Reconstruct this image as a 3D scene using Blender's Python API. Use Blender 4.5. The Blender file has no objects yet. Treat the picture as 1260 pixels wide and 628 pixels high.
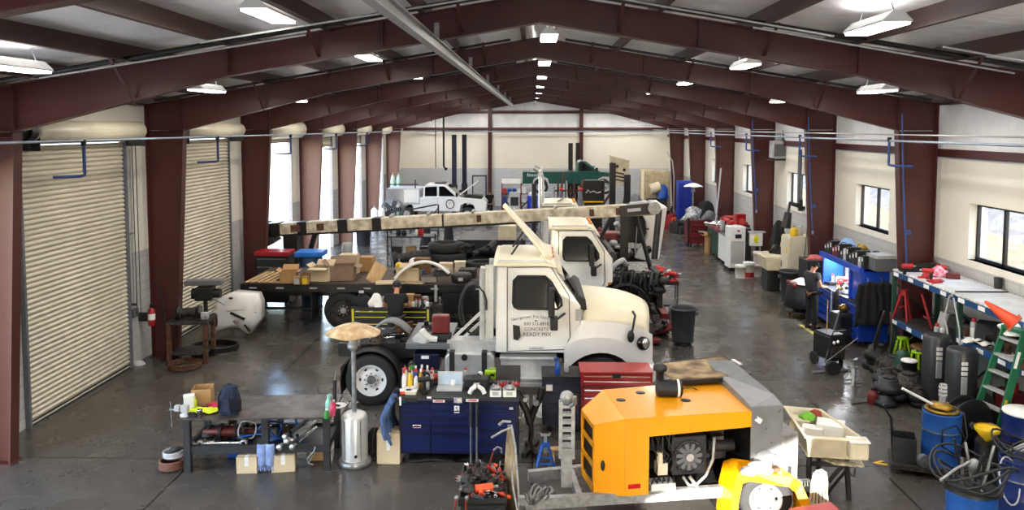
import bpy, math, random
from mathutils import Vector, Matrix, Euler
C = bpy.context.scene.collection
PI = math.pi
rnd = random.Random(7)
# ---------------------------------------------------------------- camera model (used to read real positions)
FPX, PCX, PCY, CAMH = 980., 630., 227., 5.4
TH = math.atan(70/980.); PS = math.atan(26/980.)
def ray(x, y):
    a = (x-PCX)/FPX; b = -(y-PCY)/FPX
    fy = math.cos(TH)+b*math.sin(TH); fz = -math.sin(TH)+b*math.cos(TH)
    return Vector((a*math.cos(PS)-fy*math.sin(PS), fy*math.cos(PS)+a*math.sin(PS), fz))
def F(x, y, z=0.):
    d = ray(x, y); t = (z-CAMH)/d.z
    return Vector((d.x*t, d.y*t, z))
def G(x, y, Y):
    d = ray(x, y); t = Y/d.y
    return Vector((d.x*t, Y, CAMH+d.z*t))
def WX(x, y, X):
    d = ray(x, y); t = X/d.x
    return Vector((X, d.y*t, CAMH+d.z*t))
cam = bpy.data.cameras.new('camera'); camo = bpy.data.objects.new('camera', cam); C.objects.link(camo)
camo.location = (0, 0, CAMH); camo.rotation_euler = (PI/2-TH, 0, PS)
cam.sensor_width = 36; cam.lens = FPX/1260*36; cam.clip_end = 500; cam.clip_start = .1
cam.shift_x = 0; cam.shift_y = -(314-PCY)/1260.
bpy.context.scene.camera = camo
# ---------------------------------------------------------------- materials
def lin(c):
    if isinstance(c, str): c = tuple(int(c[i:i+2], 16)/255 for i in (0, 2, 4))
    return tuple((v/12.92 if v <= .04045 else ((v+.055)/1.055)**2.4) for v in c)+(1,)
MATS = {}
def mat(name, col, rough=.5, metal=0., var=.25, scale=6., col2=None, bump=0., bscale=None, spec=.5, emit=0, coat=0, detail=6.):
    if name in MATS: return MATS[name]
    m = bpy.data.materials.new(name); m.use_nodes = True; nt = m.node_tree; N = nt.nodes; L = nt.links
    b = N['Principled BSDF']; c = lin(col)
    c2 = lin(col2) if col2 else tuple(v*(1-var) for v in c[:3])+(1,)
    tc = N.new('ShaderNodeTexCoord'); no = N.new('ShaderNodeTexNoise'); no.inputs['Scale'].default_value = scale
    no.inputs['Detail'].default_value = detail; L.new(tc.outputs['Object'], no.inputs['Vector'])
    r = N.new('ShaderNodeValToRGB'); r.color_ramp.elements[0].position = .38; r.color_ramp.elements[1].position = .62
    r.color_ramp.elements[0].color = c2; r.color_ramp.elements[1].color = c
    L.new(no.outputs['Fac'], r.inputs['Fac']); L.new(r.outputs['Color'], b.inputs['Base Color'])
    b.inputs['Roughness'].default_value = rough; b.inputs['Metallic'].default_value = metal
    b.inputs['Specular IOR Level'].default_value = spec
    if coat: b.inputs['Coat Weight'].default_value = coat; b.inputs['Coat Roughness'].default_value = .08
    if emit:
        b.inputs['Emission Color'].default_value = c; b.inputs['Emission Strength'].default_value = emit
    if bump:
        n2 = N.new('ShaderNodeTexNoise'); n2.inputs['Scale'].default_value = bscale or scale*3; L.new(tc.outputs['Object'], n2.inputs['Vector'])
        bp = N.new('ShaderNodeBump'); bp.inputs['Strength'].default_value = bump; bp.inputs['Distance'].default_value = .03
        L.new(n2.outputs['Fac'], bp.inputs['Height']); L.new(bp.outputs['Normal'], b.inputs['Normal'])
    MATS[name] = m
    return m
def glass_mat(name, tint=(.8, .85, .9), rough=.02, fac=.12):
    if name in MATS: return MATS[name]
    m = bpy.data.materials.new(name); m.use_nodes = True; nt = m.node_tree; N = nt.nodes; L = nt.links
    N.remove(N['Principled BSDF']); o = N['Material Output']
    t = N.new('ShaderNodeBsdfTransparent'); t.inputs['Color'].default_value = tint+(1,)
    g = N.new('ShaderNodeBsdfGlossy'); g.inputs['Roughness'].default_value = rough
    lw = N.new('ShaderNodeLayerWeight'); lw.inputs['Blend'].default_value = .3
    mp = N.new('ShaderNodeMath'); mp.operation = 'MULTIPLY_ADD'; mp.inputs[1].default_value = .5; mp.inputs[2].default_value = fac
    mx = N.new('ShaderNodeMixShader'); L.new(lw.outputs['Fresnel'], mp.inputs[0]); L.new(mp.outputs[0], mx.inputs['Fac'])
    L.new(t.outputs[0], mx.inputs[1]); L.new(g.outputs[0], mx.inputs[2]); L.new(mx.outputs[0], o.inputs['Surface'])
    MATS[name] = m; return m
def brick_mat(name, c1, c2, mortar, w=.4, h=.2, rough=.8, axis='YZ', msize=.012):
    m = bpy.data.materials.new(name); m.use_nodes = True; nt = m.node_tree; N = nt.nodes; L = nt.links; b = N['Principled BSDF']
    tc = N.new('ShaderNodeTexCoord'); sx = N.new('ShaderNodeSeparateXYZ'); cb = N.new('ShaderNodeCombineXYZ'); L.new(tc.outputs['Object'], sx.inputs[0])
    L.new(sx.outputs[axis[0]], cb.inputs['X']); L.new(sx.outputs[axis[1]], cb.inputs['Y'])
    br = N.new('ShaderNodeTexBrick'); L.new(cb.outputs[0], br.inputs['Vector']); br.inputs['Scale'].default_value = 1
    br.inputs['Color1'].default_value = lin(c1); br.inputs['Color2'].default_value = lin(c2); br.inputs['Mortar'].default_value = lin(mortar)
    br.inputs['Brick Width'].default_value = w; br.inputs['Row Height'].default_value = h; br.inputs['Mortar Size'].default_value = msize
    L.new(br.outputs['Color'], b.inputs['Base Color']); b.inputs['Roughness'].default_value = rough
    MATS[name] = m; return m
def floor_mat():
    m = bpy.data.materials.new('polished_concrete'); m.use_nodes = True; nt = m.node_tree; N = nt.nodes; L = nt.links; b = N['Principled BSDF']
    tc = N.new('ShaderNodeTexCoord')
    def noise(s, d, lo, hi, a, c):
        n = N.new('ShaderNodeTexNoise'); n.inputs['Scale'].default_value = s; n.inputs['Detail'].default_value = d; L.new(tc.outputs['Object'], n.inputs['Vector'])
        r = N.new('ShaderNodeValToRGB'); r.color_ramp.elements[0].position = lo; r.color_ramp.elements[1].position = hi
        r.color_ramp.elements[0].color = a; r.color_ramp.elements[1].color = c; L.new(n.outputs['Fac'], r.inputs['Fac']); return r
    r1 = noise(.35, 8, .35, .65, lin('484643'), lin('595651')); r2 = noise(2.2, 10, .35, .7, (.8, .79, .78, 1), (1.05, 1.04, 1.02, 1)); r3 = noise(9, 8, .25, .55, (.84, .83, .82, 1), (1, 1, 1, 1))
    def mul(a, c):
        x = N.new('ShaderNodeMix'); x.data_type = 'RGBA'; x.blend_type = 'MULTIPLY'; x.inputs['Factor'].default_value = 1
        L.new(a, x.inputs['A']); L.new(c, x.inputs['B']); return x.outputs['Result']
    col = mul(mul(r1.outputs['Color'], r2.outputs['Color']), r3.outputs['Color'])
    # saw-cut joints
    sx = N.new('ShaderNodeSeparateXYZ'); L.new(tc.outputs['Object'], sx.inputs[0])
    def joint(out, period, off):
        a = N.new('ShaderNodeMath'); a.operation = 'ADD'; a.inputs[1].default_value = off+100*period; L.new(out, a.inputs[0])
        w = N.new('ShaderNodeMath'); w.operation = 'PINGPONG'; w.inputs[1].default_value = period/2; L.new(a.outputs[0], w.inputs[0])
        g = N.new('ShaderNodeMath'); g.operation = 'GREATER_THAN'; g.inputs[1].default_value = .018; L.new(w.outputs[0], g.inputs[0]); return g.outputs[0]
    j = N.new('ShaderNodeMath'); j.operation = 'MINIMUM'; L.new(joint(sx.outputs['X'], 5.5, 0), j.inputs[0]); L.new(joint(sx.outputs['Y'], 3.35, -12.5), j.inputs[1])
    jr = N.new('ShaderNodeValToRGB'); jr.color_ramp.elements[0].color = (.22, .21, .2, 1); L.new(j.outputs[0], jr.inputs['Fac'])
    L.new(mul(col, jr.outputs['Color']), b.inputs['Base Color'])
    rr = noise(1.3, 8, .3, .7, (.16, .16, .16, 1), (.36, .36, .36, 1)); L.new(rr.outputs['Color'], b.inputs['Roughness'])
    b.inputs['Specular IOR Level'].default_value = .5
    n = N.new('ShaderNodeTexNoise'); n.inputs['Scale'].default_value = 1.7; L.new(tc.outputs['Object'], n.inputs['Vector'])
    bp = N.new('ShaderNodeBump'); bp.inputs['Strength'].default_value = .12; bp.inputs['Distance'].default_value = .02; L.new(n.outputs['Fac'], bp.inputs['Height']); L.new(bp.outputs['Normal'], b.inputs['Normal'])
    MATS['floor'] = m; return m
M_RED = mat('oxide_red_steel', '4a201e', .45, var=.15, scale=2)
M_REDD = mat('bronze_purlin_steel', '4a3530', .5, var=.15, scale=2)
M_INS = mat('white_vinyl_insulation', 'f4f5f8', .28, var=.12, scale=1.5, bump=.9, bscale=4)
M_LINER = mat('white_liner_panel', 'e9e6da', .5, var=.04, scale=.8)
M_SLAT = mat('cream_door_slats', 'cdc6b4', .42, var=.1, scale=1.2)
M_BLK = mat('black_steel', '161618', .45, var=.3)
M_BLKP = mat('black_plastic', '1b1c1f', .55, var=.2)
M_RUB = mat('tyre_rubber', '232426', .75, var=.25, scale=12)
M_WHT = mat('white_truck_paint', 'e8e8e6', .25, var=.06, scale=2, coat=.4)
M_CREAM = mat('sun_faded_white_paint', 'e6dfc6', .35, var=.08, scale=3)
M_GAL = mat('galvanised_steel', 'a4a6a6', .42, .45, var=.3, scale=14)
M_STEEL = mat('bare_steel', '9a9c9e', .35, .6, var=.3, scale=10)
M_CHROME = mat('chrome', 'dcdee0', .16, .8, var=.05)
M_ALU = mat('aluminium', 'd2d4d4', .36, .45, var=.12, scale=8)
M_DGREY = mat('dark_grey_steel', '35373c', .5, .3, var=.3)
M_GREY = mat('mid_grey_paint', '66696e', .45, var=.15)
M_LGREY = mat('light_grey_paint', 'b4b6b8', .5, var=.12)
M_NAVY = mat('navy_enamel', '0d1c52', .28, var=.18, scale=3, coat=.3)
M_NAVYD = mat('dark_navy_enamel', '0a1230', .35, var=.18, scale=3)
M_BLUE = mat('blue_paint', '1550a8', .4, var=.2)
M_BLUEP = mat('blue_drum_paint', '1a56a8', .42, var=.25, scale=5)
M_RED2 = mat('red_enamel', 'a31a24', .35, var=.2, scale=4)
M_REDP = mat('red_plastic', 'c22a2e', .45, var=.15)
M_MAROON = mat('maroon_enamel', '701d22', .42, var=.2)
M_YEL = mat('yellow_hood_paint', 'f2a208', .32, var=.05, scale=2, coat=.3)
M_YELP = mat('yellow_plastic', 'e8c21c', .45, var=.12)
M_LIME = mat('lime_plastic', 'a8d81c', .5, var=.12)
M_HIVIS = mat('hi_vis_cloth', 'd8ec28', .85, var=.15, bump=.3)
M_ORANGE = mat('orange_plastic', 'e8562a', .5, var=.12)
M_GREEN = mat('green_fibreglass', '1d6a48', .45, var=.15)
M_TEAL = mat('green_truck_paint', '0e4a44', .3, var=.1, coat=.3)
M_CARD = mat('cardboard', 'b08a5c', .85, var=.14, scale=3)
M_CARDL = mat('pale_cardboard', 'cdbb9c', .85, var=.12, scale=3)
M_WOOD = mat('worn_plywood', 'b39a72', .7, scale=3, col2='5a4632', bump=.2)
M_WOODL = mat('pale_timber', 'c9a878', .7, var=.25, scale=5)
M_DECK = mat('dark_timber_deck', '4a3a30', .7, var=.35, scale=3)
M_GREASE = mat('greasy_engine_metal', '2a2a2b', .5, .4, scale=14, col2='0d0d0e', bump=.5)
M_GREASE2 = mat('oily_cast_iron', '4a4644', .55, .4, scale=18, col2='1d1a18', bump=.5)
M_RUST = mat('rusty_steel', '6e4630', .8, .2, scale=14, col2='3a2a24', bump=.3)
M_CLOTHK = mat('black_cloth', '15161a', .9, var=.3, bump=.4)
M_CLOTHN = mat('navy_cloth', '1d2740', .9, var=.3, bump=.4)
M_CLOTHB = mat('blue_denim_cloth', '4a6492', .9, var=.4, scale=9, bump=.4)
M_CLOTHG = mat('charcoal_cloth', '34363c', .9, var=.25, bump=.3)
M_SKIN = mat('skin', 'b98468', .6, var=.08)
M_HAIR = mat('dark_hair', '1c1613', .7, var=.3)
M_TAN = mat('beige_plastic', 'ddd3b8', .5, var=.16, scale=4)
M_PAPER = mat('white_paper', 'eeeeec', .8, var=.06)
M_WPL = mat('white_plastic', 'e6e6e4', .45, var=.08)
M_PINK = mat('pink_plastic', 'd84a78', .45, var=.15)
M_TEALP = mat('pale_teal_plastic', '9adccc', .4, var=.1)
M_GRNP = mat('green_plastic', '2f8a3c', .45, var=.15)
M_AMBER = mat('amber_lens', 'd8801c', .25, var=.1)
M_REDLENS = mat('red_lens', 'c01a20', .2, var=.1)
M_BRASS = mat('brass', 'b08c3c', .35, .8, var=.2)
M_COPPER = mat('copper_red_tools', '9a3a30', .4, .3, var=.4, scale=20)
M_DARKGL = mat('dark_glass', '0c0e10', .06, var=.2, spec=.8)
M_TARP = mat('tan_tarp', 'b8a888', .8, var=.25, scale=4, bump=.5)
M_LED = mat('lamp_diffuser', 'fff6ec', .5, var=0, emit=7)
M_LITE = mat('lit_tool_display', 'e4f0ee', .4, scale=30, col2='4a5a58', emit=.0)
M_GLASS = glass_mat('window_glass', (.95, .97, .98), .02, .05)
M_GLASSD = glass_mat('tinted_vehicle_glass', (.25, .28, .3), .03, .2)
M_FLOOR = floor_mat()
M_BLOCK = brick_mat('grey_block_wall', 'bcbcba', 'b6b6b5', 'a8a8a7')
M_BLOCKX = brick_mat('grey_block_end_wall', 'c8ccd2', 'c2c6cc', 'b4b8be', axis='XZ')
def stripe_mat(name, c1, c2, axis, period, duty=.5, rough=.5, metal=0):
    m = bpy.data.materials.new(name); m.use_nodes = True; nt = m.node_tree; N = nt.nodes; L = nt.links; b = N['Principled BSDF']
    tc = N.new('ShaderNodeTexCoord'); sx = N.new('ShaderNodeSeparateXYZ'); L.new(tc.outputs['Object'], sx.inputs[0])
    a = N.new('ShaderNodeMath'); a.operation = 'FRACT'; d = N.new('ShaderNodeMath'); d.operation = 'DIVIDE'; d.inputs[1].default_value = period
    L.new(sx.outputs[axis], d.inputs[0]); L.new(d.outputs[0], a.inputs[0])
    g = N.new('ShaderNodeMath'); g.operation = 'GREATER_THAN'; g.inputs[1].default_value = duty; L.new(a.outputs[0], g.inputs[0])
    x = N.new('ShaderNodeMix'); x.data_type = 'RGBA'; L.new(g.outputs[0], x.inputs['Factor']); x.inputs['A'].default_value = lin(c1); x.inputs['B'].default_value = lin(c2)
    L.new(x.outputs['Result'], b.inputs['Base Color']); b.inputs['Roughness'].default_value = rough; b.inputs['Metallic'].default_value = metal
    MATS[name] = m; return m
# ---------------------------------------------------------------- mesh builder
def V(*a): return Vector(a)
class MB:
    def __init__(s, m=None): s.v = []; s.f = []; s.mi = []; s.sm = []; s.mats = []; s.m = m
    def _m(s, m):
        m = m or s.m
        if m not in s.mats: s.mats.append(m)
        return s.mats.index(m)
    def add(s, vs, fs, m=None, smooth=False, T=None):
        o = len(s.v); k = s._m(m)
        s.v += [tuple(T @ Vector(p)) if T else tuple(p) for p in vs]
        for f in fs: s.f.append([o+i for i in f]); s.mi.append(k); s.sm.append(smooth)
        return s
    def box(s, x0, x1, y0, y1, z0, z1, m=None, T=None):
        vs = [(x, y, z) for x in (x0, x1) for y in (y0, y1) for z in (z0, z1)]
        return s.add(vs, [(0, 1, 3, 2), (4, 6, 7, 5), (0, 4, 5, 1), (2, 3, 7, 6), (0, 2, 6, 4), (1, 5, 7, 3)], m, False, T)
    def cbox(s, c, d, m=None, rot=None):
        T = Matrix.Translation(c) @ (Euler(rot).to_matrix().to_4x4() if rot else Matrix())
        return s.box(-d[0]/2, d[0]/2, -d[1]/2, d[1]/2, -d[2]/2, d[2]/2, m, T)
    def beam(s, a, b, w, h, m=None, up=(0, 0, 1)):
        a = Vector(a); b = Vector(b); d = (b-a); L = d.length; d.normalize(); up = Vector(up)
        if abs(d.dot(up)) > .99: up = Vector((0, 1, 0))
        r = d.cross(up).normalized(); u = r.cross(d)
        vs = [p+r*w/2*i+u*h/2*j for p in (a, b) for i, j in ((-1, -1), (1, -1), (1, 1), (-1, 1))]
        return s.add(vs, [(3, 2, 1, 0), (4, 5, 6, 7), (0, 1, 5, 4), (1, 2, 6, 5), (2, 3, 7, 6), (3, 0, 4, 7)], m)
    def cyl(s, a, b, r0, r1=None, n=16, m=None, caps=True, smooth=True):
        a = Vector(a); b = Vector(b); r1 = r0 if r1 is None else r1; d = (b-a).normalized()
        u = d.orthogonal().normalized(); w = d.cross(u)
        vs = []
        for p, r in ((a, r0), (b, r1)):
            for i in range(n): t = 2*PI*i/n; vs.append(p+u*r*math.cos(t)+w*r*math.sin(t))
        s.add(vs, [(i, (i+1) % n, n+(i+1) % n, n+i) for i in range(n)], m, smooth)
        if caps: s.add(vs, [tuple(range(n))[::-1], tuple(range(n, 2*n))], m)
        return s
    def tube(s, pts, r, n=8, m=None, closed=False):
        P = [Vector(p) for p in pts]; k = len(P); vs = []; u = None
        for i in range(k):
            t = (P[(i+1) % k]-P[i-1]) if closed else (P[min(i+1, k-1)]-P[max(i-1, 0)])
            t.normalize()
            if u is None: u = t.orthogonal().normalized()
            else:
                u = u-t*u.dot(t)
                u = u.normalized() if u.length > 1e-6 else t.orthogonal().normalized()
            w = t.cross(u)
            for j in range(n): a = 2*PI*j/n; vs.append(P[i]+u*r*math.cos(a)+w*r*math.sin(a))
        fs = []
        for i in range(k if closed else k-1):
            for j in range(n): fs.append((i*n+j, i*n+(j+1) % n, ((i+1) % k)*n+(j+1) % n, ((i+1) % k)*n+j))
        s.add(vs, fs, m, True)
        if not closed: s.add(vs, [tuple(range(n))[::-1], tuple(range((k-1)*n, k*n))], m)
        return s
    def lathe(s, prof, n=24, m=None, c=(0, 0, 0), axis='z', smooth=True, T=None, caps=True):
        vs = []; k = len(prof)
        for r, z in prof:
            for j in range(n):
                a = 2*PI*j/n; x, y = r*math.cos(a), r*math.sin(a)
                p = (x, y, z) if axis == 'z' else ((x, z, y) if axis == 'y' else (z, x, y))
                vs.append((p[0]+c[0], p[1]+c[1], p[2]+c[2]))
        s.add(vs, [(i*n+j, i*n+(j+1) % n, (i+1)*n+(j+1) % n, (i+1)*n+j) for i in range(k-1) for j in range(n)], m, smooth, T)
        if caps:
            fs = []
            if prof[0][0] > 1e-4: fs.append(tuple(range(n))[::-1])
            if prof[-1][0] > 1e-4: fs.append(tuple(range((k-1)*n, k*n)))
            if fs: s.add(vs, fs, m, False, T)
        return s
    def prism(s, poly, axis, a, b, m=None, T=None):
        def P(p, t): return {'x': (t, p[0], p[1]), 'y': (p[0], t, p[1]), 'z': (p[0], p[1], t)}[axis]
        n = len(poly); vs = [P(p, a) for p in poly]+[P(p, b) for p in poly]
        return s.add(vs, [tuple(range(n)), tuple(range(n, 2*n))[::-1]]+[(i, n+i, n+(i+1) % n, (i+1) % n) for i in range(n)], m, False, T)
    def ell(s, c, r, n=12, m=None, T=None, wob=0, seed=0):
        R = random.Random(seed); vs = []; k = max(6, n//2+1)
        r = (r, r, r) if not hasattr(r, '__len__') else r
        for i in range(k+1):
            p = PI*i/k
            for j in range(n):
                a = 2*PI*j/n; q = 1+(R.uniform(-wob, wob) if 0 < i < k else 0)
                vs.append((c[0]+r[0]*q*math.sin(p)*math.cos(a), c[1]+r[1]*q*math.sin(p)*math.sin(a), c[2]+r[2]*q*math.cos(p)))
        return s.add(vs, [(i*n+j, (i+1)*n+j, (i+1)*n+(j+1) % n, i*n+(j+1) % n) for i in range(k) for j in range(n)], m, True, T)
    def grid(s, fn, nu, nv, m=None, smooth=True, closed_u=False):
        vs = [fn(i/nu, j/nv) for i in range(nu+1) for j in range(nv+1)]
        return s.add(vs, [(i*(nv+1)+j, (i+1)*(nv+1)+j, (i+1)*(nv+1)+j+1, i*(nv+1)+j+1) for i in range(nu) for j in range(nv)], m, smooth)
    def quad(s, *p, m=None): return s.add(p, [tuple(range(len(p)))], m)
    def mesh(s, name):
        me = bpy.data.meshes.new(name); me.from_pydata(s.v, [], s.f)
        for m in s.mats: me.materials.append(m)
        me.polygons.foreach_set('material_index', s.mi); me.polygons.foreach_set('use_smooth', s.sm); me.update()
        return me
def bevel(o, w=.01, seg=2):
    b = o.modifiers.new('bevel', 'BEVEL'); b.width = w; b.segments = seg; b.limit_method = 'ANGLE'; b.angle_limit = math.radians(40)
def solid(o, t=.01, off=0):
    b = o.modifiers.new('thickness', 'SOLIDIFY'); b.thickness = t; b.offset = off
def subs(o, n=1):
    b = o.modifiers.new('smooth', 'SUBSURF'); b.levels = n; b.render_levels = n
def tag(o, label, cat=None, group=None, kind=None):
    if label: o['label'] = label
    if cat: o['category'] = cat
    if group: o['group'] = group
    if kind: o['kind'] = kind
    return o
def part(parent, name, mb, label=None, bev=0, sol=0, sub=0, loc=None, rot=None):
    o = bpy.data.objects.new(name, mb.mesh(name)); C.objects.link(o)
    if parent is not None: o.parent = parent
    if loc: o.location = loc
    if rot: o.rotation_euler = rot
    if label: o['label'] = label
    if sol: solid(o, sol)
    if bev: bevel(o, bev)
    if sub: subs(o, sub)
    return o
def thing(name, label, cat, loc=(0, 0, 0), rz=0, group=None, scale=None):
    o = bpy.data.objects.new(name, None); C.objects.link(o); o.empty_display_size = .2
    o.location = loc; o.rotation_euler = (0, 0, rz) if not hasattr(rz, '__len__') else rz
    if scale: o.scale = (scale,)*3 if not hasattr(scale, '__len__') else scale
    return tag(o, label, cat, group)
def one(name, label, cat, mb, loc=(0, 0, 0), rz=0, group=None, bev=0, sol=0, sub=0, kind=None):
    o = part(None, name, mb, None, bev, sol, sub, loc, (0, 0, rz) if not hasattr(rz, '__len__') else rz)
    return tag(o, label, cat, group, kind)
def struct(name, mb, parent=None, bev=0, label=None):
    o = part(parent, name, mb, label, bev)
    if parent is None: o['kind'] = 'structure'
    return o
def dup(root, loc, rz=None, label=None, group=None, scale=None):
    r = root.copy(); C.objects.link(r); r.location = loc
    if rz is not None: r.rotation_euler = (0, 0, rz) if not hasattr(rz, '__len__') else rz
    if label: r['label'] = label
    if group: r['group'] = group
    if scale: r.scale = (scale,)*3 if not hasattr(scale, '__len__') else scale
    for ch in list(root.children):
        c = ch.copy(); C.objects.link(c); c.parent = r
        for g in ch.children:
            d = g.copy(); C.objects.link(d); d.parent = c
    return r
def text_part(parent, name, body, size, loc, rot, m, extr=.002, align="CENTER", top=None):
    c = bpy.data.curves.new(name, 'FONT'); c.body = body; c.size = size; c.extrude = extr; c.align_x = align; c.align_y = 'CENTER'
    c.materials.append(m)
    tmp = bpy.data.objects.new(name, c); me = bpy.data.meshes.new_from_object(tmp); bpy.data.objects.remove(tmp); me.materials.clear(); me.materials.append(m)
    o = bpy.data.objects.new(name, me); C.objects.link(o); o.location = loc; o.rotation_euler = rot
    if parent is not None: o.parent = parent
    return o
# ================================================================= the building
WL, WR, YE, RX = -9.1, 9.25, 54.6, .1
FR = [6.2, 12.3, 18.3, 24.35, 30.4, 36.4, 42.5, 48.5]
DOORS = [1.7, 7.7, 13.77, 19.82, 25.87, 31.92, 37.97, 44.0]      # near jamb of each roller door, 3.6 wide
DW, DH = 3.6, 5.07
def zroof(x): return 7.66-.1667*abs(x-RX)
def ztop(x): return 7.43-.1667*abs(x-RX)
mb = MB(M_FLOOR); mb.box(-9.4, 9.6, -3.2, YE+.3, -.15, 0); struct('floor', mb)
# ceiling: vinyl-faced insulation sagging between purlins, under a metal roof sheet
mb = MB(M_INS); PX = [RX+s*(.35+1.45*i) for s in (-1, 1) for i in range(7)]
for s in (-1, 1):
    xs = [RX]+[RX+s*(.35+1.45*i) for i in range(7)]
    for a, b in zip(xs, xs[1:]):
        ny = 60
        def fn(u, v, a=a, b=b):
            x = a+(b-a)*u; y = -3+(YE+3)*v
            return (x, y, zroof(x)-.05*math.sin(PI*u)-.012*math.sin(y*9+x*3)*math.sin(PI*u))
        mb.grid(fn, 6, ny)
mb.add([(RX+s*9.6, y, zroof(RX+s*9.6)+dz) if s else (RX, y, zroof(RX)+dz) for dz in (.06, .1) for y in (-3.2, YE+.3) for s in (-1, 0, 1)],
       [(0, 1, 4, 3), (1, 2, 5, 4), (6, 9, 10, 7), (7, 10, 11, 8)], M_GREY)
struct('ceiling', mb)
for i, x in enumerate(PX):
    mb = MB(M_REDD); z = zroof(x); s = 1 if x > RX else -1
    mb.box(x-.012, x+.012, -3, YE, z-.25, z); mb.box(min(x, x+s*.07), max(x, x+s*.07), -3, YE, z-.012, z); mb.box(min(x, x-s*.07), max(x, x-s*.09), -3, YE, z-.25, z-.235)
    struct('roof_purlin', mb)
for k, Y in enumerate(FR):
    for s in (-1, 1):
        xo, xb, xt = (WL+.15, WL+.72, WL+1.02) if s < 0 else (WR-.15, WR-.72, WR-1.02)
        zk = 5.34; zt = ztop(xo)
        mb = MB(M_RED); mb.prism([(xo, 0), (xb, 0), (xt, zk-.02), (xo, zk-.02)], 'y', Y-.008, Y+.008)
        mb.beam((xb, Y, 0), (xt, Y, zk), .22, .025, up=(s, 0, 0)); mb.beam((xo, Y, 0), (xo, Y, zt), .22, .025, up=(s, 0, 0))
        mb.beam((xt, Y, zk-.1), (xo, Y, zk-.1), .2, .015); mb.beam((xt, Y, zk), (xt, Y, ztop(xt)), .2, .015, up=(s, 0, 0))
        mb.cbox(((xo+xb)/2, Y, .012), (abs(xo-xb)+.1, .3, .024))
        struct('steel_column', mb)
        mb = MB(M_RED); xm = RX+s*4.8
        bot = [(xt, zk), (xm, 6.2), (RX, 7.0)]; top = [(RX, ztop(RX)), (xo, zt)]
        mb.prism([(xo, zk)]+bot+top, 'y', Y-.008, Y+.008)
        mb.beam((xo, Y, zk), (xt, Y, zk), .2, .02)
        for a, b in zip(bot, bot[1:]): mb.beam((a[0], Y, a[1]), (b[0], Y, b[1]), .2, .02)
        mb.beam((top[0][0], Y, top[0][1]), (top[1][0], Y, top[1][1]), .2, .02)
        for xs in (xm, RX+s*2.4): mb.box(xs-.006, xs+.006, Y-.09, Y+.09, 6.2+(RX+s*4.8-xs)*s*.166, ztop(xs))
        for xs in (RX+s*6.3, RX+s*3.4, RX+s*1.2):      # flange braces up to the purlins
            zb = 6.2-(abs(xs-RX)-4.8)*.33 if abs(xs-RX) > 4.8 else 6.2+(4.8-abs(xs-RX))*.166
            mb.beam((xs, Y, zb+.05), (xs, Y-.7, zroof(xs)-.2), .05, .006)
        struct('roof_rafter', mb)
# --- left wall with roller doors
mb = MB(M_LINER)
edges = [-3.2]+[v for d in DOORS for v in (d, d+DW)]+[YE]
for a, b in zip(edges[::2], edges[1::2]):
    mb.box(WL-.2, WL, a, b, 0, 2.55, M_BLOCK); mb.box(WL-.2, WL, a, b, 2.55, 6.2, M_LINER)
for d in DOORS: mb.box(WL-.2, WL, d, d+DW, DH+.02, 6.2)
struct('wall_left', mb)
for i, d in enumerate(DOORS):
    closed = d > 12 and i < 4
    dt = thing('door_%d' % (i+1), None, None, (WL, d, 0)); dt['kind'] = 'structure'
    zb = {2: 0, 3: 0, 4: 4.85, 5: 4.55, 6: 4.6}.get(i, 4.8)
    c = MB(M_SLAT); n = int((DH-zb)/.095)
    pr = []
    for k in range(n):
        z = zb+(DH-zb)*k/n; h = (DH-zb)/n
        pr += [(0, z), (.012, z+h*.08), (.05, z+h*.35), (.056, z+h*.6), (.03, z+h*.92)]
    pr += [(0, DH), (-.03, DH), (-.03, zb)]
    c.prism(pr, 'y', .03, DW-.03); part(dt, 'curtain', c)
    if zb > 0 or 1: part(dt, 'bottom_bar', MB(M_DGREY).box(-.03, .05, .03, DW-.03, zb, zb+.09))
    for y in (-.05, DW-.01):
        t = MB(M_GREY); t.box(-.05, .09, y, y+.06, 0, DH+.1); part(dt, 'door_track', t)
    r = .2 if zb < 1 else .31
    t = MB(M_CREAM); zc = DH+.26
    t.lathe([(.02, -.12), (r*.8, -.1), (r, -.06), (r, DW+.06), (r*.8, DW+.1), (.02, DW+.12)], 24, None, (.36, 0, zc), 'y'); part(dt, 'coil_hood', t)
    t = MB(M_BLKP); t.cyl((.36, -.32, zc), (.36, -.13, zc), .17); t.cyl((.36, -.42, zc-.02), (.36, -.3, zc-.02), .1); part(dt, 'door_motor', t)
    for y in (-.08, DW+.08): part(dt, 'coil_bracket', MB(M_DGREY).box(.0, .5, y-.01, y+.01, zc-.34, zc+.1))
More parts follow.
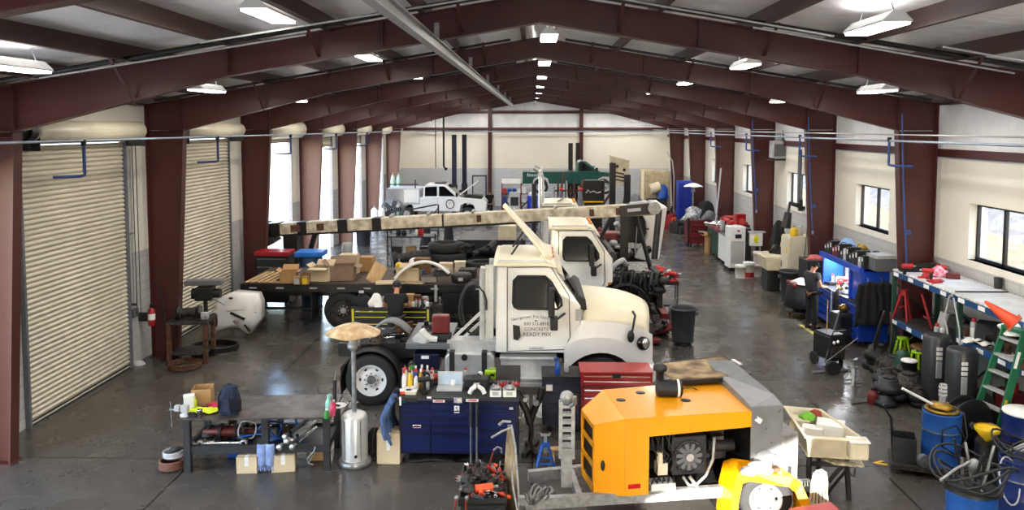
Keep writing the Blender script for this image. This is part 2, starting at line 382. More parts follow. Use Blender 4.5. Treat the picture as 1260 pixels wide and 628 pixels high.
# --- right wall with windows
WIN = [(15.05, 17.05), (20.85, 23.0), (27.2, 29.2), (33.3, 35.3), (39.4, 41.4), (45.4, 47.4), (8.9, 10.9)]
mb = MB(M_LINER); ys = sorted(WIN); cur = -3.2
mb.box(WR, WR+.3, -3.2, YE, 0, 2.45, M_BLOCK); mb.box(WR, WR+.3, -3.2, YE, 2.45, 2.6, M_LINER)
for a, b in ys:
    mb.box(WR, WR+.3, cur, a, 2.6, 3.8); cur = b
mb.box(WR, WR+.3, cur, YE, 2.6, 3.8); mb.box(WR, WR+.3, -3.2, YE, 3.8, 4.75); mb.box(WR, WR+.3, -3.2, YE, 4.75, 6.2, M_INS)
struct('wall_right', mb)
for i, (a, b) in enumerate(WIN):
    w = thing('window_%d' % (i+1), None, None, (WR+.16, a, 2.6)); w['kind'] = 'structure'
    f = MB(M_BLK); L = b-a
    for y0, y1, z0, z1 in ((0, L, 0, .06), (0, L, 1.14, 1.2), (0, .06, 0, 1.2), (L-.06, L, 0, 1.2), (L/2-.04, L/2+.04, 0, 1.2)): f.box(0, .06, y0, y1, z0, z1)
    part(w, 'window_frame', f)
    part(w, 'pane', MB(M_GLASS).box(.025, .035, .04, L/2-.02, .04, 1.16)); part(w, 'pane', MB(M_GLASS).box(.025, .035, L/2+.02, L-.04, .04, 1.16))
    part(w, 'window_sill', MB(M_LINER).box(-.15, .0, -.02, L+.02, -.03, 0))
# girts
mb = MB(M_RED); mb.box(WR-.12, WR, -3, YE, 4.76, 4.92); mb.box(WR-.08, WR, -3, YE, 4.74, 4.76, M_CLOTHB); struct('wall_girt', mb)
# --- far wall
mb = MB(M_LINER)
mb.box(WL-.2, WR+.3, YE, YE+.3, 0, 2.6, M_BLOCKX); mb.box(WL-.2, WR+.3, YE, YE+.3, 2.6, 5.2)
mb.prism([(WL-.2, 5.2), (WR+.3, 5.2), (WR+.3, 6.1), (RX, 7.7), (WL-.2, 6.1)], 'y', YE, YE+.3, M_INS)
struct('wall_back', mb)
for z in (5.2, 6.35):
    w = 9 if z < 6 else 6.2; mb = MB(M_RED); mb.box(RX-w, RX+w, YE-.15, YE, z, z+.2); struct('wall_girt', mb)
for px in (603, 715):
    x = G(px, 200, YE).x; mb = MB(M_RED); mb.box(x-.12, x+.12, YE-.3, YE-.28, 0, 7); mb.box(x-.12, x+.12, YE-.03, YE, 0, 7); mb.box(x-.01, x+.01, YE-.3, YE, 0, 7); struct('end_wall_post', mb)
# --- near wall behind the camera, with an added opening shaped for the sun patch
mb = MB(M_LINER); oa, ob, za, zb_ = 1.14, 3.55, 3.6, 4.5      # slanted top made up to shape the sunlight
mb.box(WL-.2, oa, -3.3, -3, 0, 7.8); mb.box(ob, WR+.3, -3.3, -3, 0, 7.8); mb.prism([(oa, za), (ob, zb_), (ob, 7.8), (oa, 7.8)], 'y', -3.3, -3)
struct('wall_front', mb)
d8 = thing('door_9', None, None, (G(590, 230, YE).x, YE-.02, 0)); d8['kind'] = 'structure'
part(d8, 'door_leaf', MB(M_LGREY).box(-.42, .42, -.04, 0, 0, 2.05)); f = MB(M_DGREY); f.box(-.5, -.42, -.06, .02, 0, 2.12); f.box(.42, .5, -.06, .02, 0, 2.12); f.box(-.5, .5, -.06, .02, 2.05, 2.13); part(d8, 'door_frame', f)
part(d8, 'door_handle', MB(M_STEEL).cyl((.34, -.1, 1), (.34, -.04, 1), .04))
# --- outside
M_GRND = mat('outside_concrete', 'c8c4bc', .8, var=.1, scale=.5)
mb = MB(M_GRND); mb.box(-60, WL-.2, -30, 90, -.2, -.05); mb.box(-60, 60, -40, -3.3, -.2, -.05); struct('outside_yard', mb)
M_HILL = mat('gravel_hillside', 'a09a90', .9, scale=3, col2='857d74', bump=.6, bscale=8)
M_DRY = mat('dry_grass_bank', 'b8a47c', .9, var=.25, scale=2)
mb = MB(M_DRY)
def hill(u, v):
    x = WR+.3+u*40; y = -30+120*v; d = u*40
    return (x, y, 1.2+max(0, d-1)*.12+max(0, d-6)*.5+.15*math.sin(y*.7)*min(1, d/4))
mb.grid(hill, 40, 60, M_DRY)
for k in range(len(mb.f)):
    if sum(mb.v[i][0] for i in mb.f[k])/4 > WR+6.5: mb.mi[k] = mb._m(M_HILL)
struct('outside_hillside', mb)
M_BRW = brick_mat('pale_outside_building', 'e6e0d4', 'dcd6ca', 'b4aa9e', axis='YZ')
ob_ = thing('outside_building', 'pale building with a rust red band seen through the open roller doors', 'building', (-22, 26, 0))
part(ob_, 'wall', MB(M_LINER).box(-4, 0, -12, 40, 0, 6)); part(ob_, 'band', MB(M_RUST).box(0, .05, -12, 40, 3.75, 3.9).box(0, .05, -12, 40, 4.5, 4.6), 'rust red band')
for y in range(-10, 38, 6):
    o = part(ob_, 'shutter_door', MB(M_WHT).box(0, .06, y, y+4, .0, 3.2)); part(o, 'door_surround', MB(M_GREY).box(.0, .1, y-.15, y, 0, 3.3).box(0, .1, y+4, y+4.15, 0, 3.3).box(0, .1, y-.15, y+4.15, 3.2, 3.35))
# ---------------------------------------------------------------- ceiling lights
def make_light(x, y, z, label):
    t = thing('ceiling_light', label, 'ceiling light', (x, y, z), 0, 'high bay ceiling lights')
    h = MB(M_WPL); h.prism([(-.1, .09), (-.06, .13), (.06, .13), (.1, .09), (.17, .02), (.17, 0), (-.17, 0), (-.17, .02)], 'y', -.6, .6); part(t, 'housing', h)
    part(t, 'diffuser', MB(M_LED).box(-.155, .155, -.58, .58, -.03, 0), bev=.01)
    w = MB(M_DGREY)
    for yy in (-.5, .5): w.cyl((0, yy, .12), (0, yy*.8, zroof(x)-z-.1), .006, n=6)
    part(t, 'hanging_wire', w)
    l = bpy.data.lights.new('lamp', 'AREA'); l.shape = 'RECTANGLE'; l.size = .3; l.size_y = 1.15; l.energy = LAMP; l.color = (1, .93, .84)
    lo = bpy.data.objects.new('lamp', l); C.objects.link(lo); lo.parent = t; lo.location = (0, 0, -.04)
    u = bpy.data.lights.new('added_ceiling_fill', 'AREA'); u.shape = 'RECTANGLE'; u.size = .12; u.size_y = 1.1; u.energy = LAMP*.15; u.color = (1, .95, .9)  # upward fill added to brighten the ceiling, beyond the fixture's own lamp
    uo = bpy.data.objects.new('added_ceiling_fill', u); C.objects.link(uo); uo.parent = t; uo.location = (0, 0, .14); uo.rotation_euler = (PI, 0, 0)
    return t
LAMP = 40
rows = [(-6.6, 6.15, 'far left'), (-3.3, 6.8, 'left'), (.3, 7.12, 'ridge'), (4.2, 6.62, 'right'), (6.8, 6.12, 'far right')]
ordn = ['nearest', 'second', 'third', 'fourth', 'fifth', 'sixth', 'seventh', 'eighth', 'added farthest']
for x, z, nm in rows:
    k = 0
    for j in range(-1, 8):  # last lamp of each row is added to brighten the end wall
        y = (10.0 if nm != 'ridge' else 9.4)+6.05*j
        if nm == 'far right' and j == 0: k += 0
        make_light(x, y, z, '%s high bay lamp from the camera in the %s row under the roof' % (ordn[min(j+1, 8)], nm))
# monorail, pipes, conduits
def pipe(name, label, cat, pts, r, m, n=8, hang=None):
    t = MB(m); t.tube(pts, r, n); return one(name, label, cat, t)
p0, p1 = G(480, -2, 8.6), G(632, 131, 45)
t = thing('overhead_rail', 'long grey steel rail hung under the roof left of the ridge', 'rail', (0, 0, 0))
b = MB(M_GAL); b.beam((p0.x+.0, 6, 6.65), (-1.2, 46, 6.65), .02, .16); b.beam((p0.x, 6, 6.58), (-1.2, 46, 6.58), .12, .02); b.beam((p0.x, 6, 6.73), (-1.2, 46, 6.73), .12, .02); part(t, 'rail_beam', b)
for Y in FR[:-1]:
    x = p0.x+(-1.2-p0.x)*(Y-6)/40; part(t, 'rail_hanger', MB(M_GAL).beam((x, Y, 6.73), (x, Y, 7.0), .08, .03))
M_LBL = mat('pale_blue_pipe', '9aaabc', .4, .3, var=.15)
M_BPIPE = mat('blue_air_pipe', '2a4a8c', .4, var=.15)
pipe('air_pipe', 'pale air pipe running along the left roller doors at coil height', 'pipe', [(-7.95, -2, 5.17), (-7.95, YE-.4, 5.17)], .022, M_LBL)
pipe('air_pipe', 'pale air pipe across the far end wall below the girt', 'pipe', [(-8, YE-.4, 5.12), (8, YE-.4, 5.12)], .04, M_LBL)
pipe('air_pipe', 'pale blue air pipe along the right wall in front of the columns', 'pipe', [(8.05, -2, 5.1), (8.05, YE-.4, 5.1)], .025, M_LBL)
pipe('air_pipe', 'upper thin pipe above the pale blue one on the right wall', 'pipe', [(8.1, -2, 5.24), (8.1, YE-.4, 5.24)], .016, M_LGREY)
for i, Y in enumerate(FR[1:6]):
    for s in (-1, 1):
        yy = Y+(1.6 if s < 0 else -.05); x = -7.95 if s < 0 else 8.05
        t = thing('air_drop', 'blue air line drop on the %s wall, %s from the camera' % ('left' if s < 0 else 'right', ordn[i]), 'air line', (x, yy, 5.1))
        b = MB(M_BPIPE); L = .5; b.tube([(0, 0, 0), (0, 0, -L)], .03); part(t, 'drop_pipe', b)
        part(t, 'elbow', MB(M_BPIPE).tube([(0, 0, -L), (0, 0, -L-.04), (s*.05, -.05, -L-.06), (s*.45, -.2, -L-.07)], .028)); part(t, 'coupling', MB(M_BLKP).cyl((0, 0, -.02), (0, 0, .08), .045))
for i, Y in enumerate((12.05, 6.0, 18.05, 24.1)):
    for s in (-1, 1):
        nm = '%s side, in front of the %s rafter' % ('left' if s < 0 else 'right', ('second', 'nearest', 'third', 'fourth')[i])
        xs = [RX+s*(.6+.42*k) for k in range(20)]
        pipe('sprinkler_pipe', 'black roof pipe following the slope on the '+nm, 'pipe', [(x, Y-.35, ztop(x)-.0) for x in xs], .04 if i < 2 else .03, M_BLK)
for x0, y0 in ((-5.2, 10.4), (-2.6, 9.8), (2.2, 9.9), (5.0, 10.5), (7.2, 9.6)):
    pipe('conduit', 'thin grey conduit crossing under the roof, %s' % {-5.2: 'above the far left lamps', -2.6: 'left of the rail', 2.2: 'just right of the ridge', 5.0: 'above the right lamps', 7.2: 'near the right eave'}[x0], 'conduit', [(x0-1.9, y0+.95, zroof(x0-1.9)-.35), (x0+1.9, y0+1.2, zroof(x0+1.9)-.35)], .014, M_LGREY)
# ================================================================= makers of common kinds
def wheel_parts(t, c, r=.5, w=.28, rim=M_WHT, s=-1, name='tyre', hubm=M_STEEL, rr=.62):
    """tyre and rim with hub; s = -1 when the outer face looks to -y (towards the camera)"""
    x, y, z = c
    p = [(r*rr, -w/2), (r*.8, -w*.5), (r*.94, -w*.48), (r, -w*.36), (r, w*.36), (r*.94, w*.48), (r*.8, w*.5), (r*rr, w/2), (r*rr, -w/2)]
    o = part(t, name, MB(M_RUB).lathe(p, 32, None, c, 'y', caps=False))
    f = s*w/2
    q = MB(rim); q.lathe([(r*rr, f), (r*rr*.93, f*.98), (r*rr*.86, f*.6), (r*.35, f*.35), (r*.3, f*.55), (0.001, f*.55)], 28, None, c, 'y', caps=False)
    for k in range(6): a = k*PI/3; q.cyl((x+r*.46*math.cos(a), y+f*.44, z+r*.46*math.sin(a)), (x+r*.46*math.cos(a), y+f*.52, z+r*.46*math.sin(a)), r*.07, m=M_BLK, n=10)
    part(o, 'rim', q)
    h = MB(hubm); h.cyl((x, y+f*.4, z), (x, y+f*.95, z), r*.19, r*.15)
    for k in range(8): a = k*PI/4; h.cyl((x+r*.25*math.cos(a), y+f*.5, z+r*.25*math.sin(a)), (x+r*.25*math.cos(a), y+f*.75, z+r*.25*math.sin(a)), r*.035, n=6)
    part(o, 'hub', h)
    return o
def carton(label, loc, d=(.4, .3, .3), rz=0, open_=False, m=None, group=None, flaps=(1, 1, 1, 1), seed=0, name='cardboard_box', tape=True):
    m = m or M_CARD; t = thing(name, label, 'box', loc, rz, group); x, y, z = d; R = random.Random(seed); b = MB(m); e = .006
    b.box(-x/2, x/2, -y/2, y/2, 0, e); b.box(-x/2, -x/2+e, -y/2, y/2, 0, z); b.box(x/2-e, x/2, -y/2, y/2, 0, z); b.box(-x/2, x/2, -y/2, -y/2+e, 0, z); b.box(-x/2, x/2, y/2-e, y/2, 0, z)
    if not open_: b.box(-x/2, x/2, -y/2, y/2, z-e, z)
    part(t, 'body', b)
    if open_:
        for i in range(4):
            if not flaps[i]: continue
            a = R.uniform(-.3, .9); L = (y if i < 2 else x)*.45; f = MB(m)
            if i == 0: f.quad((-x/2, -y/2, z), (x/2, -y/2, z), (x/2, -y/2-L*math.cos(a), z+L*math.sin(a)), (-x/2, -y/2-L*math.cos(a), z+L*math.sin(a)))
            if i == 1: f.quad((-x/2, y/2, z), (x/2, y/2, z), (x/2, y/2+L*math.cos(a), z+L*math.sin(a)), (-x/2, y/2+L*math.cos(a), z+L*math.sin(a)))
            if i == 2: f.quad((-x/2, -y/2, z), (-x/2, y/2, z), (-x/2-L*.6*math.cos(a), y/2, z+L*.6*math.sin(a)), (-x/2-L*.6*math.cos(a), -y/2, z+L*.6*math.sin(a)))
            if i == 3: f.quad((x/2, -y/2, z), (x/2, y/2, z), (x/2+L*.6*math.cos(a), y/2, z+L*.6*math.sin(a)), (x/2+L*.6*math.cos(a), -y/2, z+L*.6*math.sin(a)))
            part(t, 'flap', f, sol=.005)
    elif tape:
        part(t, 'tape', MB(M_WPL).box(-.03, .03, -y/2-.002, y/2+.002, z*.45, z+.002), 'pale packing tape')
    return t
def bottle(label, loc, r=.04, h=.24, m=None, capm=None, spray=False, group=None, band=None, name=None):
    t = thing(name or ('spray_bottle' if spray else 'bottle'), label, 'bottle', loc, rnd.uniform(0, 6), group); m = m or M_WPL
    part(t, 'body', MB(m).lathe([(r*.9, 0), (r, .01), (r, h*.6), (r*.85, h*.7), (r*.38, h*.82), (r*.36, h*.88)], 14))
    c = MB(capm or M_REDP)
    if spray: c.cyl((0, 0, h*.86), (0, 0, h*.98), r*.42, n=10).box(-r*.3, r*1.3, -r*.3, r*.3, h*.95, h*1.08).beam((r*.9, 0, h*.98), (r*.7, 0, h*.78), r*.3, r*.2)
    else: c.cyl((0, 0, h*.86), (0, 0, h), r*.42, n=10)
    part(t, 'spray_head' if spray else 'cap', c)
    if band: part(t, 'paper_label', MB(band).lathe([(r*1.02, h*.18), (r*1.02, h*.5)], 14, caps=False))
    return t
def bucket(label, loc, r=.15, h=.37, m=None, lidm=None, group=None):
    t = thing('bucket', label, 'bucket', loc, rnd.uniform(0, 6), group); m = m or M_WPL
    part(t, 'body', MB(m).lathe([(r*.88, 0), (r, h*.86), (r*1.05, h*.86), (r*1.05, h*.9), (r, h*.9), (r*1.02, h)], 20))
    part(t, 'lid', MB(lidm or m).lathe([(r*1.04, h-.02), (r*1.06, h), (r*.98, h+.012), (0.001, h+.012)], 20))
    part(t, 'handle', MB(M_STEEL).tube([(r*1.03*math.cos(a), -r*.9*abs(math.sin(a))-.02, h*.8-.1*math.sin(a)) for a in [PI*k/8 for k in range(9)]], .004, 5))
    return t
def drum(label, loc, r=.29, h=.88, m=None, lid=None, top_stuff=True):
    t = thing('oil_drum', label, 'drum', loc, 0); m = m or M_BLUEP
    pr = [(r*.97, 0), (r*1.02, .01), (r*1.0, .03)]
    for z in (.33, .66): pr += [(r, h*z-.03), (r*1.035, h*z), (r, h*z+.03)]
    pr += [(r, h-.03), (r*1.02, h-.015), (r*1.0, h), (r*.96, h), (r*.95, h-.02), (0.001, h-.02)]
    part(t, 'shell', MB(m).lathe(pr, 28))
    if lid: part(t, 'lid', MB(lid).lathe([(r*1.0, h-.02), (r*1.03, h), (r, h+.03), (.001, h+.035)], 28))
    part(t, 'hoop', MB(M_STEEL).lathe([(r*1.03, h*.66-.012), (r*1.045, h*.66), (r*1.03, h*.66+.012)], 28, caps=False))
    return t
def drawers_chest(t, w, d, h, cols, body=None, front=None, handle=None, z0=.14, casters=True, trim=None):
    """tool chest body + drawers(+handles) + casters; local x across, front at y=0 facing -y, depth to +y. cols: [(x0,x1,[heights])]"""
    body = body or M_NAVY; front = front or body; handle = handle or M_STEEL
    part(t, 'body', MB(body).box(0, w, .02, d, z0, h), bev=.012)
    for x0, x1, hs in cols:
        z = h-.06
        for hh in hs:
            dr = part(t, 'drawer', MB(front).box(x0+.008, x1-.008, 0, .04, z-hh+.008, z-.004), bev=.005)
            part(dr, 'handle', MB(handle).box(x0+.03, x1-.03, -.02, .002, z-.03, z-.012))
            z -= hh
    if casters:
        for x in (.12, w-.12):
            for y in (.12, d-.12):
                c = part(t, 'caster', MB(M_DGREY).box(x-.04, x+.04, y-.045, y+.045, z0-.03, z0).box(x-.035, x-.028, y-.03, y+.03, .04, z0).box(x+.028, x+.035, y-.03, y+.03, .04, z0))
                part(c, 'caster_wheel', MB(M_RUB).cyl((x-.025, y, .06), (x+.025, y, .06), .06))
    return t
def jack_stand(label, loc, m, h=.42, rz=0, group=None):
    t = thing('jack_stand', label, 'jack stand', loc, rz, group)
    for s in (-1, 1):
        for q in (-1, 1): part(t, 'leg', MB(m).beam((s*.14, q*.12, 0), (s*.045, q*.04, h*.66), .05, .012))
    part(t, 'collar', MB(m).box(-.06, .06, -.055, .055, h*.58, h*.72).box(-.13, .13, -.12, -.108, .03, .06).box(-.13, .13, .108, .12, .03, .06))
    p = part(t, 'ratchet_post', MB(M_STEEL).box(-.025, .025, -.025, .025, h*.35, h*.95)); part(p, 'saddle', MB(M_STEEL).prism([(-.07, h*.93), (.07, h*.93), (.085, h*1.03), (.05, h*.98), (-.05, h*.98), (-.085, h*1.03)], 'y', -.03, .03))
    return t
def trash_can(label, loc, r=.29, h=.72, m=None, dolly=False, rz=0):
    t = thing('trash_can', label, 'bin', loc, rz); m = m or M_DGREY; z = .12 if dolly else 0
    part(t, 'body', MB(m).lathe([(r*.8, z), (r*.82, z+.02), (r*.97, z+h*.93), (r*1.06, z+h*.94), (r*1.07, z+h), (r*.98, z+h), (r*.95, z+h*.93), (r*.78, z+.06), (.001, z+.05)], 28))
    for s in (-1, 1): part(t, 'handle', MB(m).box(s*r*1.0-.04, s*r*1.0+.04, -.06, .06, z+h*.76, z+h*.86))
    if dolly:
        d_ = part(t, 'dolly', MB(M_BLKP).lathe([(r*.85, .08), (r*.88, .12)], 20))
        for k in range(4): a = PI/4+k*PI/2; part(d_, 'caster', MB(M_RUB).cyl((r*.7*math.cos(a)-.02, r*.7*math.sin(a), .04), (r*.7*math.cos(a)+.02, r*.7*math.sin(a), .04), .04))
    return t
def loose_tyre(label, loc, r=.5, w=.28, rot=(PI/2, 0, 0), rim=None, group=None):
    t = thing('tyre', label, 'tyre', loc, rot, group)
    p = [(r*.6, -w/2), (r*.8, -w*.5), (r*.94, -w*.48), (r, -w*.36), (r, w*.36), (r*.94, w*.48), (r*.8, w*.5), (r*.6, w/2), (r*.62, 0), (r*.6, -w/2)]
    part(t, 'tread', MB(M_RUB).lathe(p, 28, None, (0, 0, 0), 'y', caps=False))
    if rim: part(t, 'rim', MB(rim).lathe([(r*.6, -w*.4), (r*.5, -w*.2), (r*.2, -w*.15), (.001, -w*.15)], 24, None, (0, 0, 0), 'y', caps=False))
    return t
def gas_cylinder(label, loc, m, r=.115, h=1.4, group=None):
    t = thing('gas_cylinder', label, 'gas cylinder', loc, 0, group)
    part(t, 'body', MB(m).lathe([(r*.9, 0), (r, .02), (r, h*.82), (r*.8, h*.89), (r*.35, h*.94), (r*.3, h*.95)], 18)); part(t, 'valve', MB(M_BRASS).cyl((0, 0, h*.95), (0, 0, h), .025, n=8).cyl((-.05, 0, h*.975), (.05, 0, h*.975), .018, n=8))
    return t
def patio_heater(label, loc, shade=None, rz=0, s=1):
    t = thing('patio_heater', label, 'patio heater', loc, rz, None, s); sh = shade or mat('stained_cream_reflector', 'dcc8a2', .45, scale=5, col2='b08e64')
    part(t, 'base', MB(M_STEEL).lathe([(.24, 0), (.26, .02), (.26, .07), (.24, .1), (.001, .1)], 32))
    b = part(t, 'tank_housing', MB(M_ALU).lathe([(.205, .1), (.205, .78), (.19, .82), (.12, .86), (.001, .86)], 32)); part(b, 'knob_hole', MB(M_BLK).cyl((.06, -.212, .2), (.06, -.195, .2), .025))
    part(b, 'door_seam', MB(M_DGREY).box(-.13, -.125, -.17, -.155, .12, .76).box(.13, .135, -.17, -.155, .12, .76))
    part(t, 'pole', MB(M_STEEL).cyl((0, 0, .86), (0, 0, 1.9), .038))
    part(t, 'burner', MB(M_GAL).lathe([(.05, 1.86), (.1, 1.9), (.1, 1.96), (.075, 1.98), (.075, 2.12), (.11, 2.13), (.02, 2.16)], 20))
    part(t, 'control_knob', MB(M_BLKP).box(.04, .1, -.06, -.02, 1.88, 1.94))
    c = MB(sh)
    def fn(u, v): r = .43*u; a = 2*PI*v; return (r*math.cos(a), r*math.sin(a), 2.3-.16*u**1.6+.012*math.sin(5*a)*u)
    c.grid(fn, 10, 32); part(t, 'reflector', c, 'dented pale heater reflector', sol=.006)
    part(t, 'finial', MB(M_STEEL).cyl((0, 0, 2.29), (0, 0, 2.33), .012, n=8))
    return t
def hose_coil(name, label, cat, loc, r, m, turns=5, tr=.014, rot=0, group=None, seed=0, squash=1):
    R = random.Random(seed); pts = []
    for k in range(turns*18+1):
        a = 2*PI*k/18; q = r*(1+.12*math.sin(k*.37+seed)+R.uniform(-.02, .02)); pts.append((q*math.cos(a), q*math.sin(a)*squash, tr+tr*1.5*(k/18)))
    return one(name, label, cat, MB(m).tube(pts, tr, 6), loc, rot, group)
def lump(name, label, cat, loc, d, m, seed=0, group=None, rz=0, wob=.25):
    """soft crumpled heap (rag, bag): rests on z=0"""
    b = MB(m); R = random.Random(seed); ph = [R.uniform(0, 6) for _ in range(6)]
    def fn(u, v):
        a = 2*PI*u; p = PI*.5*v; q = 1+wob*(math.sin(3*a+ph[0]+4*v)*.5+math.sin(5*a+ph[1])*.35+.4*math.sin(9*v+2*a+ph[2]))*math.sin(p+.15)
        return (d[0]/2*math.sin(p)*math.cos(a)*q, d[1]/2*math.sin(p)*math.sin(a)*q, max(0, d[2]*math.cos(p)*(1+.2*math.sin(4*a+ph[3])*v)))
    b.grid(fn, 28, 10); return one(name, label, cat, b, loc, rz, group)
# small loose tools -------------------------------------------------
def tool_proto(kind):
    """returns a list of (part, MB); lies along x on z=0"""
    if kind == 'wrench': return [('shaft', MB(M_CHROME).box(-.11, .11, -.01, .01, .0, .008)), ('jaw', MB(M_CHROME).prism([(.1, -.015), (.13, -.025), (.15, -.018), (.13, -.006), (.13, .006), (.15, .018), (.13, .025), (.1, .015)], 'z', 0, .01)), ('ring', MB(M_CHROME).lathe([(.012, 0), (.022, 0), (.022, .01), (.012, .01), (.012, 0)], 14, None, (-.125, 0, 0), caps=False))]
    if kind == 'pliers': return [('handle', MB(M_REDP).tube([(-.14, -.03, .01), (-.06, -.025, .01), (0, 0, .01)], .01)), ('handle', MB(M_REDP).tube([(-.14, .03, .01), (-.06, .025, .01), (0, 0, .01)], .01)), ('jaw', MB(M_STEEL).prism([(-.01, -.018), (.03, -.02), (.07, -.004), (.07, .004), (.03, .02), (-.01, .018)], 'z', 0, .018))]
    if kind == 'screwdriver': return [('handle', MB(M_REDP).lathe([(.008, -.11), (.017, -.1), (.014, -.06), (.017, -.02), (.01, 0)], 10, None, (0, 0, .017), 'x')), ('blade', MB(M_STEEL).cyl((0, 0, .017), (.13, 0, .014), .005, n=6))]
    if kind == 'hammer': return [('handle', MB(M_WOODL).cyl((-.15, 0, .02), (.13, 0, .02), .013, n=8)), ('head', MB(M_DGREY).cyl((.13, -.05, .02), (.13, .05, .02), .019, n=8))]
    if kind == 'impact': return [('grip', MB(M_BLKP).box(-.1, -.05, -.02, .02, 0, .14)), ('body', MB(M_REDP).cyl((-.12, 0, .16), (.07, 0, .16), .045)), ('chuck', MB(M_STEEL).cyl((.07, 0, .16), (.12, 0, .16), .02))]
    if kind == 'can': return [('body', MB(M_LGREY).lathe([(.031, 0), (.033, .005), (.033, .15), (.028, .16), (.012, .175)], 14)), ('cap', MB(M_REDP).cyl((0, 0, .165), (0, 0, .2), .022, n=12))]
    if kind == 'socket_case': return [('case', MB(M_BLKP).box(-.16, .16, -.1, .1, 0, .05)), ('latch', MB(M_STEEL).box(-.03, .03, -.106, -.098, .015, .04))]
    if kind == 'gearpart': return [('disc', MB(M_GREASE2).lathe([(.02, 0), (.09, 0), (.09, .03), (.05, .045), (.05, .07), (.02, .07), (.02, 0)], 18, caps=False)), ('stub', MB(M_GREASE2).cyl((0, 0, .0), (0, 0, .12), .025, n=10))]
    if kind == 'bracket': return [('plate', MB(M_RUST).box(-.14, .14, -.05, .05, 0, .012)), ('flange', MB(M_RUST).box(-.14, -.126, -.05, .05, 0, .12)), ('bolt', MB(M_STEEL).cyl((.08, 0, .01), (.08, 0, .05), .014, n=6))]
    if kind == 'filter': return [('canister', MB(M_WPL).lathe([(.04, 0), (.045, .01), (.045, .12), (.03, .135)], 16)), ('base_plate', MB(M_BLK).cyl((0, 0, 0), (0, 0, .02), .047))]
    if kind == 'shop_rag': return [('cloth', MB(M_CLOTHB).grid(lambda u, v: ((u-.5)*.26, (v-.5)*.2, .02+.018*math.sin(11*u+3)*math.cos(8*v)), 10, 10))]
PROTO = {}
def tool(kind, label, loc, rz=0, group=None, name=None, m=None, scale=None, rot=None):
    key = (kind, m.name if m else '')
    nm = name or {'impact': 'impact_driver', 'can': 'spray_can', 'gearpart': 'machine_part', 'filter': 'oil_filter', 'bracket': 'steel_bracket'}.get(kind, kind)
    if key not in PROTO:
        PROTO[key] = []
        for i, (pn, b) in enumerate(tool_proto(kind)):
            if m and i == 0: b.mats = [m]*len(b.mats)
            PROTO[key].append((pn, b.mesh(pn)))
    t = thing(nm, label, nm.replace('_', ' '), loc, rot if rot else rz, group, scale)
    for pn, me in PROTO[key]: o = bpy.data.objects.new(pn, me); C.objects.link(o); o.parent = t
    return t
def scatter(kinds, n, label, group, fn, seed, scale=(1, 1), name=None, tilt=0):
    """n loose tools of mixed kinds at fn(R) -> point; label is a format with {}"""
    R = random.Random(seed)
    for i in range(n):
        k, m = kinds[i % len(kinds)]; p = fn(R)
        nice = {'impact': 'impact driver', 'can': 'spray can', 'gearpart': 'round machine part', 'filter': 'oil filter', 'bracket': 'rusty bracket', 'shop_rag': 'crumpled rag', 'socket_case': 'black socket case'}.get(k, k)
        tool(k, label.format(nice), p, R.uniform(0, 6.28), group.format(nice), None, m, R.uniform(*scale), (R.uniform(-tilt, tilt), R.uniform(-tilt, tilt), R.uniform(0, 6.28)) if tilt else None)
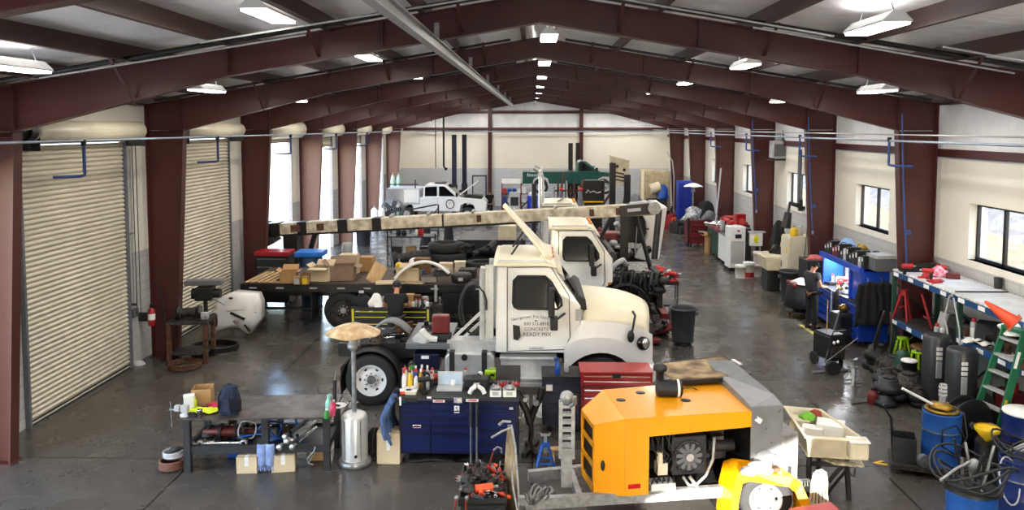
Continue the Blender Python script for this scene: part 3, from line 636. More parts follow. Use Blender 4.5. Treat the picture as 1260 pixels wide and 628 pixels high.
# people -------------------------------------------------------------
def skin_obj(parent, name, J, E, m, sub=2, root=0, label=None):
    """J: {name: (pos, rx, ry)}; E: edges by name"""
    ks = list(J); me = bpy.data.meshes.new(name); me.from_pydata([J[k][0] for k in ks], [(ks.index(a), ks.index(b)) for a, b in E], []); me.materials.append(m)
    o = bpy.data.objects.new(name, me); C.objects.link(o); o.parent = parent
    if label: o['label'] = label
    sk = o.modifiers.new('skin', 'SKIN'); sk.use_smooth_shade = True
    for i, k in enumerate(ks):
        r = J[k][1:]; me.skin_vertices[0].data[i].radius = (r[0], r[1] if len(r) > 1 else r[0]); me.skin_vertices[0].data[i].use_root = (i == root)
    subs(o, sub); return o
def lerp(a, b, t): return tuple(a[i]+(b[i]-a[i])*t for i in range(3))
def person(label, loc, rz, P, shirt, trousers, hat=None, shoes=None, hairm=None, sleeve=.55, scale=1):
    """P holds joints: pelvis, chest, neck, head, and sh/el/wr/hip/kn/an for l and r; faces -y. One continuous skin body with clothing as children."""
    t = thing('person', label, 'person', loc, rz, None, scale); J = {}; E = []
    pv, ch, nk, hd = P['pelvis'], P['chest'], P['neck'], P['head']
    J['pelvis'] = (pv, .13, .1); J['belly'] = (lerp(pv, ch, .5), .115, .085); J['chest'] = (ch, .13, .09); J['neckbase'] = (lerp(ch, nk, .75), .075, .068); J['neck'] = (nk, .056, .058)
    up = Vector(hd)-Vector(nk); up.normalize(); hv = Vector(hd)
    J['jaw'] = (tuple(hv-up*.055+V(0, -.015, 0)), .066, .072); J['skull'] = (tuple(hv+up*.03), .078, .094); J['crown'] = (tuple(hv+up*.085), .055, .068)
    E += [('pelvis', 'belly'), ('belly', 'chest'), ('chest', 'neckbase'), ('neckbase', 'neck'), ('neck', 'jaw'), ('jaw', 'skull'), ('skull', 'crown')]
    SH = {}; SE = []; TR = {'pelvis': (lerp(pv, ch, .12), .18, .14)}; TE = []
    SH['belly0'] = (lerp(pv, ch, -.15), .2, .155); SH['belly'] = (lerp(pv, ch, .5), .185, .15); SH['chest'] = (lerp(ch, nk, .05), .21, .16); SH['collar'] = (lerp(ch, nk, .72), .12, .12); SE += [('belly0', 'belly'), ('belly', 'chest'), ('chest', 'collar')]
    for s in 'lr':
        sh, el, wr, hp, kn, an = (P[k+s] for k in ('sh', 'el', 'wr', 'hip', 'kn', 'an'))
        J['sh'+s] = (sh, .062, .062); J['ua'+s] = (lerp(sh, el, .5), .05, .05); J['el'+s] = (el, .042, .042); J['fa'+s] = (lerp(el, wr, .35), .042, .042); J['wr'+s] = (wr, .027, .03)
        E += [('chest', 'sh'+s), ('sh'+s, 'ua'+s), ('ua'+s, 'el'+s), ('el'+s, 'fa'+s), ('fa'+s, 'wr'+s)]
        d = (Vector(wr)-Vector(el)).normalized(); sd = d.cross(V(0, -1, 0.3)).normalized()*(1 if s == 'r' else -1); cu = d.cross(sd)*(1 if s == 'r' else -1)
        w = Vector(wr); J['palm'+s] = (tuple(w+d*.055), .036, .02); E.append(('wr'+s, 'palm'+s))
        for i, (off, L) in enumerate(((-.03, .07), (-.01, .08), (.01, .075), (.03, .058))):
            b = w+d*.095+sd*off; J['k%d%s' % (i, s)] = (tuple(b), .0105); J['m%d%s' % (i, s)] = (tuple(b+d*L*.5+cu*.012), .0095); J['t%d%s' % (i, s)] = (tuple(b+d*L*.8+cu*.04), .008)
            E += [('palm'+s, 'k%d%s' % (i, s)), ('k%d%s' % (i, s), 'm%d%s' % (i, s)), ('m%d%s' % (i, s), 't%d%s' % (i, s))]
        b = w+d*.045-sd*.035; J['th0'+s] = (tuple(b), .013); J['th1'+s] = (tuple(b-sd*.025+d*.03+cu*.01), .011); J['th2'+s] = (tuple(b-sd*.03+d*.058+cu*.02), .009)
        E += [('palm'+s, 'th0'+s), ('th0'+s, 'th1'+s), ('th1'+s, 'th2'+s)]
        J['hip'+s] = (hp, .09, .095); J['thigh'+s] = (lerp(hp, kn, .45), .078, .08); J['kn'+s] = (kn, .055, .057); J['calf'+s] = (lerp(kn, an, .35), .055, .057); J['an'+s] = (an, .036, .04)
        toe = (an[0]+(.02 if s == 'r' else -.02), an[1]-.17, an[2]-.05); J['toe'+s] = (toe, .042, .022)
        E += [('pelvis', 'hip'+s), ('hip'+s, 'thigh'+s), ('thigh'+s, 'kn'+s), ('kn'+s, 'calf'+s), ('calf'+s, 'an'+s), ('an'+s, 'toe'+s)]
        SH['sh'+s] = (sh, .095, .095); SH['ua'+s] = (lerp(sh, el, sleeve), .078, .078); SE += [('chest', 'sh'+s), ('sh'+s, 'ua'+s)]
        if sleeve > .9: SH['fa'+s] = (lerp(el, wr, .5), .055, .055); SH['cf'+s] = (lerp(el, wr, .95), .043, .043); SE += [('ua'+s, 'fa'+s), ('fa'+s, 'cf'+s)]
        TR['hip'+s] = (hp, .107, .11); TR['thigh'+s] = (lerp(hp, kn, .45), .095, .097); TR['kn'+s] = (kn, .075, .077); TR['calf'+s] = (lerp(kn, an, .4), .075, .077); TR['an'+s] = (lerp(kn, an, .96), .066, .07)
        TE += [('pelvis', 'hip'+s), ('hip'+s, 'thigh'+s), ('thigh'+s, 'kn'+s), ('kn'+s, 'calf'+s), ('calf'+s, 'an'+s)]
        sb = MB(shoes or M_BLK); x, y, z = an; sb.lathe([(.055, 0), (.06, .02), (.05, .07), (.052, .13)], 14, None, (x, y, z-.1)); sb.ell((toe[0], toe[1]+.02, z-.06), (.052, .11, .042), 12); part(t, 'boot', sb)
    skin_obj(t, 'body', J, E, M_SKIN); skin_obj(t, 'shirt', SH, SE, shirt); skin_obj(t, 'trousers', TR, TE, trousers)
    T = Matrix.Translation(hd) @ up.to_track_quat('Z', 'Y').to_matrix().to_4x4()
    hb = MB(hairm or M_HAIR); hb.ell((0, .014, .045), (.088, .1, .085), 16, None, T); part(t, 'hair', hb)
    f = MB(M_SKIN)
    f.ell((0, -.098, -.005), (.014, .02, .024), 8, None, T)
    for s in (-1, 1): f.ell((s*.085, .005, 0), (.012, .02, .032), 8, None, T)
    part(t, 'nose_and_ears', f); e = MB(M_BLK)
    for s in (-1, 1): e.ell((s*.03, -.088, .022), (.012, .008, .008), 8, None, T)
    part(t, 'eye', e); part(t, 'mouth', MB(M_MAROON).ell((0, -.083, -.05), (.024, .008, .006), 8, None, T))
    if hat:
        h = MB(hat); h.lathe([(.1, .045), (.103, .08), (.085, .125), (.04, .148), (.001, .152)], 20, None, (0, .01, 0), T=T)
        h.add([tuple(T @ V(.09*math.cos(a), .01+(-.1-.1*k)*math.sin(a), .055-.012*k)) for k in (0, 1) for a in [PI*i/8 for i in range(9)]], [(i, i+1, 10+i, 9+i) for i in range(8)], None, True)
        part(t, 'cap', h, sol=.006)
    return t
STAND = dict(pelvis=(0, 0, .98), chest=(0, .01, 1.33), neck=(0, .0, 1.52), head=(0, -.02, 1.64), shl=(.19, 0, 1.43), ell=(.26, .03, 1.14), wrl=(.25, -.1, .92), shr=(-.19, 0, 1.43), elr=(-.26, .03, 1.14), wrr=(-.25, -.1, .92),
             hipl=(.09, 0, .93), knl=(.11, -.02, .5), anl=(.12, .02, .1), hipr=(-.09, 0, .93), knr=(-.11, -.02, .5), anr=(-.12, .02, .1))
# ================================================================= foreground left: steel bench, heater, navy cabinet
# --- bench
BZ = .88
bl = F(229, 583); br = F(405, 580); BA = math.atan2(br.y-bl.y, br.x-bl.x); BW = (br-bl).length+.04; BD = 1.05
bench = thing('steel_workbench', 'low dark steel workbench with a lower shelf, left of the patio heater', 'workbench', (bl.x-.03, bl.y, 0), BA)
def BL(x, y, z): return bench.matrix_basis @ V(x, y, z)
part(bench, 'bench_top', MB(mat('oily_steel_plate', '5c5552', .45, .3, scale=5, col2='3c3634')).box(-.04, BW+.04, -.03, BD, BZ-.03, BZ), bev=.004)
for x in (0, BW*.535, BW-.1):
    for y in (0, BD-.13): part(bench, 'leg', MB(M_DGREY).box(x, x+.1, y, y+.1, 0, BZ-.03))
part(bench, 'shelf_rail', MB(M_DGREY).box(.1, BW*.535, .02, .08, .3, .42)); part(bench, 'shelf_rail', MB(M_DGREY).box(BW*.535+.1, BW-.1, .02, .08, .3, .42)); part(bench, 'shelf_rail', MB(M_DGREY).box(.1, BW-.1, BD-.1, BD-.05, .3, .42))
part(bench, 'lower_shelf', MB(M_BLK).box(.02, BW-.02, .06, BD-.06, .34, .37))
for x in (0.02, BW-.08): part(bench, 'end_rail', MB(M_DGREY).box(x, x+.06, .1, BD-.13, .3, .42)); part(bench, 'end_rail', MB(M_DGREY).box(x, x+.06, .1, BD-.13, BZ-.12, BZ-.03))
carton('open cardboard box with a white printed front on the workbench', F(250, 496, BZ), (.3, .32, .27), BA+.15, True, M_CARD, flaps=(0, 0, 0, 0))
t = thing('white_tub', 'white tub standing on the left end of the workbench', 'tub', F(233, 503, BZ), BA+.3); part(t, 'body', MB(M_WPL).box(-.08, .08, -.07, .07, 0, .2), bev=.015); part(t, 'lid', MB(M_WPL).box(-.085, .085, -.075, .075, .2, .225), bev=.006)
bottle('small yellow-green bottle beside the white tub on the workbench', F(240, 503, BZ), .032, .2, M_HIVIS, M_WPL)
# backpack
bp = thing('backpack', 'navy blue backpack standing on the workbench', 'backpack', F(283, 509, BZ), BA-.25)
b = MB(M_CLOTHN)
def fn(u, v):
    a = 2*PI*u; z = .44*v; k = (1-.25*max(0, v-.55)/.45)*(.86+.14*math.sin(PI*v)); c, s = math.cos(a), math.sin(a); q = (abs(c)**3.2+abs(s)**3.2)**(-1/3.2)
    return (.16*q*c*k, .11*q*s*k+.02*v, z)
b.grid(fn, 28, 12); b.ell((0, .02, .435), (.13, .09, .02), 16); part(bp, 'bag', b)
part(bp, 'front_pocket', MB(M_CLOTHN).cbox((0, -.115, .16), (.22, .06, .22)), bev=.025); part(bp, 'side_pocket', MB(M_CLOTHK).cbox((.155, 0, .13), (.05, .12, .2)), bev=.02)
for s in (-1, 1): part(bp, 'strap', MB(M_CLOTHK).tube([(s*.07, -.12, .4), (s*.09, -.17, .3), (s*.1, -.16, .15), (s*.1, -.12, .05)], .014, 6))
part(bp, 'top_handle', MB(M_CLOTHK).tube([(-.04, .02, .44), (-.03, .02, .475), (.03, .02, .475), (.04, .02, .44)], .008, 6))
# vest, cloth, mug
b = MB(M_HIVIS); b.grid(lambda u, v: ((u-.5)*.46, (v-.5)*.2, .03+.05*math.sin(PI*u)*math.sin(PI*v)+.018*math.sin(14*u+5*v)*math.cos(9*v)), 24, 12)
vest = one('safety_vest', 'crumpled yellow hi-vis vest on the workbench in front of the open box', 'vest', b, F(250, 508, BZ), BA, sol=.006)
lump('red_cloth', 'crumpled red cloth between the open box and the backpack', 'cloth', F(265, 500, BZ), (.24, .14, .07), mat('red_cloth', 'c8304a', .9, var=.3), 3)
t = thing('dark_mug', 'dark metal tumbler at the front edge of the workbench', 'cup', F(246, 514, BZ)); part(t, 'cup_body', MB(M_GREASE2).lathe([(.035, 0), (.042, .12), (.038, .12), (.03, .01)], 16)); part(t, 'rim', MB(M_CHROME).lathe([(.042, .115), (.045, .125), (.038, .13)], 16, caps=False))
lump('glove', 'black work glove on the left front corner of the workbench', 'glove', F(236, 512, BZ), (.2, .12, .06), M_CLOTHK, 8)
# vise
v_ = thing('bench_vise', 'grey bench vise bolted at the left corner of the workbench', 'vise', BL(.0, .12, BZ), BA)
part(v_, 'vise_base', MB(M_LGREY).lathe([(.08, 0), (.08, .03), (.05, .05), (.05, .08)], 16)); part(v_, 'fixed_jaw', MB(M_LGREY).box(-.06, .05, -.05, .05, .07, .17), bev=.01); j = part(v_, 'moving_jaw', MB(M_LGREY).box(-.16, -.08, -.045, .045, .08, .17), bev=.01)
part(j, 'screw', MB(M_STEEL).cyl((-.24, 0, .1), (0, 0, .1), .016)); part(j, 'screw_handle', MB(M_STEEL).cyl((-.22, -.02, .24), (-.22, .02, -.16), .009).ell((-.22, .02, -.17), .018, 8))
# bottles right end
bottle('pale teal spray bottle on the right end of the workbench', F(404, 508, BZ), .045, .27, M_TEALP, M_TEALP, True)
bottle('pink bottle at the right end of the workbench', F(409, 512, BZ), .045, .22, M_PINK, M_PINK)
bottle('green jug at the front right corner of the workbench', F(402, 515, BZ), .045, .15, M_GRNP, M_WPL)
bottle('red-banded bottle behind the pink one on the workbench', F(411, 506, BZ), .035, .18, M_REDP, M_WPL)
t = thing('white_tray', 'white dish with parts on the right end of the workbench', 'dish', F(417, 501, BZ), .3); part(t, 'dish', MB(M_WPL).lathe([(.09, 0), (.13, .03), (.12, .03), (.085, .008), (.001, .008)], 20)); part(t, 'part', MB(M_BLK).cyl((.02, 0, .01), (-.05, .02, .03), .02))
t = thing('grease_gun', 'upright black grease gun on the workbench beside the heater', 'grease gun', F(412, 494, BZ)); part(t, 'barrel', MB(M_BLKP).cyl((0, 0, 0), (0, 0, .3), .03)); part(t, 'head', MB(M_DGREY).cyl((0, 0, .3), (0, 0, .36), .034)); part(t, 'lever', MB(M_STEEL).cyl((0, 0, .36), (.03, 0, .52), .009))
# on lower shelf
SZ = .37
for i, (x, y, L, m) in enumerate(((1.62, .2, .8, M_CHROME), (1.72, .25, .8, M_ALU), (1.82, .2, .82, M_CHROME), (1.68, .32, .8, M_STEEL), (1.78, .36, .82, M_ALU))):
    t = thing('chrome_strut', 'chrome strut in the bundle on the right half of the workbench shelf', 'strut', BL(x-.12, y-.22, SZ+.05+.07*(i % 2)+.05*(i//3)), BA+.0, 'chrome struts on the workbench shelf')
    part(t, 'rod', MB(m).cyl((0, 0, 0), (.22, .68, .03), .028)); part(t, 'end_ball', MB(M_CHROME).ell((-.01, -.03, 0), .05, 12)); part(t, 'collar', MB(M_BLK).cyl((.02, .06, .003), (.04, .12, .006), .036))
for i, (x, y, r, tr) in enumerate(((1.42, .42, .22, .016), (1.25, .35, .17, .013))):
    pts = [(r*math.cos(a)*(1+.1*math.sin(3*a)), .12*math.sin(2.1*a)*.5, r*.95+r*math.sin(a)*.9) for a in [k*2*PI/22 for k in range(40)]]
    one('blue_hose', ('large', 'smaller')[i]+' loop of blue hose on the workbench shelf', 'hose', MB(M_BLUE).tube(pts, tr, 6), BL(x, y, SZ), BA+.2)
one('blue_hose', 'blue hose lying along the middle of the workbench shelf', 'hose', MB(M_BLUE).tube([(-.5, 0, .12), (-.2, .05, .14), (.1, -.05, .1), (.4, .02, .05), (.55, -.05, .03)], .014, 6), BL(1.3, .22, SZ), BA)
one('grey_hose', 'grey looped hose under the middle of the workbench top', 'hose', MB(M_LGREY).tube([(.14*math.cos(a), .05*math.sin(3*a), .2+.16*math.sin(a)) for a in [k*.35 for k in range(30)]], .012, 6), BL(.9, .3, SZ), BA)
t = thing('red_axle_part', 'dark red machine housing on the left half of the workbench shelf', 'machine part', BL(.55, .5, SZ+.1), BA); part(t, 'housing', MB(mat('dark_red_casting', '6a2a22', .5, .3, var=.5, scale=9)).lathe([(.02, -.42), (.05, -.4), (.06, -.2), (.1, -.12), (.1, .1), (.06, .2), (.05, .42)], 16, None, (0, 0, 0), 'x')); part(t, 'flange', MB(M_GREASE2).cyl((-.14, 0, 0), (-.1, 0, 0), .13)); part(t, 'flange', MB(M_GREASE2).cyl((.1, 0, 0), (.13, 0, 0), .12))
t = thing('torque_rod', 'long steel torque rod with ring ends at the front of the workbench shelf', 'rod', BL(.55, .14, SZ+.05), BA); part(t, 'rod', MB(M_CHROME).cyl((-.3, 0, 0), (.28, 0, 0), .025))
for s in (-1, 1): part(t, 'ring_end', MB(M_STEEL).lathe([(.03, -.035), (.06, -.035), (.06, .035), (.03, .035), (.03, -.035)], 18, None, (s*.34, 0, 0), 'y', caps=False))
t = thing('chrome_pipe', 'short chrome pipe with a nut at the left of the workbench shelf', 'pipe', BL(.2, .2, SZ+.035), BA+.3); part(t, 'tube', MB(M_CHROME).cyl((-.1, 0, 0), (.2, 0, 0), .03)); part(t, 'nut', MB(M_STEEL).cyl((-.14, 0, 0), (-.09, 0, 0), .045, n=6))
scatter([('wrench', None), ('gearpart', None), ('bracket', None), ('shop_rag', M_CLOTHK), ('hammer', None)], 20, 'loose {} among parts on the workbench shelf', '{}s on the workbench shelf', lambda R: BL(R.uniform(.2, 1.5), R.uniform(.35, .9), SZ+R.uniform(0, .03)), 4, (1, 1.6))
t = thing('work_gloves', 'pair of pale blue gloves hung over the workbench rail', 'gloves', BL(1.28, -.0, .42), BA)
for i, x in enumerate((-.07, .06)):
    g = part(t, 'glove', MB(mat('pale_blue_glove', '8ea4d6', .9, var=.3, scale=8)).grid(lambda u, v, x=x: (x+(u-.5)*.12*(1+.2*math.sin(3*v)), .03*math.sin(PI*u)*-1-.015, .04-.36*v+.0*u), 6, 8), sol=.02)
    for k in range(4): part(g, 'finger', MB(MATS['pale_blue_glove']).tube([(x-.045+.03*k, -.02, -.31), (x-.05+.032*k, -.03, -.37-.02*(k % 2))], .013, 6))
t = thing('clamp', 'steel clamp hooked on the right shelf rail of the workbench', 'clamp', BL(1.98, -.01, .14), BA); part(t, 'hook', MB(M_STEEL).tube([(.06, 0, .26), (.05, -.03, .2), (-.06, -.03, .08), (-.05, -.02, 0), (.03, -.02, -.02)], .011, 6)); part(t, 'screw', MB(M_STEEL).cyl((-.05, -.02, 0), (.05, -.02, .16), .008))
carton('white-fronted carton on the floor under the left half of the workbench', BL(.98, .1, 0), (.32, .3, .27), BA, False, M_CARDL)
carton('tan carton on the floor under the middle of the workbench', BL(1.52, .15, 0), (.36, .34, .27), BA+.1, False, M_CARDL)
carton('small brown carton under the right end of the workbench', BL(2.0, .55, 0), (.3, .3, .32), BA, False, M_CARD)
t = thing('blue_tote', 'blue plastic tote under the back of the workbench', 'tote', BL(.75, .7, 0), BA); part(t, 'tub', MB(M_BLUE).box(-.25, .25, -.16, .16, 0, .22), bev=.02); part(t, 'lid', MB(M_BLUE).box(-.27, .27, -.18, .18, .22, .25), bev=.01)
p = F(211, 579)
hose_coil('hose_coil', 'coil of brown air hose on the floor left of the workbench', 'hose', p+V(-.02, .05, 0), .19, mat('brown_hose', '7a5040', .6, var=.3), 5, .019)
hose_coil('cable_coil', 'coil of pale cable lying on top of the brown hose coil', 'cable', p+V(.02, .08, .19), .15, M_LGREY, 4, .014, seed=3)
lump('rag', 'grey rag on the pile of coiled hose by the workbench', 'rag', p+V(.03, .1, .28), (.2, .2, .06), M_CLOTHG, 5)
# --- heater
patio_heater('stainless patio heater with a dented cream reflector, beside the workbench', F(437, 571))
lump('wire_bundle', 'tangle of dark wire and rag on the floor right of the heater', 'wire', F(459, 565)+V(0, .2, 0), (.3, .3, .45), M_GREASE, 6)
# --- carton + jackets
CL = F(491, 571); CW = F(638, 571).x-CL.x
carton('tall brown carton on the floor left of the navy tool chest', F(478, 572)+V(0, .15, 0), (.38, .3, .52), 0, False, M_CARDL)
# --- navy chest
CH = 1.06; CDp = .92
ch = thing('tool_chest', 'wide navy tool chest with cluttered top, right of the patio heater', 'tool chest', (CL.x, CL.y, 0))
drawers_chest(ch, CW, CDp, CH, [(.05, .52, [.1, .13, .13, .13, .32]), (.52, 1.25, [.1, .13, .13, .13, .32]), (1.25, CW-.05, [.1, .13, .2, .2, .18])], M_NAVYD, M_NAVY, M_NAVYD, .16)
part(ch, 'top_mat', MB(M_BLKP).box(.02, CW-.02, .04, CDp-.02, CH, CH+.012)); part(ch, 'top_rim', MB(M_NAVYD).box(-.01, CW+.01, -.01, CDp, CH-.05, CH-.002), bev=.008)
part(ch, 'side_handle', MB(M_CHROME).tube([(CW, .2, .7), (CW+.05, .2, .7), (CW+.05, .7, .7), (CW, .7, .7)], .014))
def sticker(px, py, w, h, m, lab):
    q = G(px, py, CL.y-.013); return part(ch, 'sticker', MB(m).box(q.x-CL.x-w/2, q.x-CL.x+w/2, -.016, -.011, q.z-h/2, q.z+h/2), lab)
sticker(540, 494, .19, .04, M_WPL, 'white and red badge sticker'); sticker(581, 493, .2, .045, M_WPL, 'second badge sticker')
for px, py in ((540, 494), (581, 493)):
    q = G(px, py, CL.y-.018)
    part(ch, 'badge_mark', MB(M_REDP).prism([(q.x-CL.x-.08, q.z-.006), (q.x-CL.x-.05, q.z+.012), (q.x-CL.x+.08, q.z+.008), (q.x-CL.x+.06, q.z-.012)], 'y', -.019, -.016))
sticker(528, 489.5, .07, .03, M_PAPER, 'small white sticker'); sticker(563.5, 493, .13, .09, mat('picture_sticker', '4a6ab0', .4, scale=30, col2='e8d8b0'), 'picture sticker')
sticker(513, 525, .13, .05, M_PAPER, 'white sticker with red lettering'); q = G(513, 525, CL.y-.018); part(ch, 'sticker_mark', MB(M_REDP).box(q.x-CL.x-.05, q.x-CL.x+.05, -.019, -.016, q.z-.013, q.z+.013))
sticker(562, 504, .085, .12, M_PAPER, 'white number card'); q = G(562, 504, CL.y-.018); text_part(ch, 'card_number', '5', .1, (q.x-CL.x, -.018, q.z), (PI/2, 0, 0), M_BLK, .001)
sticker(492.5, 494, .03, .14, M_PAPER, 'tall white sticker on the left edge'); sticker(629, 503, .06, .04, M_LGREY, 'triangular grey sticker'); sticker(630, 538, .04, .05, M_PAPER, 'white sticker low on the right'); sticker(631, 551, .035, .12, M_PAPER, 'tall white sticker low on the right')
sticker(505, 493, .2, .06, M_BLKP, 'black control strip'); sticker(498, 494, .04, .05, M_GREEN, 'green sticker')
TZ = CH+.012
def T_(px, py): return F(px, py, TZ)
# jackets on the left end
for i, (m, x, w, lab) in enumerate(((M_CLOTHB, -.12, .3, 'blue-grey work jacket hanging on the left end of the navy tool chest'), (M_CLOTHN, -.05, .2, 'navy jacket hanging behind the blue-grey one on the tool chest'))):
    t = thing('jacket', lab, 'jacket', (CL.x-.04, CL.y+.1+.3*i, CH-.02))
    g = MB(m); g.grid(lambda u, v, w=w: (-.05-.1*math.sin(PI*v)-.1*v*w+.03*math.sin(17*u+2*v), (u-.5)*(.3+.2*v), -.68*v+.03*math.sin(9*u)*v+.06*math.sin(PI*u)), 26, 14); part(t, 'coat', g, sol=.04)
    for s in (-1, 1): part(t, 'sleeve', MB(m).tube([(-.1, s*.18, -.05), (-.18, s*.24, -.25), (-.17, s*.2, -.48), (-.14, s*.17, -.6)], .055, 8))
    part(t, 'hook', MB(M_STEEL).tube([(.05, 0, -.1), (.0, 0, .02), (-.05, 0, .04)], .008, 6))
R = random.Random(3)
cols = [(M_WPL, M_REDP), (M_YELP, M_BLK), (M_WPL, M_BLUE), (M_BRASS, M_WPL), (M_LGREY, M_BLK), (M_TAN, M_REDP), (M_WPL, M_GRNP), (M_BLKP, M_REDP), (M_ORANGE, M_WPL), (M_LGREY, M_WPL), (M_WPL, M_BLK), (M_AMBER, M_BLK), (M_REDP, M_WPL)]
names = ['white red-capped', 'yellow', 'white blue-capped', 'brass-coloured', 'light grey', 'beige red-capped', 'white green-capped', 'black', 'orange', 'pale grey', 'white black-capped', 'amber', 'red']
for i, (m, c) in enumerate(cols):
    px = 498+(i % 5)*7+R.uniform(-1, 1); py = 479-(i//5)*5
    bottle('%s bottle among the row on the left end of the navy chest' % names[i], T_(px, py), .042, R.uniform(.26, .36), m, c, i in (0, 2, 6))
for i, (px, py, m, nm) in enumerate(((499, 484, M_ORANGE, 'orange'), (506, 485, M_TAN, 'beige'), (503, 481, M_REDP, 'red'))):
    t = thing('small_parts_box', '%s parts box at the front left of the navy chest top' % nm, 'box', T_(px, py), R.uniform(-.3, .3)); part(t, 'body', MB(m).box(-.09, .09, -.06, .06, 0, .05), bev=.006); part(t, 'lid', MB(M_PAPER).box(-.092, .092, -.062, .062, .05, .06))
t = thing('drill', 'black cordless drill standing on the navy chest top', 'drill', T_(522, 484), .4); part(t, 'grip', MB(M_BLKP).box(-.03, .03, -.025, .025, .06, .2), bev=.01); part(t, 'battery', MB(M_BLK).box(-.06, .06, -.045, .045, 0, .06), bev=.008); part(t, 'motor', MB(M_BLKP).cyl((-.1, 0, .23), (.1, 0, .23), .045)); part(t, 'chuck', MB(M_STEEL).cyl((.1, 0, .23), (.16, 0, .23), .025))
lump('black_bag', 'black tool bag behind the drill on the navy chest', 'bag', T_(523, 476), (.26, .22, .26), M_CLOTHK, 12)
t = thing('red_impact_wrench', 'red air wrench lying at the back of the navy chest', 'wrench', T_(538, 470), .1); part(t, 'body', MB(M_RED2).cyl((-.2, 0, .08), (.16, 0, .08), .06)); part(t, 'grip', MB(M_RED2).cyl((.1, 0, .06), (.14, -.16, .03), .035)); part(t, 'anvil', MB(M_STEEL).cyl((-.27, 0, .08), (-.2, 0, .08), .03))
t = thing('silver_case', 'open silver case with a light top on the middle of the navy chest', 'laptop', T_(553, 482), .02); part(t, 'case_base', MB(M_LGREY).box(-.21, .21, -.02, .2, 0, .05), bev=.008); part(t, 'lid', MB(M_LGREY).box(-.21, .21, .2, .225, .03, .27), bev=.006); part(t, 'screen', MB(mat('pale_case_top', 'b8cbe0', .3, var=.1)).box(-.19, .19, .196, .2, .06, .25))  # a case with a light top, built in laptop form; screen is its pale panel
t = thing('power_tool_case', 'black hard case with white lettering on the navy chest top', 'case', T_(586, 478), 0); part(t, 'shell', MB(M_BLKP).box(-.2, .2, -.06, .2, 0, .17), bev=.015); part(t, 'handle', MB(M_BLKP).tube([(-.07, .07, .17), (-.07, .07, .2), (.07, .07, .2), (.07, .07, .17)], .01)); part(t, 'case_mark', MB(M_WPL).prism([(-.06, .07), (-.03, .11), (.07, .11), (.04, .09), (.07, .07), (0, .085)], 'y', -.066, -.06))
t = thing('pipe_elbow', 'pale plastic pipe elbow on the front of the navy chest', 'pipe elbow', T_(587, 486), 0); part(t, 'bend', MB(M_WPL).tube([(-.12, 0, .02), (-.09, 0, .09), (-.03, 0, .13), (.03, 0, .13), (.09, 0, .09), (.12, 0, .02)], .038, 12)); part(t, 'clamp', MB(M_STEEL).lathe([(.042, -.012), (.042, .012)], 14, None, (0, 0, .133), 'x', caps=False))
for i, px in enumerate((610, 627)):
    c = carton('%s white carton at the front right of the navy chest' % ('left', 'right')[i], T_(px, 487.5), (.19 if i == 0 else .22, .14, .12), 0, False, M_PAPER, tape=False); part(c, 'lid_print', MB(M_LGREY).box(-.05, .05, -.072, -.07, .03, .09))
    tool('gearpart', 'round chrome part sitting on the %s white carton' % ('left', 'right')[i], T_(px, 487.5)+V(0, 0, .125), 0, None, None, M_STEEL)
t = thing('socket_set', 'open red-lined socket set at the back right of the navy chest', 'socket set', T_(625, 475), 0); part(t, 'tray', MB(M_RED2).box(-.2, .2, -.1, .1, 0, .05)); part(t, 'lid', MB(M_BLKP).beam((0, .1, .03), (0, .18, .3), .42, .03, up=(0, 1, 0)))
for i in range(7): part(t, 'socket', MB(M_CHROME).cyl((-.16+.05*i, -.02, .05), (-.16+.05*i, -.02, .1), .018, n=10))
t = thing('lime_toolbox', 'small lime green case at the back of the navy chest', 'case', T_(606, 466), 0); part(t, 'shell', MB(M_LIME).box(-.13, .13, -.06, .06, 0, .14), bev=.012); part(t, 'latch', MB(M_BLK).box(-.04, .04, -.07, -.058, .06, .1)); part(t, 'handle', MB(M_LIME).tube([(-.06, 0, .14), (-.05, 0, .18), (.05, 0, .18), (.06, 0, .14)], .011))
scatter([('wrench', None), ('can', None), ('screwdriver', None), ('gearpart', None), ('socket_case', None), ('filter', None)], 18, 'small {} on the crowded top of the navy tool chest', '{}s on the navy chest top', lambda R: T_(R.uniform(530, 632), R.uniform(466, 477)), 9)
lump('floor_rag', 'dark oily rags under the navy tool chest', 'rag', F(530, 572)+V(0, .2, 0), (.9, .3, .09), M_GREASE, 15)
for x in (583, 590):
    q = F(x, 556); t = thing('grey_pole', '%s of two grey gripped poles standing before the navy chest' % ('left' if x < 586 else 'right'), 'pole', (q.x, CL.y-.12, 0)); part(t, 'shaft', MB(M_GREY).cyl((0, 0, 0.02), (0, .08, 1.02), .017)); part(t, 'grip', MB(M_DGREY).cyl((0, .052, .65), (0, .082, 1.04), .026)); part(t, 'foot', MB(M_BLK).cyl((0, 0, 0), (0, 0, .05), .03))
# ================================================================= foreground centre: carts, chests, pump trailer, tubs
def loc_of(o): return Vector(o.location)
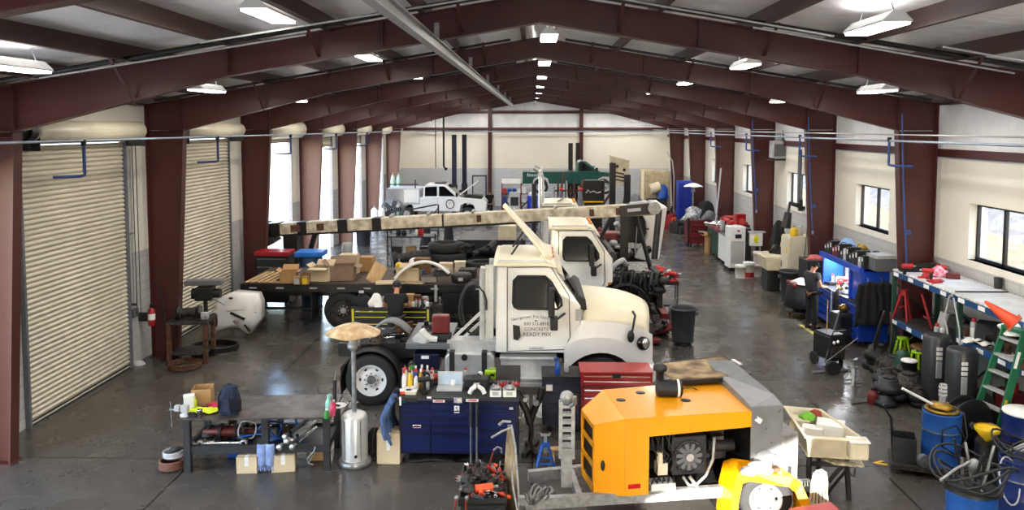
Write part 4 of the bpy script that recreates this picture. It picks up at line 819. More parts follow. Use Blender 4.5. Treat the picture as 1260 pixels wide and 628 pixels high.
# --- black tool cart heaped with red-handled tools
tc = F(595, 606, .86); kz = .86
cart = thing('tool_cart', 'black tool cart heaped with red-handled tools, before the navy chest', 'tool cart', (tc.x, tc.y-.15, 0), .03)
cw, cd = .56, .95
part(cart, 'body', MB(M_BLKP).box(-cw/2, cw/2, 0, cd, .12, kz-.1), bev=.015)
tr = MB(M_BLKP); tr.box(-cw/2-.02, cw/2+.02, -.02, cd+.02, kz-.1, kz-.06); tr.box(-cw/2-.02, -cw/2, -.02, cd+.02, kz-.1, kz); tr.box(cw/2, cw/2+.02, -.02, cd+.02, kz-.1, kz); tr.box(-cw/2, cw/2, -.02, 0, kz-.1, kz); tr.box(-cw/2, cw/2, cd, cd+.02, kz-.1, kz)
part(cart, 'tray', tr)
for i in range(3): d_ = part(cart, 'drawer', MB(M_DGREY).box(-cw/2+.04, cw/2-.16, -.02, 0, .2+.18*i, .36+.18*i)); part(d_, 'handle', MB(M_STEEL).box(-.15, .08, -.04, -.02, .32+.18*i, .34+.18*i))
part(cart, 'slotted_rail', MB(M_DGREY).box(cw/2-.13, cw/2-.07, -.025, 0, .15, .74))
for x in (-.22, .22):
    for y in (.1, .85): c = part(cart, 'caster', MB(M_DGREY).box(x-.03, x+.03, y-.03, y+.03, .09, .12)); part(c, 'caster_wheel', MB(M_RUB).cyl((x-.02, y, .05), (x+.02, y, .05), .05))
CB = cart.matrix_basis
scatter([('pliers', None), ('screwdriver', None), ('wrench', None), ('pliers', M_COPPER), ('hammer', M_COPPER), ('screwdriver', M_ORANGE), ('wrench', M_STEEL), ('pliers', M_GREASE2), ('gearpart', None), ('wrench', M_COPPER)], 70, '{} in the heap on the black tool cart', '{}s heaped on the tool cart', lambda R: CB @ V(R.uniform(-.2, .2), R.uniform(.1, .85), kz-.055+abs(R.gauss(0, .05))), 21, (1, 1.5), None, .35)
t = thing('orange_drill', 'orange air tool lying on the front of the tool cart heap', 'air tool', CB @ V(.02, .12, kz+.02), .3); part(t, 'body', MB(M_ORANGE).cyl((-.12, 0, .05), (.1, 0, .05), .05)); part(t, 'grip', MB(M_ORANGE).cyl((-.05, 0, .05), (-.07, -.12, .03), .03)); part(t, 'nose', MB(M_STEEL).cyl((.1, 0, .05), (.17, 0, .05), .02))
t = thing('caliper_clamp', 'long red-handled clamp standing up at the back of the tool cart', 'clamp', CB @ V(.12, .7, kz-.04), 0); part(t, 'bar', MB(M_COPPER).beam((-.1, 0, 0), (.0, .03, .34), .025, .012)); part(t, 'jaw', MB(M_STEEL).tube([(0, .03, .34), (.05, .03, .38), (.1, .03, .36), (.1, .03, .3)], .014, 6)); part(t, 'grip', MB(M_REDP).cyl((-.12, 0, -.0), (-.06, .01, .14), .025))
for i, (x, L) in enumerate(((-.33, .42), (-.2, .5))):
    t = thing('hanging_pliers', '%s of two long tools hanging off the front left of the tool cart' % ('outer', 'inner')[i], 'pliers', CB @ V(x, -.05, kz), .3*i); part(t, 'handle', MB(M_COPPER).tube([(0, 0, 0), (-.02, -.02, -L*.5)], .014, 6)); part(t, 'rod', MB(M_STEEL).tube([(-.02, -.02, -L*.5), (-.01, -.02, -L)], .012, 6)); part(t, 'head', MB(M_STEEL).ell((.01, 0, .02), (.03, .02, .035), 8))
t = thing('wooden_board', 'narrow weathered board standing upright at the right edge of the tool cart', 'board', CB @ V(.36, .35, 0), .35)
b = MB(M_WOOD); b.prism([(-.25, 0), (.32, 0), (.3, .9), (.16, 1.55), (.02, 1.62), (-.14, 1.4), (-.25, .9)], 'x', -.012, .012); part(t, 'board', b)
part(t, 'edge_strip', MB(M_GAL).tube([(.0, -.25, .02), (0, -.25, .9), (0, -.14, 1.4), (0, .02, 1.63), (0, .16, 1.57)], .014, 6)); part(t, 'hook_arm', MB(M_GAL).tube([(0, .02, 1.6), (-.12, .0, 1.58), (-.28, -.02, 1.52)], .014, 6)); part(t, 'hook_arm', MB(M_GAL).tube([(0, .06, 1.66), (-.1, .06, 1.68), (-.16, .05, 1.64)], .02, 6))
t = thing('pry_bar', 'long steel pry bar leaning on the tool cart beside the board', 'bar', CB @ V(.37, .0, 0), 0); part(t, 'shaft', MB(M_STEEL).tube([(.12, -.1, .55), (.05, -.06, .75), (0, .0, 1.0), (-.02, .05, 1.3)], .014, 6)); part(t, 'foot', MB(M_STEEL).tube([(.12, -.1, .55), (.1, -.08, .3), (.04, -.03, .0)], .012, 6))
# --- second cabinet + red chest + things between
c2 = G(667, 540, 13.75); CY = 13.75
cb = thing('tool_cabinet', 'dark navy tool cabinet with a black top, left of the red chest', 'tool cabinet', (c2.x, CY, 0)); drawers_chest(cb, .74, .62, 1.0, [(.04, .7, [.2, .2, .2, .2])], M_NAVYD, M_NAVYD, M_NAVYD); part(cb, 'top_mat', MB(M_BLKP).box(-.01, .75, -.01, .63, 1.0, 1.03), bev=.008)
part(cb, 'sticker', MB(M_PAPER).box(.07, .18, -.004, .002, .77, .88), 'square white sticker')
bottle('blue spray bottle on the dark navy cabinet', F(686, 461, 1.03), .05, .28, M_BLUE, M_BLUE, True); bottle('clear bottle beside the blue spray bottle on the navy cabinet', F(697, 458, 1.03), .045, .2, M_LGREY, M_WPL)
r2 = G(714, 540, 13.6); rc = thing('red_tool_chest', 'tall red tool chest behind the yellow pump trailer', 'tool chest', (r2.x, 13.6, 0)); drawers_chest(rc, 1.25, .62, .92, [(.04, 1.21, [.14, .14, .2, .22])], M_MAROON, M_RED2, M_CHROME)
part(rc, 'top_box', MB(M_RED2).box(0, 1.25, .02, .6, .92, 1.12), bev=.01)
for i in range(2): d_ = part(rc, 'drawer', MB(M_RED2).box(.03, 1.22, 0, .03, .93+.09*i, 1.01+.09*i)); part(d_, 'handle', MB(M_CHROME).box(.05, 1.2, -.015, .0, .985+.09*i, 1.0+.09*i))
part(rc, 'lid', MB(M_RED2).box(-.01, 1.26, 0.0, .61, 1.12, 1.16), bev=.015); part(rc, 'latch', MB(M_BLKP).box(.55, .69, -.03, 0, 1.06, 1.13))
t = thing('engine_hoist', 'black engine stand with a drooping arm between the two navy cabinets', 'engine stand', F(652, 566)+V(0, .25, 0), 0)
part(t, 'post', MB(M_BLK).beam((0, 0, .05), (.02, .1, 1.05), .07, .07)); part(t, 'arm', MB(M_BLK).tube([(-.22, 0, 1.05), (-.15, 0, .92), (-.05, 0, .7), (0, .0, .5)], .06, 8)); part(t, 'arm', MB(M_BLK).tube([(.2, 0, 1.12), (.16, 0, .95), (.06, 0, .7), (0, 0, .52)], .055, 8))
part(t, 'joint', MB(M_STEEL).cyl((.1, -.08, .88), (.1, -.04, .88), .05)); part(t, 'joint', MB(M_LGREY).cyl((-.08, -.08, .93), (-.08, -.04, .93), .035)); part(t, 'chain', MB(M_BLK).tube([(0, -.04, .55), (.03, -.05, .4), (.0, -.05, .25), (.05, -.05, .06)], .035, 6)); part(t, 'foot', MB(M_BLK).beam((-.1, -.2, .04), (.12, .4, .04), .08, .08)); part(t, 'foot', MB(M_BLK).beam((.12, -.2, .04), (-.05, .35, .04), .08, .08)); part(t, 'head_plate', MB(M_BLK).cbox((0, .02, 1.06), (.5, .06, .12)))
jack_stand('blue jack stand on the floor before the dark navy cabinet', F(671, 571), M_BLUE, .5)
t = thing('wooden_stool', 'small pale wooden stand beside the blue jack stand', 'stand', F(688, 574)+V(0, .1, 0), .2)
for x in (-.1, .1): part(t, 'leg', MB(M_WOODL).box(x-.02, x+.02, -.03, .03, 0, .24))
part(t, 'top', MB(M_WOODL).box(-.14, .14, -.05, .05, .24, .27))
# --- yellow concrete pump trailer
zb, zs, zt = .45, 1.39, 1.5
pB = F(769, 614, zb); O = Vector((pB.x, pB.y, 0)); 
pump = thing('pump_trailer', 'yellow concrete pump trailer with an open engine bay, in the right foreground', 'pump trailer', O)
def U(px, py, z): return F(px, py, z)-O
A_, B_, C_, D_ = U(742.5, 480.5, zt), U(769, 517, zt), U(924, 507, zt), U(883, 469, zt)
E_, F_ = U(716, 504, zs), U(731.5, 524.5, zs)
def at(p, z): return V(p.x, p.y, z)
bx = (C_-B_); bx.z = 0; bx.normalize(); by = V(-bx.y, bx.x, 0)
E2 = E_+by*.32; E2.z = zs; D0 = at(D_, zt)
body = MB(M_YEL)
body.quad(B_, C_, D_, A_); body.quad(F_, B_, A_, E_); 
body.quad(at(F_, zb), at(B_, zb), B_, F_); body.quad(E_, A_, at(A_, zb+.0), at(E_, zb))
pl = B_+bx*.34                      # pillar right of the chamfer
body.quad(at(B_, zb), at(pl, zb), at(pl, zt), B_); body.quad(at(pl, zt-.25), at(C_, zt-.21), C_, at(pl, zt))
body.quad(C_, at(C_, zt-.21), at(D_, zt-.21), D_)
body.quad(A_, D_, at(D_, zb), at(A_, zb))
part(pump, 'hood', body, None, 0, .02)
# louvred left end
lf = MB(M_YEL); n_ = (E_-F_); n_.z = 0; Ln = n_.length; n_.normalize()
for a, b in ((0, .06), (Ln-.06, Ln)): lf.quad(at(F_+n_*a, zb), at(F_+n_*b, zb), at(F_+n_*b, zs), at(F_+n_*a, zs))
for z0, z1 in ((zb, zb+.09), (zb+.34, zb+.4), (zb+.62, zb+.68), (zs-.06, zs)): lf.quad(at(F_, z0), at(E_, z0), at(E_, z1), at(F_, z1))
o = part(pump, 'louvre_frame', lf, None, 0, .02)
for z0, z1 in ((zb+.09, zb+.34), (zb+.4, zb+.62), (zb+.68, zs-.06)): part(o, 'grille', MB(M_GREASE).quad(at(F_+bx*.04, z0), at(E_+bx*.04, z0), at(E_+bx*.04, z1), at(F_+bx*.04, z1)))
for px, py in ((764, 493.5), (788, 484.5), (844, 494)):
    c = U(px, py, zt); part(pump, 'lifting_hole', MB(M_BLK).lathe([(.001, .014), (.07, .014), (.072, -.01)], 20, None, c))
q = (at(F_, .85)+at(B_, .85))/2-bx*.09; part(pump, 'latch', MB(M_BLK).ell((q.x, q.y, .86), (.03, .03, .075), 12))
q = B_+bx*.14; part(pump, 'tail_light', MB(M_REDLENS).cbox((q.x, q.y-.015, zb+.13), (.17, .03, .06), rot=(0, 0, math.atan2(bx.y, bx.x))), bev=.01)
# engine bay
eb = MB(M_GREASE); k = .14
eb.quad(at(pl+by*1.0, zb), at(C_+by*1.0, zb), at(C_+by*1.0, zt-.05), at(pl+by*1.0, zt-.05)); eb.quad(at(pl, zb), at(pl+by*1.0, zb), at(pl+by*1.0, zt-.1), at(pl, zt-.1)); eb.quad(at(C_, zb), at(C_+by*1.0, zb), at(C_+by*1.0, zt-.2), at(C_, zt-.2)); eb.quad(at(pl, zb), at(C_, zb), at(C_+by*1, zb), at(pl+by*1, zb))
part(pump, 'engine_bay', eb)
Tm = Matrix.Translation(pl) @ Matrix.Rotation(math.atan2(bx.y, bx.x), 4, 'Z'); Tm.translation.z = 0
def bay(x, y, z): return Tm @ V(x, y, z)
g = MB(M_GREASE2); R = random.Random(5)
for i in range(16):
    x, y, z = R.uniform(.05, 1.3), R.uniform(.35, .8), R.uniform(.55, 1.1); s = R.uniform(.06, .14)
    if i % 2: g.cyl(bay(x-s, y, z), bay(x+s, y, z+R.uniform(-.08, .08)), s*.7, n=12, m=R.choice([M_GREASE2, M_DGREY, M_BLKP]))
    else: g.box(x-s, x+s, y-s, y+s, z-s, z+s, R.choice([M_GREASE, M_DGREY, M_GREASE2]), Tm)
part(pump, 'engine_block', g)
part(pump, 'fuel_filter', MB(M_TAN).cyl(bay(.2, .12, .82), bay(.2, .12, .98), .045)); part(pump, 'fuel_pump', MB(M_TAN).box(.16, .3, .08, .22, .66, .82, None, Tm))
for i in range(7):
    x = .08+.05*i; part(pump, 'engine_hose', MB(M_BLKP).tube([bay(x, .1, 1.2), bay(x+.06*math.sin(i*2), .05, 1.05), bay(x+.1, .12, .9), bay(x+.08*math.cos(i), .1, .7)], .012, 6))
fx = .62
fr_ = part(pump, 'radiator', MB(M_DGREY).box(fx-.24, fx+.26, .12, .24, .62, 1.16, None, Tm), bev=.02)
fs = MB(M_GREY); fs.lathe([(.23, -.03), (.235, 0), (.2, 0), (.2, -.02)], 32, None, (0, 0, 0), 'y', T=Tm @ Matrix.Translation((fx, .12, .88)), caps=False); part(fr_, 'fan_ring', fs)
fb = MB(M_BLKP)
for i in range(11):
    a = i*2*PI/11; fb.beam(bay(fx+.04*math.cos(a), .1, .88+.04*math.sin(a)), bay(fx+.19*math.cos(a+.12), .1, .88+.19*math.sin(a+.12)), .055, .01, M_GREY, up=by)
fb.cyl(bay(fx, .07, .88), bay(fx, .11, .88), .055, m=M_LGREY); part(fr_, 'fan', fb)
part(pump, 'coolant_pipe', MB(M_GAL).tube([bay(fx-.1, .08, .62), bay(fx-.02, .06, .5), bay(fx+.08, .05, .5), bay(fx+.22, .05, .62), bay(fx+.32, .05, .85), bay(fx+.34, .06, 1.15)], .022, 8)); part(pump, 'coolant_pipe', MB(M_GAL).tube([bay(fx-.02, .05, .63), bay(fx+.06, .03, .52), bay(fx+.1, .06, .47)], .025, 8))
part(pump, 'exhaust', MB(M_BLKP).cyl(bay(.95, .3, .95), bay(1.34, .3, .92), .09)); part(pump, 'battery_box', MB(M_WPL).box(.05, .4, .02, .24, .46, .56, None, Tm), bev=.01)
for i in range(5): part(pump, 'battery_cable', MB(M_BLKP).tube([bay(.06+.08*i, .05, .56), bay(.1+.07*i, .06, .63+.02*(i % 2)), bay(.15+.06*i, .1, .57)], .013, 6))
# air cleaner on top
ac = V(*U(822, 482, zt+.08)); t = part(pump, 'air_cleaner', MB(M_BLKP).lathe([(.02, -.2), (.11, -.19), (.12, -.15), (.12, .1), (.125, .1), (.125, .16), (.1, .18), (.02, .18)], 24, None, ac+V(.02, 0, .05), 'x'))
part(t, 'white_band', MB(M_WPL).lathe([(.123, .1), (.128, .105), (.128, .135), (.123, .14)], 24, None, ac+V(.02, 0, .05), 'x', caps=False)); part(t, 'intake_hood', MB(M_BLKP).lathe([(.05, 0), (.06, .14), (.1, .16), (.1, .22), (.05, .25), (.001, .25)], 20, None, ac+V(-.1, .12, .12)))
part(pump, 'lid_cable', MB(M_BLK).tube([U(832, 482, zt+.02), U(842, 478, zt+.05), U(852, 477, zt+.04), U(858, 480, zt+.01)], .008, 6))
# chassis
ch_ = MB(M_GAL); f0 = U(690, 597, .5); f1 = U(800, 622, .42)
ch_.beam(at(F_, .4)-bx*.95-by*.02, at(C_, .4)+bx*.9-by*.02, .09, .15); ch_.beam(at(F_, .4)-bx*.75+by*.8, at(C_, .4)+bx*.9+by*1.2, .09, .15); ch_.beam(at(F_, .4)-bx*.2-by*.0, at(F_, .4)-bx*.1+by*1.1, .08, .12)
part(pump, 'chassis', ch_)
tg = F_-bx*.95; tg = V(tg.x, tg.y, .42)
part(pump, 'drawbar', MB(M_GAL).beam(tg+bx*.1, tg-bx*.45+by*.05+V(0, 0, .04), .1, .1)); part(pump, 'coupler', MB(M_GAL).box(-.75, -.42, -.05, .05, -.04, .08, None, Matrix.Translation(tg) @ Tm.to_3x3().to_4x4()), bev=.02)
part(pump, 'frame_sticker', MB(M_PAPER).cbox(tuple(at(F_, .42)-bx*.55-by*.07), (.12, .005, .07), rot=(0, 0, math.atan2(bx.y, bx.x)))); part(pump, 'frame_sticker', MB(M_YELP).cbox(tuple(at(F_, .42)-bx*.32-by*.07), (.13, .005, .06), rot=(0, 0, math.atan2(bx.y, bx.x))), 'yellow warning sticker')
jp = V(*U(697, 598, .45)); j_ = MB(M_GAL); j_.box(-.075, .075, -.06, .06, 0, .55, None, Matrix.Translation(jp)); 
jo = part(pump, 'jack_post', j_); jl = MB(M_GAL)
for x in (-.085, .085): jl.box(x-.025, x+.025, -.05, .05, .4, 1.2, None, Matrix.Translation(jp))
for i in range(7): jl.box(-.09, .09, -.045, .045, .45+.11*i, .49+.11*i, None, Matrix.Translation(jp))
part(jo, 'jack_sleeve', jl); part(jo, 'jack_head', MB(M_GAL).ell(jp+V(-.0, 0, 1.25), (.1, .07, .1), 14)); part(jo, 'crank', MB(M_STEEL).tube([jp+V(.05, -.05, 1.15), jp+V(.1, -.1, 1.2), jp+V(.1, -.1, 1.3)], .03, 8))
for i in range(9):
    a = i*.7; part(pump, 'safety_chain', MB(M_STEEL).tube([tg+V(.12+.12*math.cos(a+q_*.5)+.02*q_, -.08+.06*math.sin(a*1.3+q_), .1+.09*math.sin(a+q_*.8)+.03*(i % 3)) for q_ in range(8)], .016, 6))
# hopper
HG = mat('grey_hopper_paint', '84878b', .38, .25, var=.18, scale=4); HGL = mat('worn_light_hopper_panel', '8e8f8e', .45, .2, var=.35, scale=6)
hA = C_+bx*.01; hw = .46; h = MB(HG)
h.quad(at(hA, .45), at(hA+bx*hw, .45), at(hA+bx*hw, 1.56), at(hA, 1.56)); h.quad(at(hA+bx*hw, .45), at(hA+bx*hw+by*1.5, .45), at(hA+bx*hw+by*1.5, 1.56), at(hA+bx*hw, 1.56))
h.quad(at(hA, 1.56), at(hA+bx*hw, 1.56), at(hA+bx*hw+by*.25, 1.62), at(D_+by*.0, 1.62)); h.quad(at(D_, 1.6), at(hA+bx*hw+by*.25, 1.62), at(hA+bx*(hw-.05)+by*1.5, 1.75), at(D_+by*.4, 1.7))
h.quad(at(hA+bx*hw, 1.56), at(hA+bx*hw+by*1.5, 1.56), at(hA+bx*(hw-.05)+by*1.5, 1.75), at(hA+bx*hw+by*.25, 1.62)); h.quad(at(hA, .45), at(hA, 1.56), at(D_, 1.62), at(D_, .45))
ho = part(pump, 'hopper', h, None, 0, .015)
for du, dz in ((.06, 1.42), (.4, 1.47), (.22, 1.25), (.3, 1.05), (.42, 1.5)):
    p = hA+bx*du-by*.012; part(ho, 'bolt', MB(M_STEEL).cyl(at(p, dz), at(p-by*.02, dz), .016, n=6))
p = hA+bx*.1-by*.014; part(ho, 'paper_tag', MB(M_PAPER).cbox((p.x, p.y, 1.38), (.1, .004, .07), rot=(0, .6, math.atan2(bx.y, bx.x))))
part(pump, 'side_panel', MB(HGL).box(hw+.0, hw+.27, .02, .9, .35, 1.15, None, Matrix.Translation(at(hA, 0)) @ Tm.to_3x3().to_4x4()), bev=.03)
rp = hA+bx*.2-by*.02; rl = part(pump, 'hydraulic_cap', MB(M_LGREY).cyl(at(rp, .78), at(rp-by*.14, .78), .17, n=28)); part(rl, 'cap_boss', MB(M_TAN).cyl(at(rp-by*.14, .78), at(rp-by*.18, .78), .05)); part(rl, 'pipe', MB(M_LGREY).tube([at(rp-by*.05, .62), at(rp+bx*.22-by*.1, .68), at(rp+bx*.3-by*.05, .8)], .06, 8))
# plywood lid on the hopper
l0, l1, l2, l3 = U(806, 449, 1.62), U(893, 439, 1.62), U(921, 462, 1.62), U(829, 468, 1.62)
pw = MB(M_WOOD); pw.quad(l0, l1, l2, l3); lo_ = part(pump, 'plywood_lid', pw, None, 0, .025); ed = MB(M_BLK); ed.beam(l3-V(0, .02, .03), l2-V(0, .02, .03), .06, .06); ed.beam(l2, l1, .07, .05); ed.beam(l1, l0, .03, .04); part(lo_, 'lid_rail', ed)
part(lo_, 'clip', MB(M_PAPER).cbox(tuple((l2*.45+l1*.55)+V(.02, 0, .04)), (.05, .28, .02), rot=(0, 0, .2)))
# fender and road wheel
fz = .76; fo = U(894, 628, .52); fl = U(907, 584, fz); fr2 = U(986, 590, fz); fk = U(995, 622, .5)
fd = MB(M_YEL); prof = [(fl, .76), (fr2, .76)]
f_in = by*.55
pts = [V(fl.x-.1, fl.y-.05, .1), V(fl.x-.07, fl.y-.05, .5), V(fl.x, fl.y, fz), V(fl.x+.12, fl.y, fz+.04), V(fr2.x-.1, fr2.y, fz+.02), V(fr2.x, fr2.y, fz-.06), V(fr2.x+.1, fr2.y-.05, .45), V(fr2.x+.12, fr2.y-.05, .1)]
for a, b in zip(pts, pts[1:]): fd.quad(a, b, b+by*.42, a+by*.42)
for a, b in zip(pts, pts[1:]):
    ca = V((a.x-fl.x-.4)*.82+fl.x+.4, a.y, a.z*.86-.02); cb_ = V((b.x-fl.x-.4)*.82+fl.x+.4, b.y, b.z*.86-.02); fd.quad(a, b, cb_, ca)
part(pump, 'fender', fd, None, 0, .012)
wc = (fl.x+.42, fl.y+.2, .36); wheel_parts(pump, wc, .36, .22, M_WPL)
part(pump, 'marker_lamp', MB(M_AMBER).cbox((fl.x+.42, fl.y-.02, fz+.0), (.2, .03, .06)), bev=.008); part(pump, 'fender_flap', MB(M_BLK).quad(V(fl.x, fl.y+.4, .1), V(fr2.x, fr2.y+.4, .1), V(fr2.x, fr2.y+.4, fz), V(fl.x, fl.y+.4, fz)))
# things lying on the fender
ft = F(935, 580, fz+.05)
lump('white_rag', 'crumpled white rag on the yellow fender of the pump trailer', 'rag', F(935, 578, fz+.05), (.34, .28, .1), M_PAPER, 31); lump('grey_rag', 'grey rag at the left end of the yellow fender', 'rag', F(920, 582, fz+.05), (.2, .2, .08), M_LGREY, 32)
carton('tiny pale box standing on the yellow fender', F(957, 574, fz+.05), (.09, .08, .12), .1, False, M_PAPER, tape=False); carton('small rust-brown box on the yellow fender behind the rags', F(952, 580, fz+.05), (.14, .08, .06), .1, False, M_RUST, tape=False)
# rope over a post
t = thing('rope_bundle', 'bundle of beige rope hung over a post right of the pump trailer', 'rope', F(1008, 620, .3), 0)
part(t, 'post', MB(M_DGREY).cyl((0, .05, -.3), (0, .05, .42), .03))
for i in range(6): o_ = -.09+.03*i; part(t, 'strand', MB(M_TAN).tube([(o_, -.03, .44+.02*(i % 2)), (o_*1.2-.02, -.06, .3), (o_*1.5, -.05, .1), (o_*1.7, -.03, -.1), (o_*1.8, 0, -.29)], .016, 6))
part(t, 'loop', MB(M_TAN).tube([(-.1, -.02, .38), (-.06, -.04, .47), (.0, -.05, .49), (.06, -.04, .45), (.09, -.03, .3), (.08, -.03, .1), (-.0, -.03, -.02), (-.1, -.03, .0), (-.16, -.02, .08)], .017, 6))
# red cart at the bottom edge
t = thing('red_cart', 'dark red cart whose corner shows at the bottom edge right of the pump', 'cart', F(1003, 618, .62)+V(0, -.0, -.62), .1); 
b = MB(M_MAROON); b.prism([(-.35, .55), (.2, .62), (.42, .45), (.42, .2), (-.35, .2)], 'y', -.5, 0); part(t, 'body', b, bev=.01); part(t, 'deck', MB(M_MAROON).box(-.35, .42, -.5, 0, .16, .2))
for x in (-.3, .36):
    for y in (-.45, -.06): part(t, 'wheel', MB(M_RUB).cyl((x-.02, y, .08), (x+.02, y, .08), .08))
# tubs
tz = .98; c0, c1, c2_, c3 = [F(*p, tz) for p in ((963, 499), (1010, 503), (1069, 543), (990, 538))]
cen = (c0+c1+c2_+c3)/4; tub = thing('mortar_tub', 'large stained beige plastic tub on a dark stand, right of the pump', 'tub', (cen.x, cen.y, 0))
cs = [V(p.x-cen.x, p.y-cen.y, tz) for p in (c0, c1, c2_, c3)]
def ringp(k, z): return [V(p.x*k, p.y*k, z) for p in cs]
tb = MB(M_TAN); outs = [ringp(.7, .62), ringp(.86, .95), ringp(1.0, .95), ringp(1.0, tz), ringp(.88, tz), ringp(.84, .93), ringp(.68, .65)]
vs = [p for r_ in outs for p in r_]; fs_ = [(0, 1, 2, 3), (27, 26, 25, 24)]
for i in range(6): fs_ += [(i*4+j, i*4+(j+1) % 4, i*4+4+(j+1) % 4, i*4+4+j) for j in range(4)]
tb.add(vs, fs_); part(tub, 'tub_shell', tb, bev=.02)
for i, (a, b) in enumerate(((.5, .4), (-.5, .4), (.5, -.4), (-.5, -.4))): p = cs[i]*.66; part(tub, 'stand_leg', MB(M_BLK).beam((p.x, p.y, 0), (p.x*.9, p.y*.9, .62), .06, .06))
part(tub, 'stand_rail', MB(M_BLK).beam(cs[3]*.62+V(0, 0, .5-tz*.62), cs[2]*.62+V(0, 0, .5-tz*.62), .05, .05)); part(tub, 'stand_rail', MB(M_BLK).beam(cs[0]*.62+V(0, 0, .5-tz*.62), cs[1]*.62+V(0, 0, .5-tz*.62), .05, .05))
q = F(1048, 550, .8); t = thing('beige_bin', 'small beige bin hooked on the near end of the beige tub', 'bin', q+V(.02, -.16, -.1), -.1); part(t, 'bin_shell', MB(M_TAN).box(-.13, .13, -.1, .1, 0, .26), bev=.03); part(t, 'rim', MB(M_WPL).box(-.145, .145, -.115, .115, .25, .275), bev=.01)
q = F(1032, 568, .55); t = thing('splattered_panel', 'cement-splattered pale panel jutting out below the beige tub', 'panel', q, -.1); part(t, 'sheet', MB(mat('splattered_sheet', 'd8ceb4', .7, scale=22, col2='8e8468')).prism([(-.3, .12), (-.1, -.16), (.3, -.2), (.33, .06), (.1, .2)], 'z', 0, .03), bev=.01); part(t, 'support_bar', MB(M_BLK).beam((-.25, .1, -.55), (.1, 0, 0), .05, .05)); part(t, 'support_bar', MB(M_BLK).beam((-.1, .15, -.55), (.2, 0, 0), .04, .04))
part(t, 'hanging_strap', MB(M_BLK).tube([(.1, -.1, 0), (.12, -.14, -.12), (.18, -.14, -.16), (.2, -.1, -.05)], .014, 6))
zi = .66
for i, (px, py, d, m, lab) in enumerate(((1000, 527, (.3, .22, .26), M_PAPER, 'white box lying inside the beige tub, left'), (1022, 525, (.4, .36, .28), M_PAPER, 'white sheet-covered box inside the beige tub, right'), (985, 515, (.3, .3, .2), M_TAN, 'beige tray at the back of the beige tub'))): carton(lab, F(px, py, .9)+V(0, 0, -.24+.02*i), d, -.4, False, m, tape=False)
lump('green_cloth', 'green cloth in the back of the beige tub', 'cloth', F(994, 515, .9), (.24, .2, .1), mat('bright_green_cloth', '7ac040', .9, var=.2), 41); lump('red_cloth', 'red-brown rag beside the green cloth in the beige tub', 'cloth', F(1003, 512, .9), (.2, .16, .1), mat('rust_red_cloth', 'a04434', .9, var=.3), 42)
t = thing('floor_marking', 'short yellow arrow tape on the floor right of the beige tub', 'marking', F(1080, 570)+V(0, 0, .001), 0); part(t, 'tape', MB(M_YELP).prism([(-.09, 0), (.1, .1), (.14, .07), (.02, 0), (.14, -.05), (.1, -.1)], 'z', 0, .002))
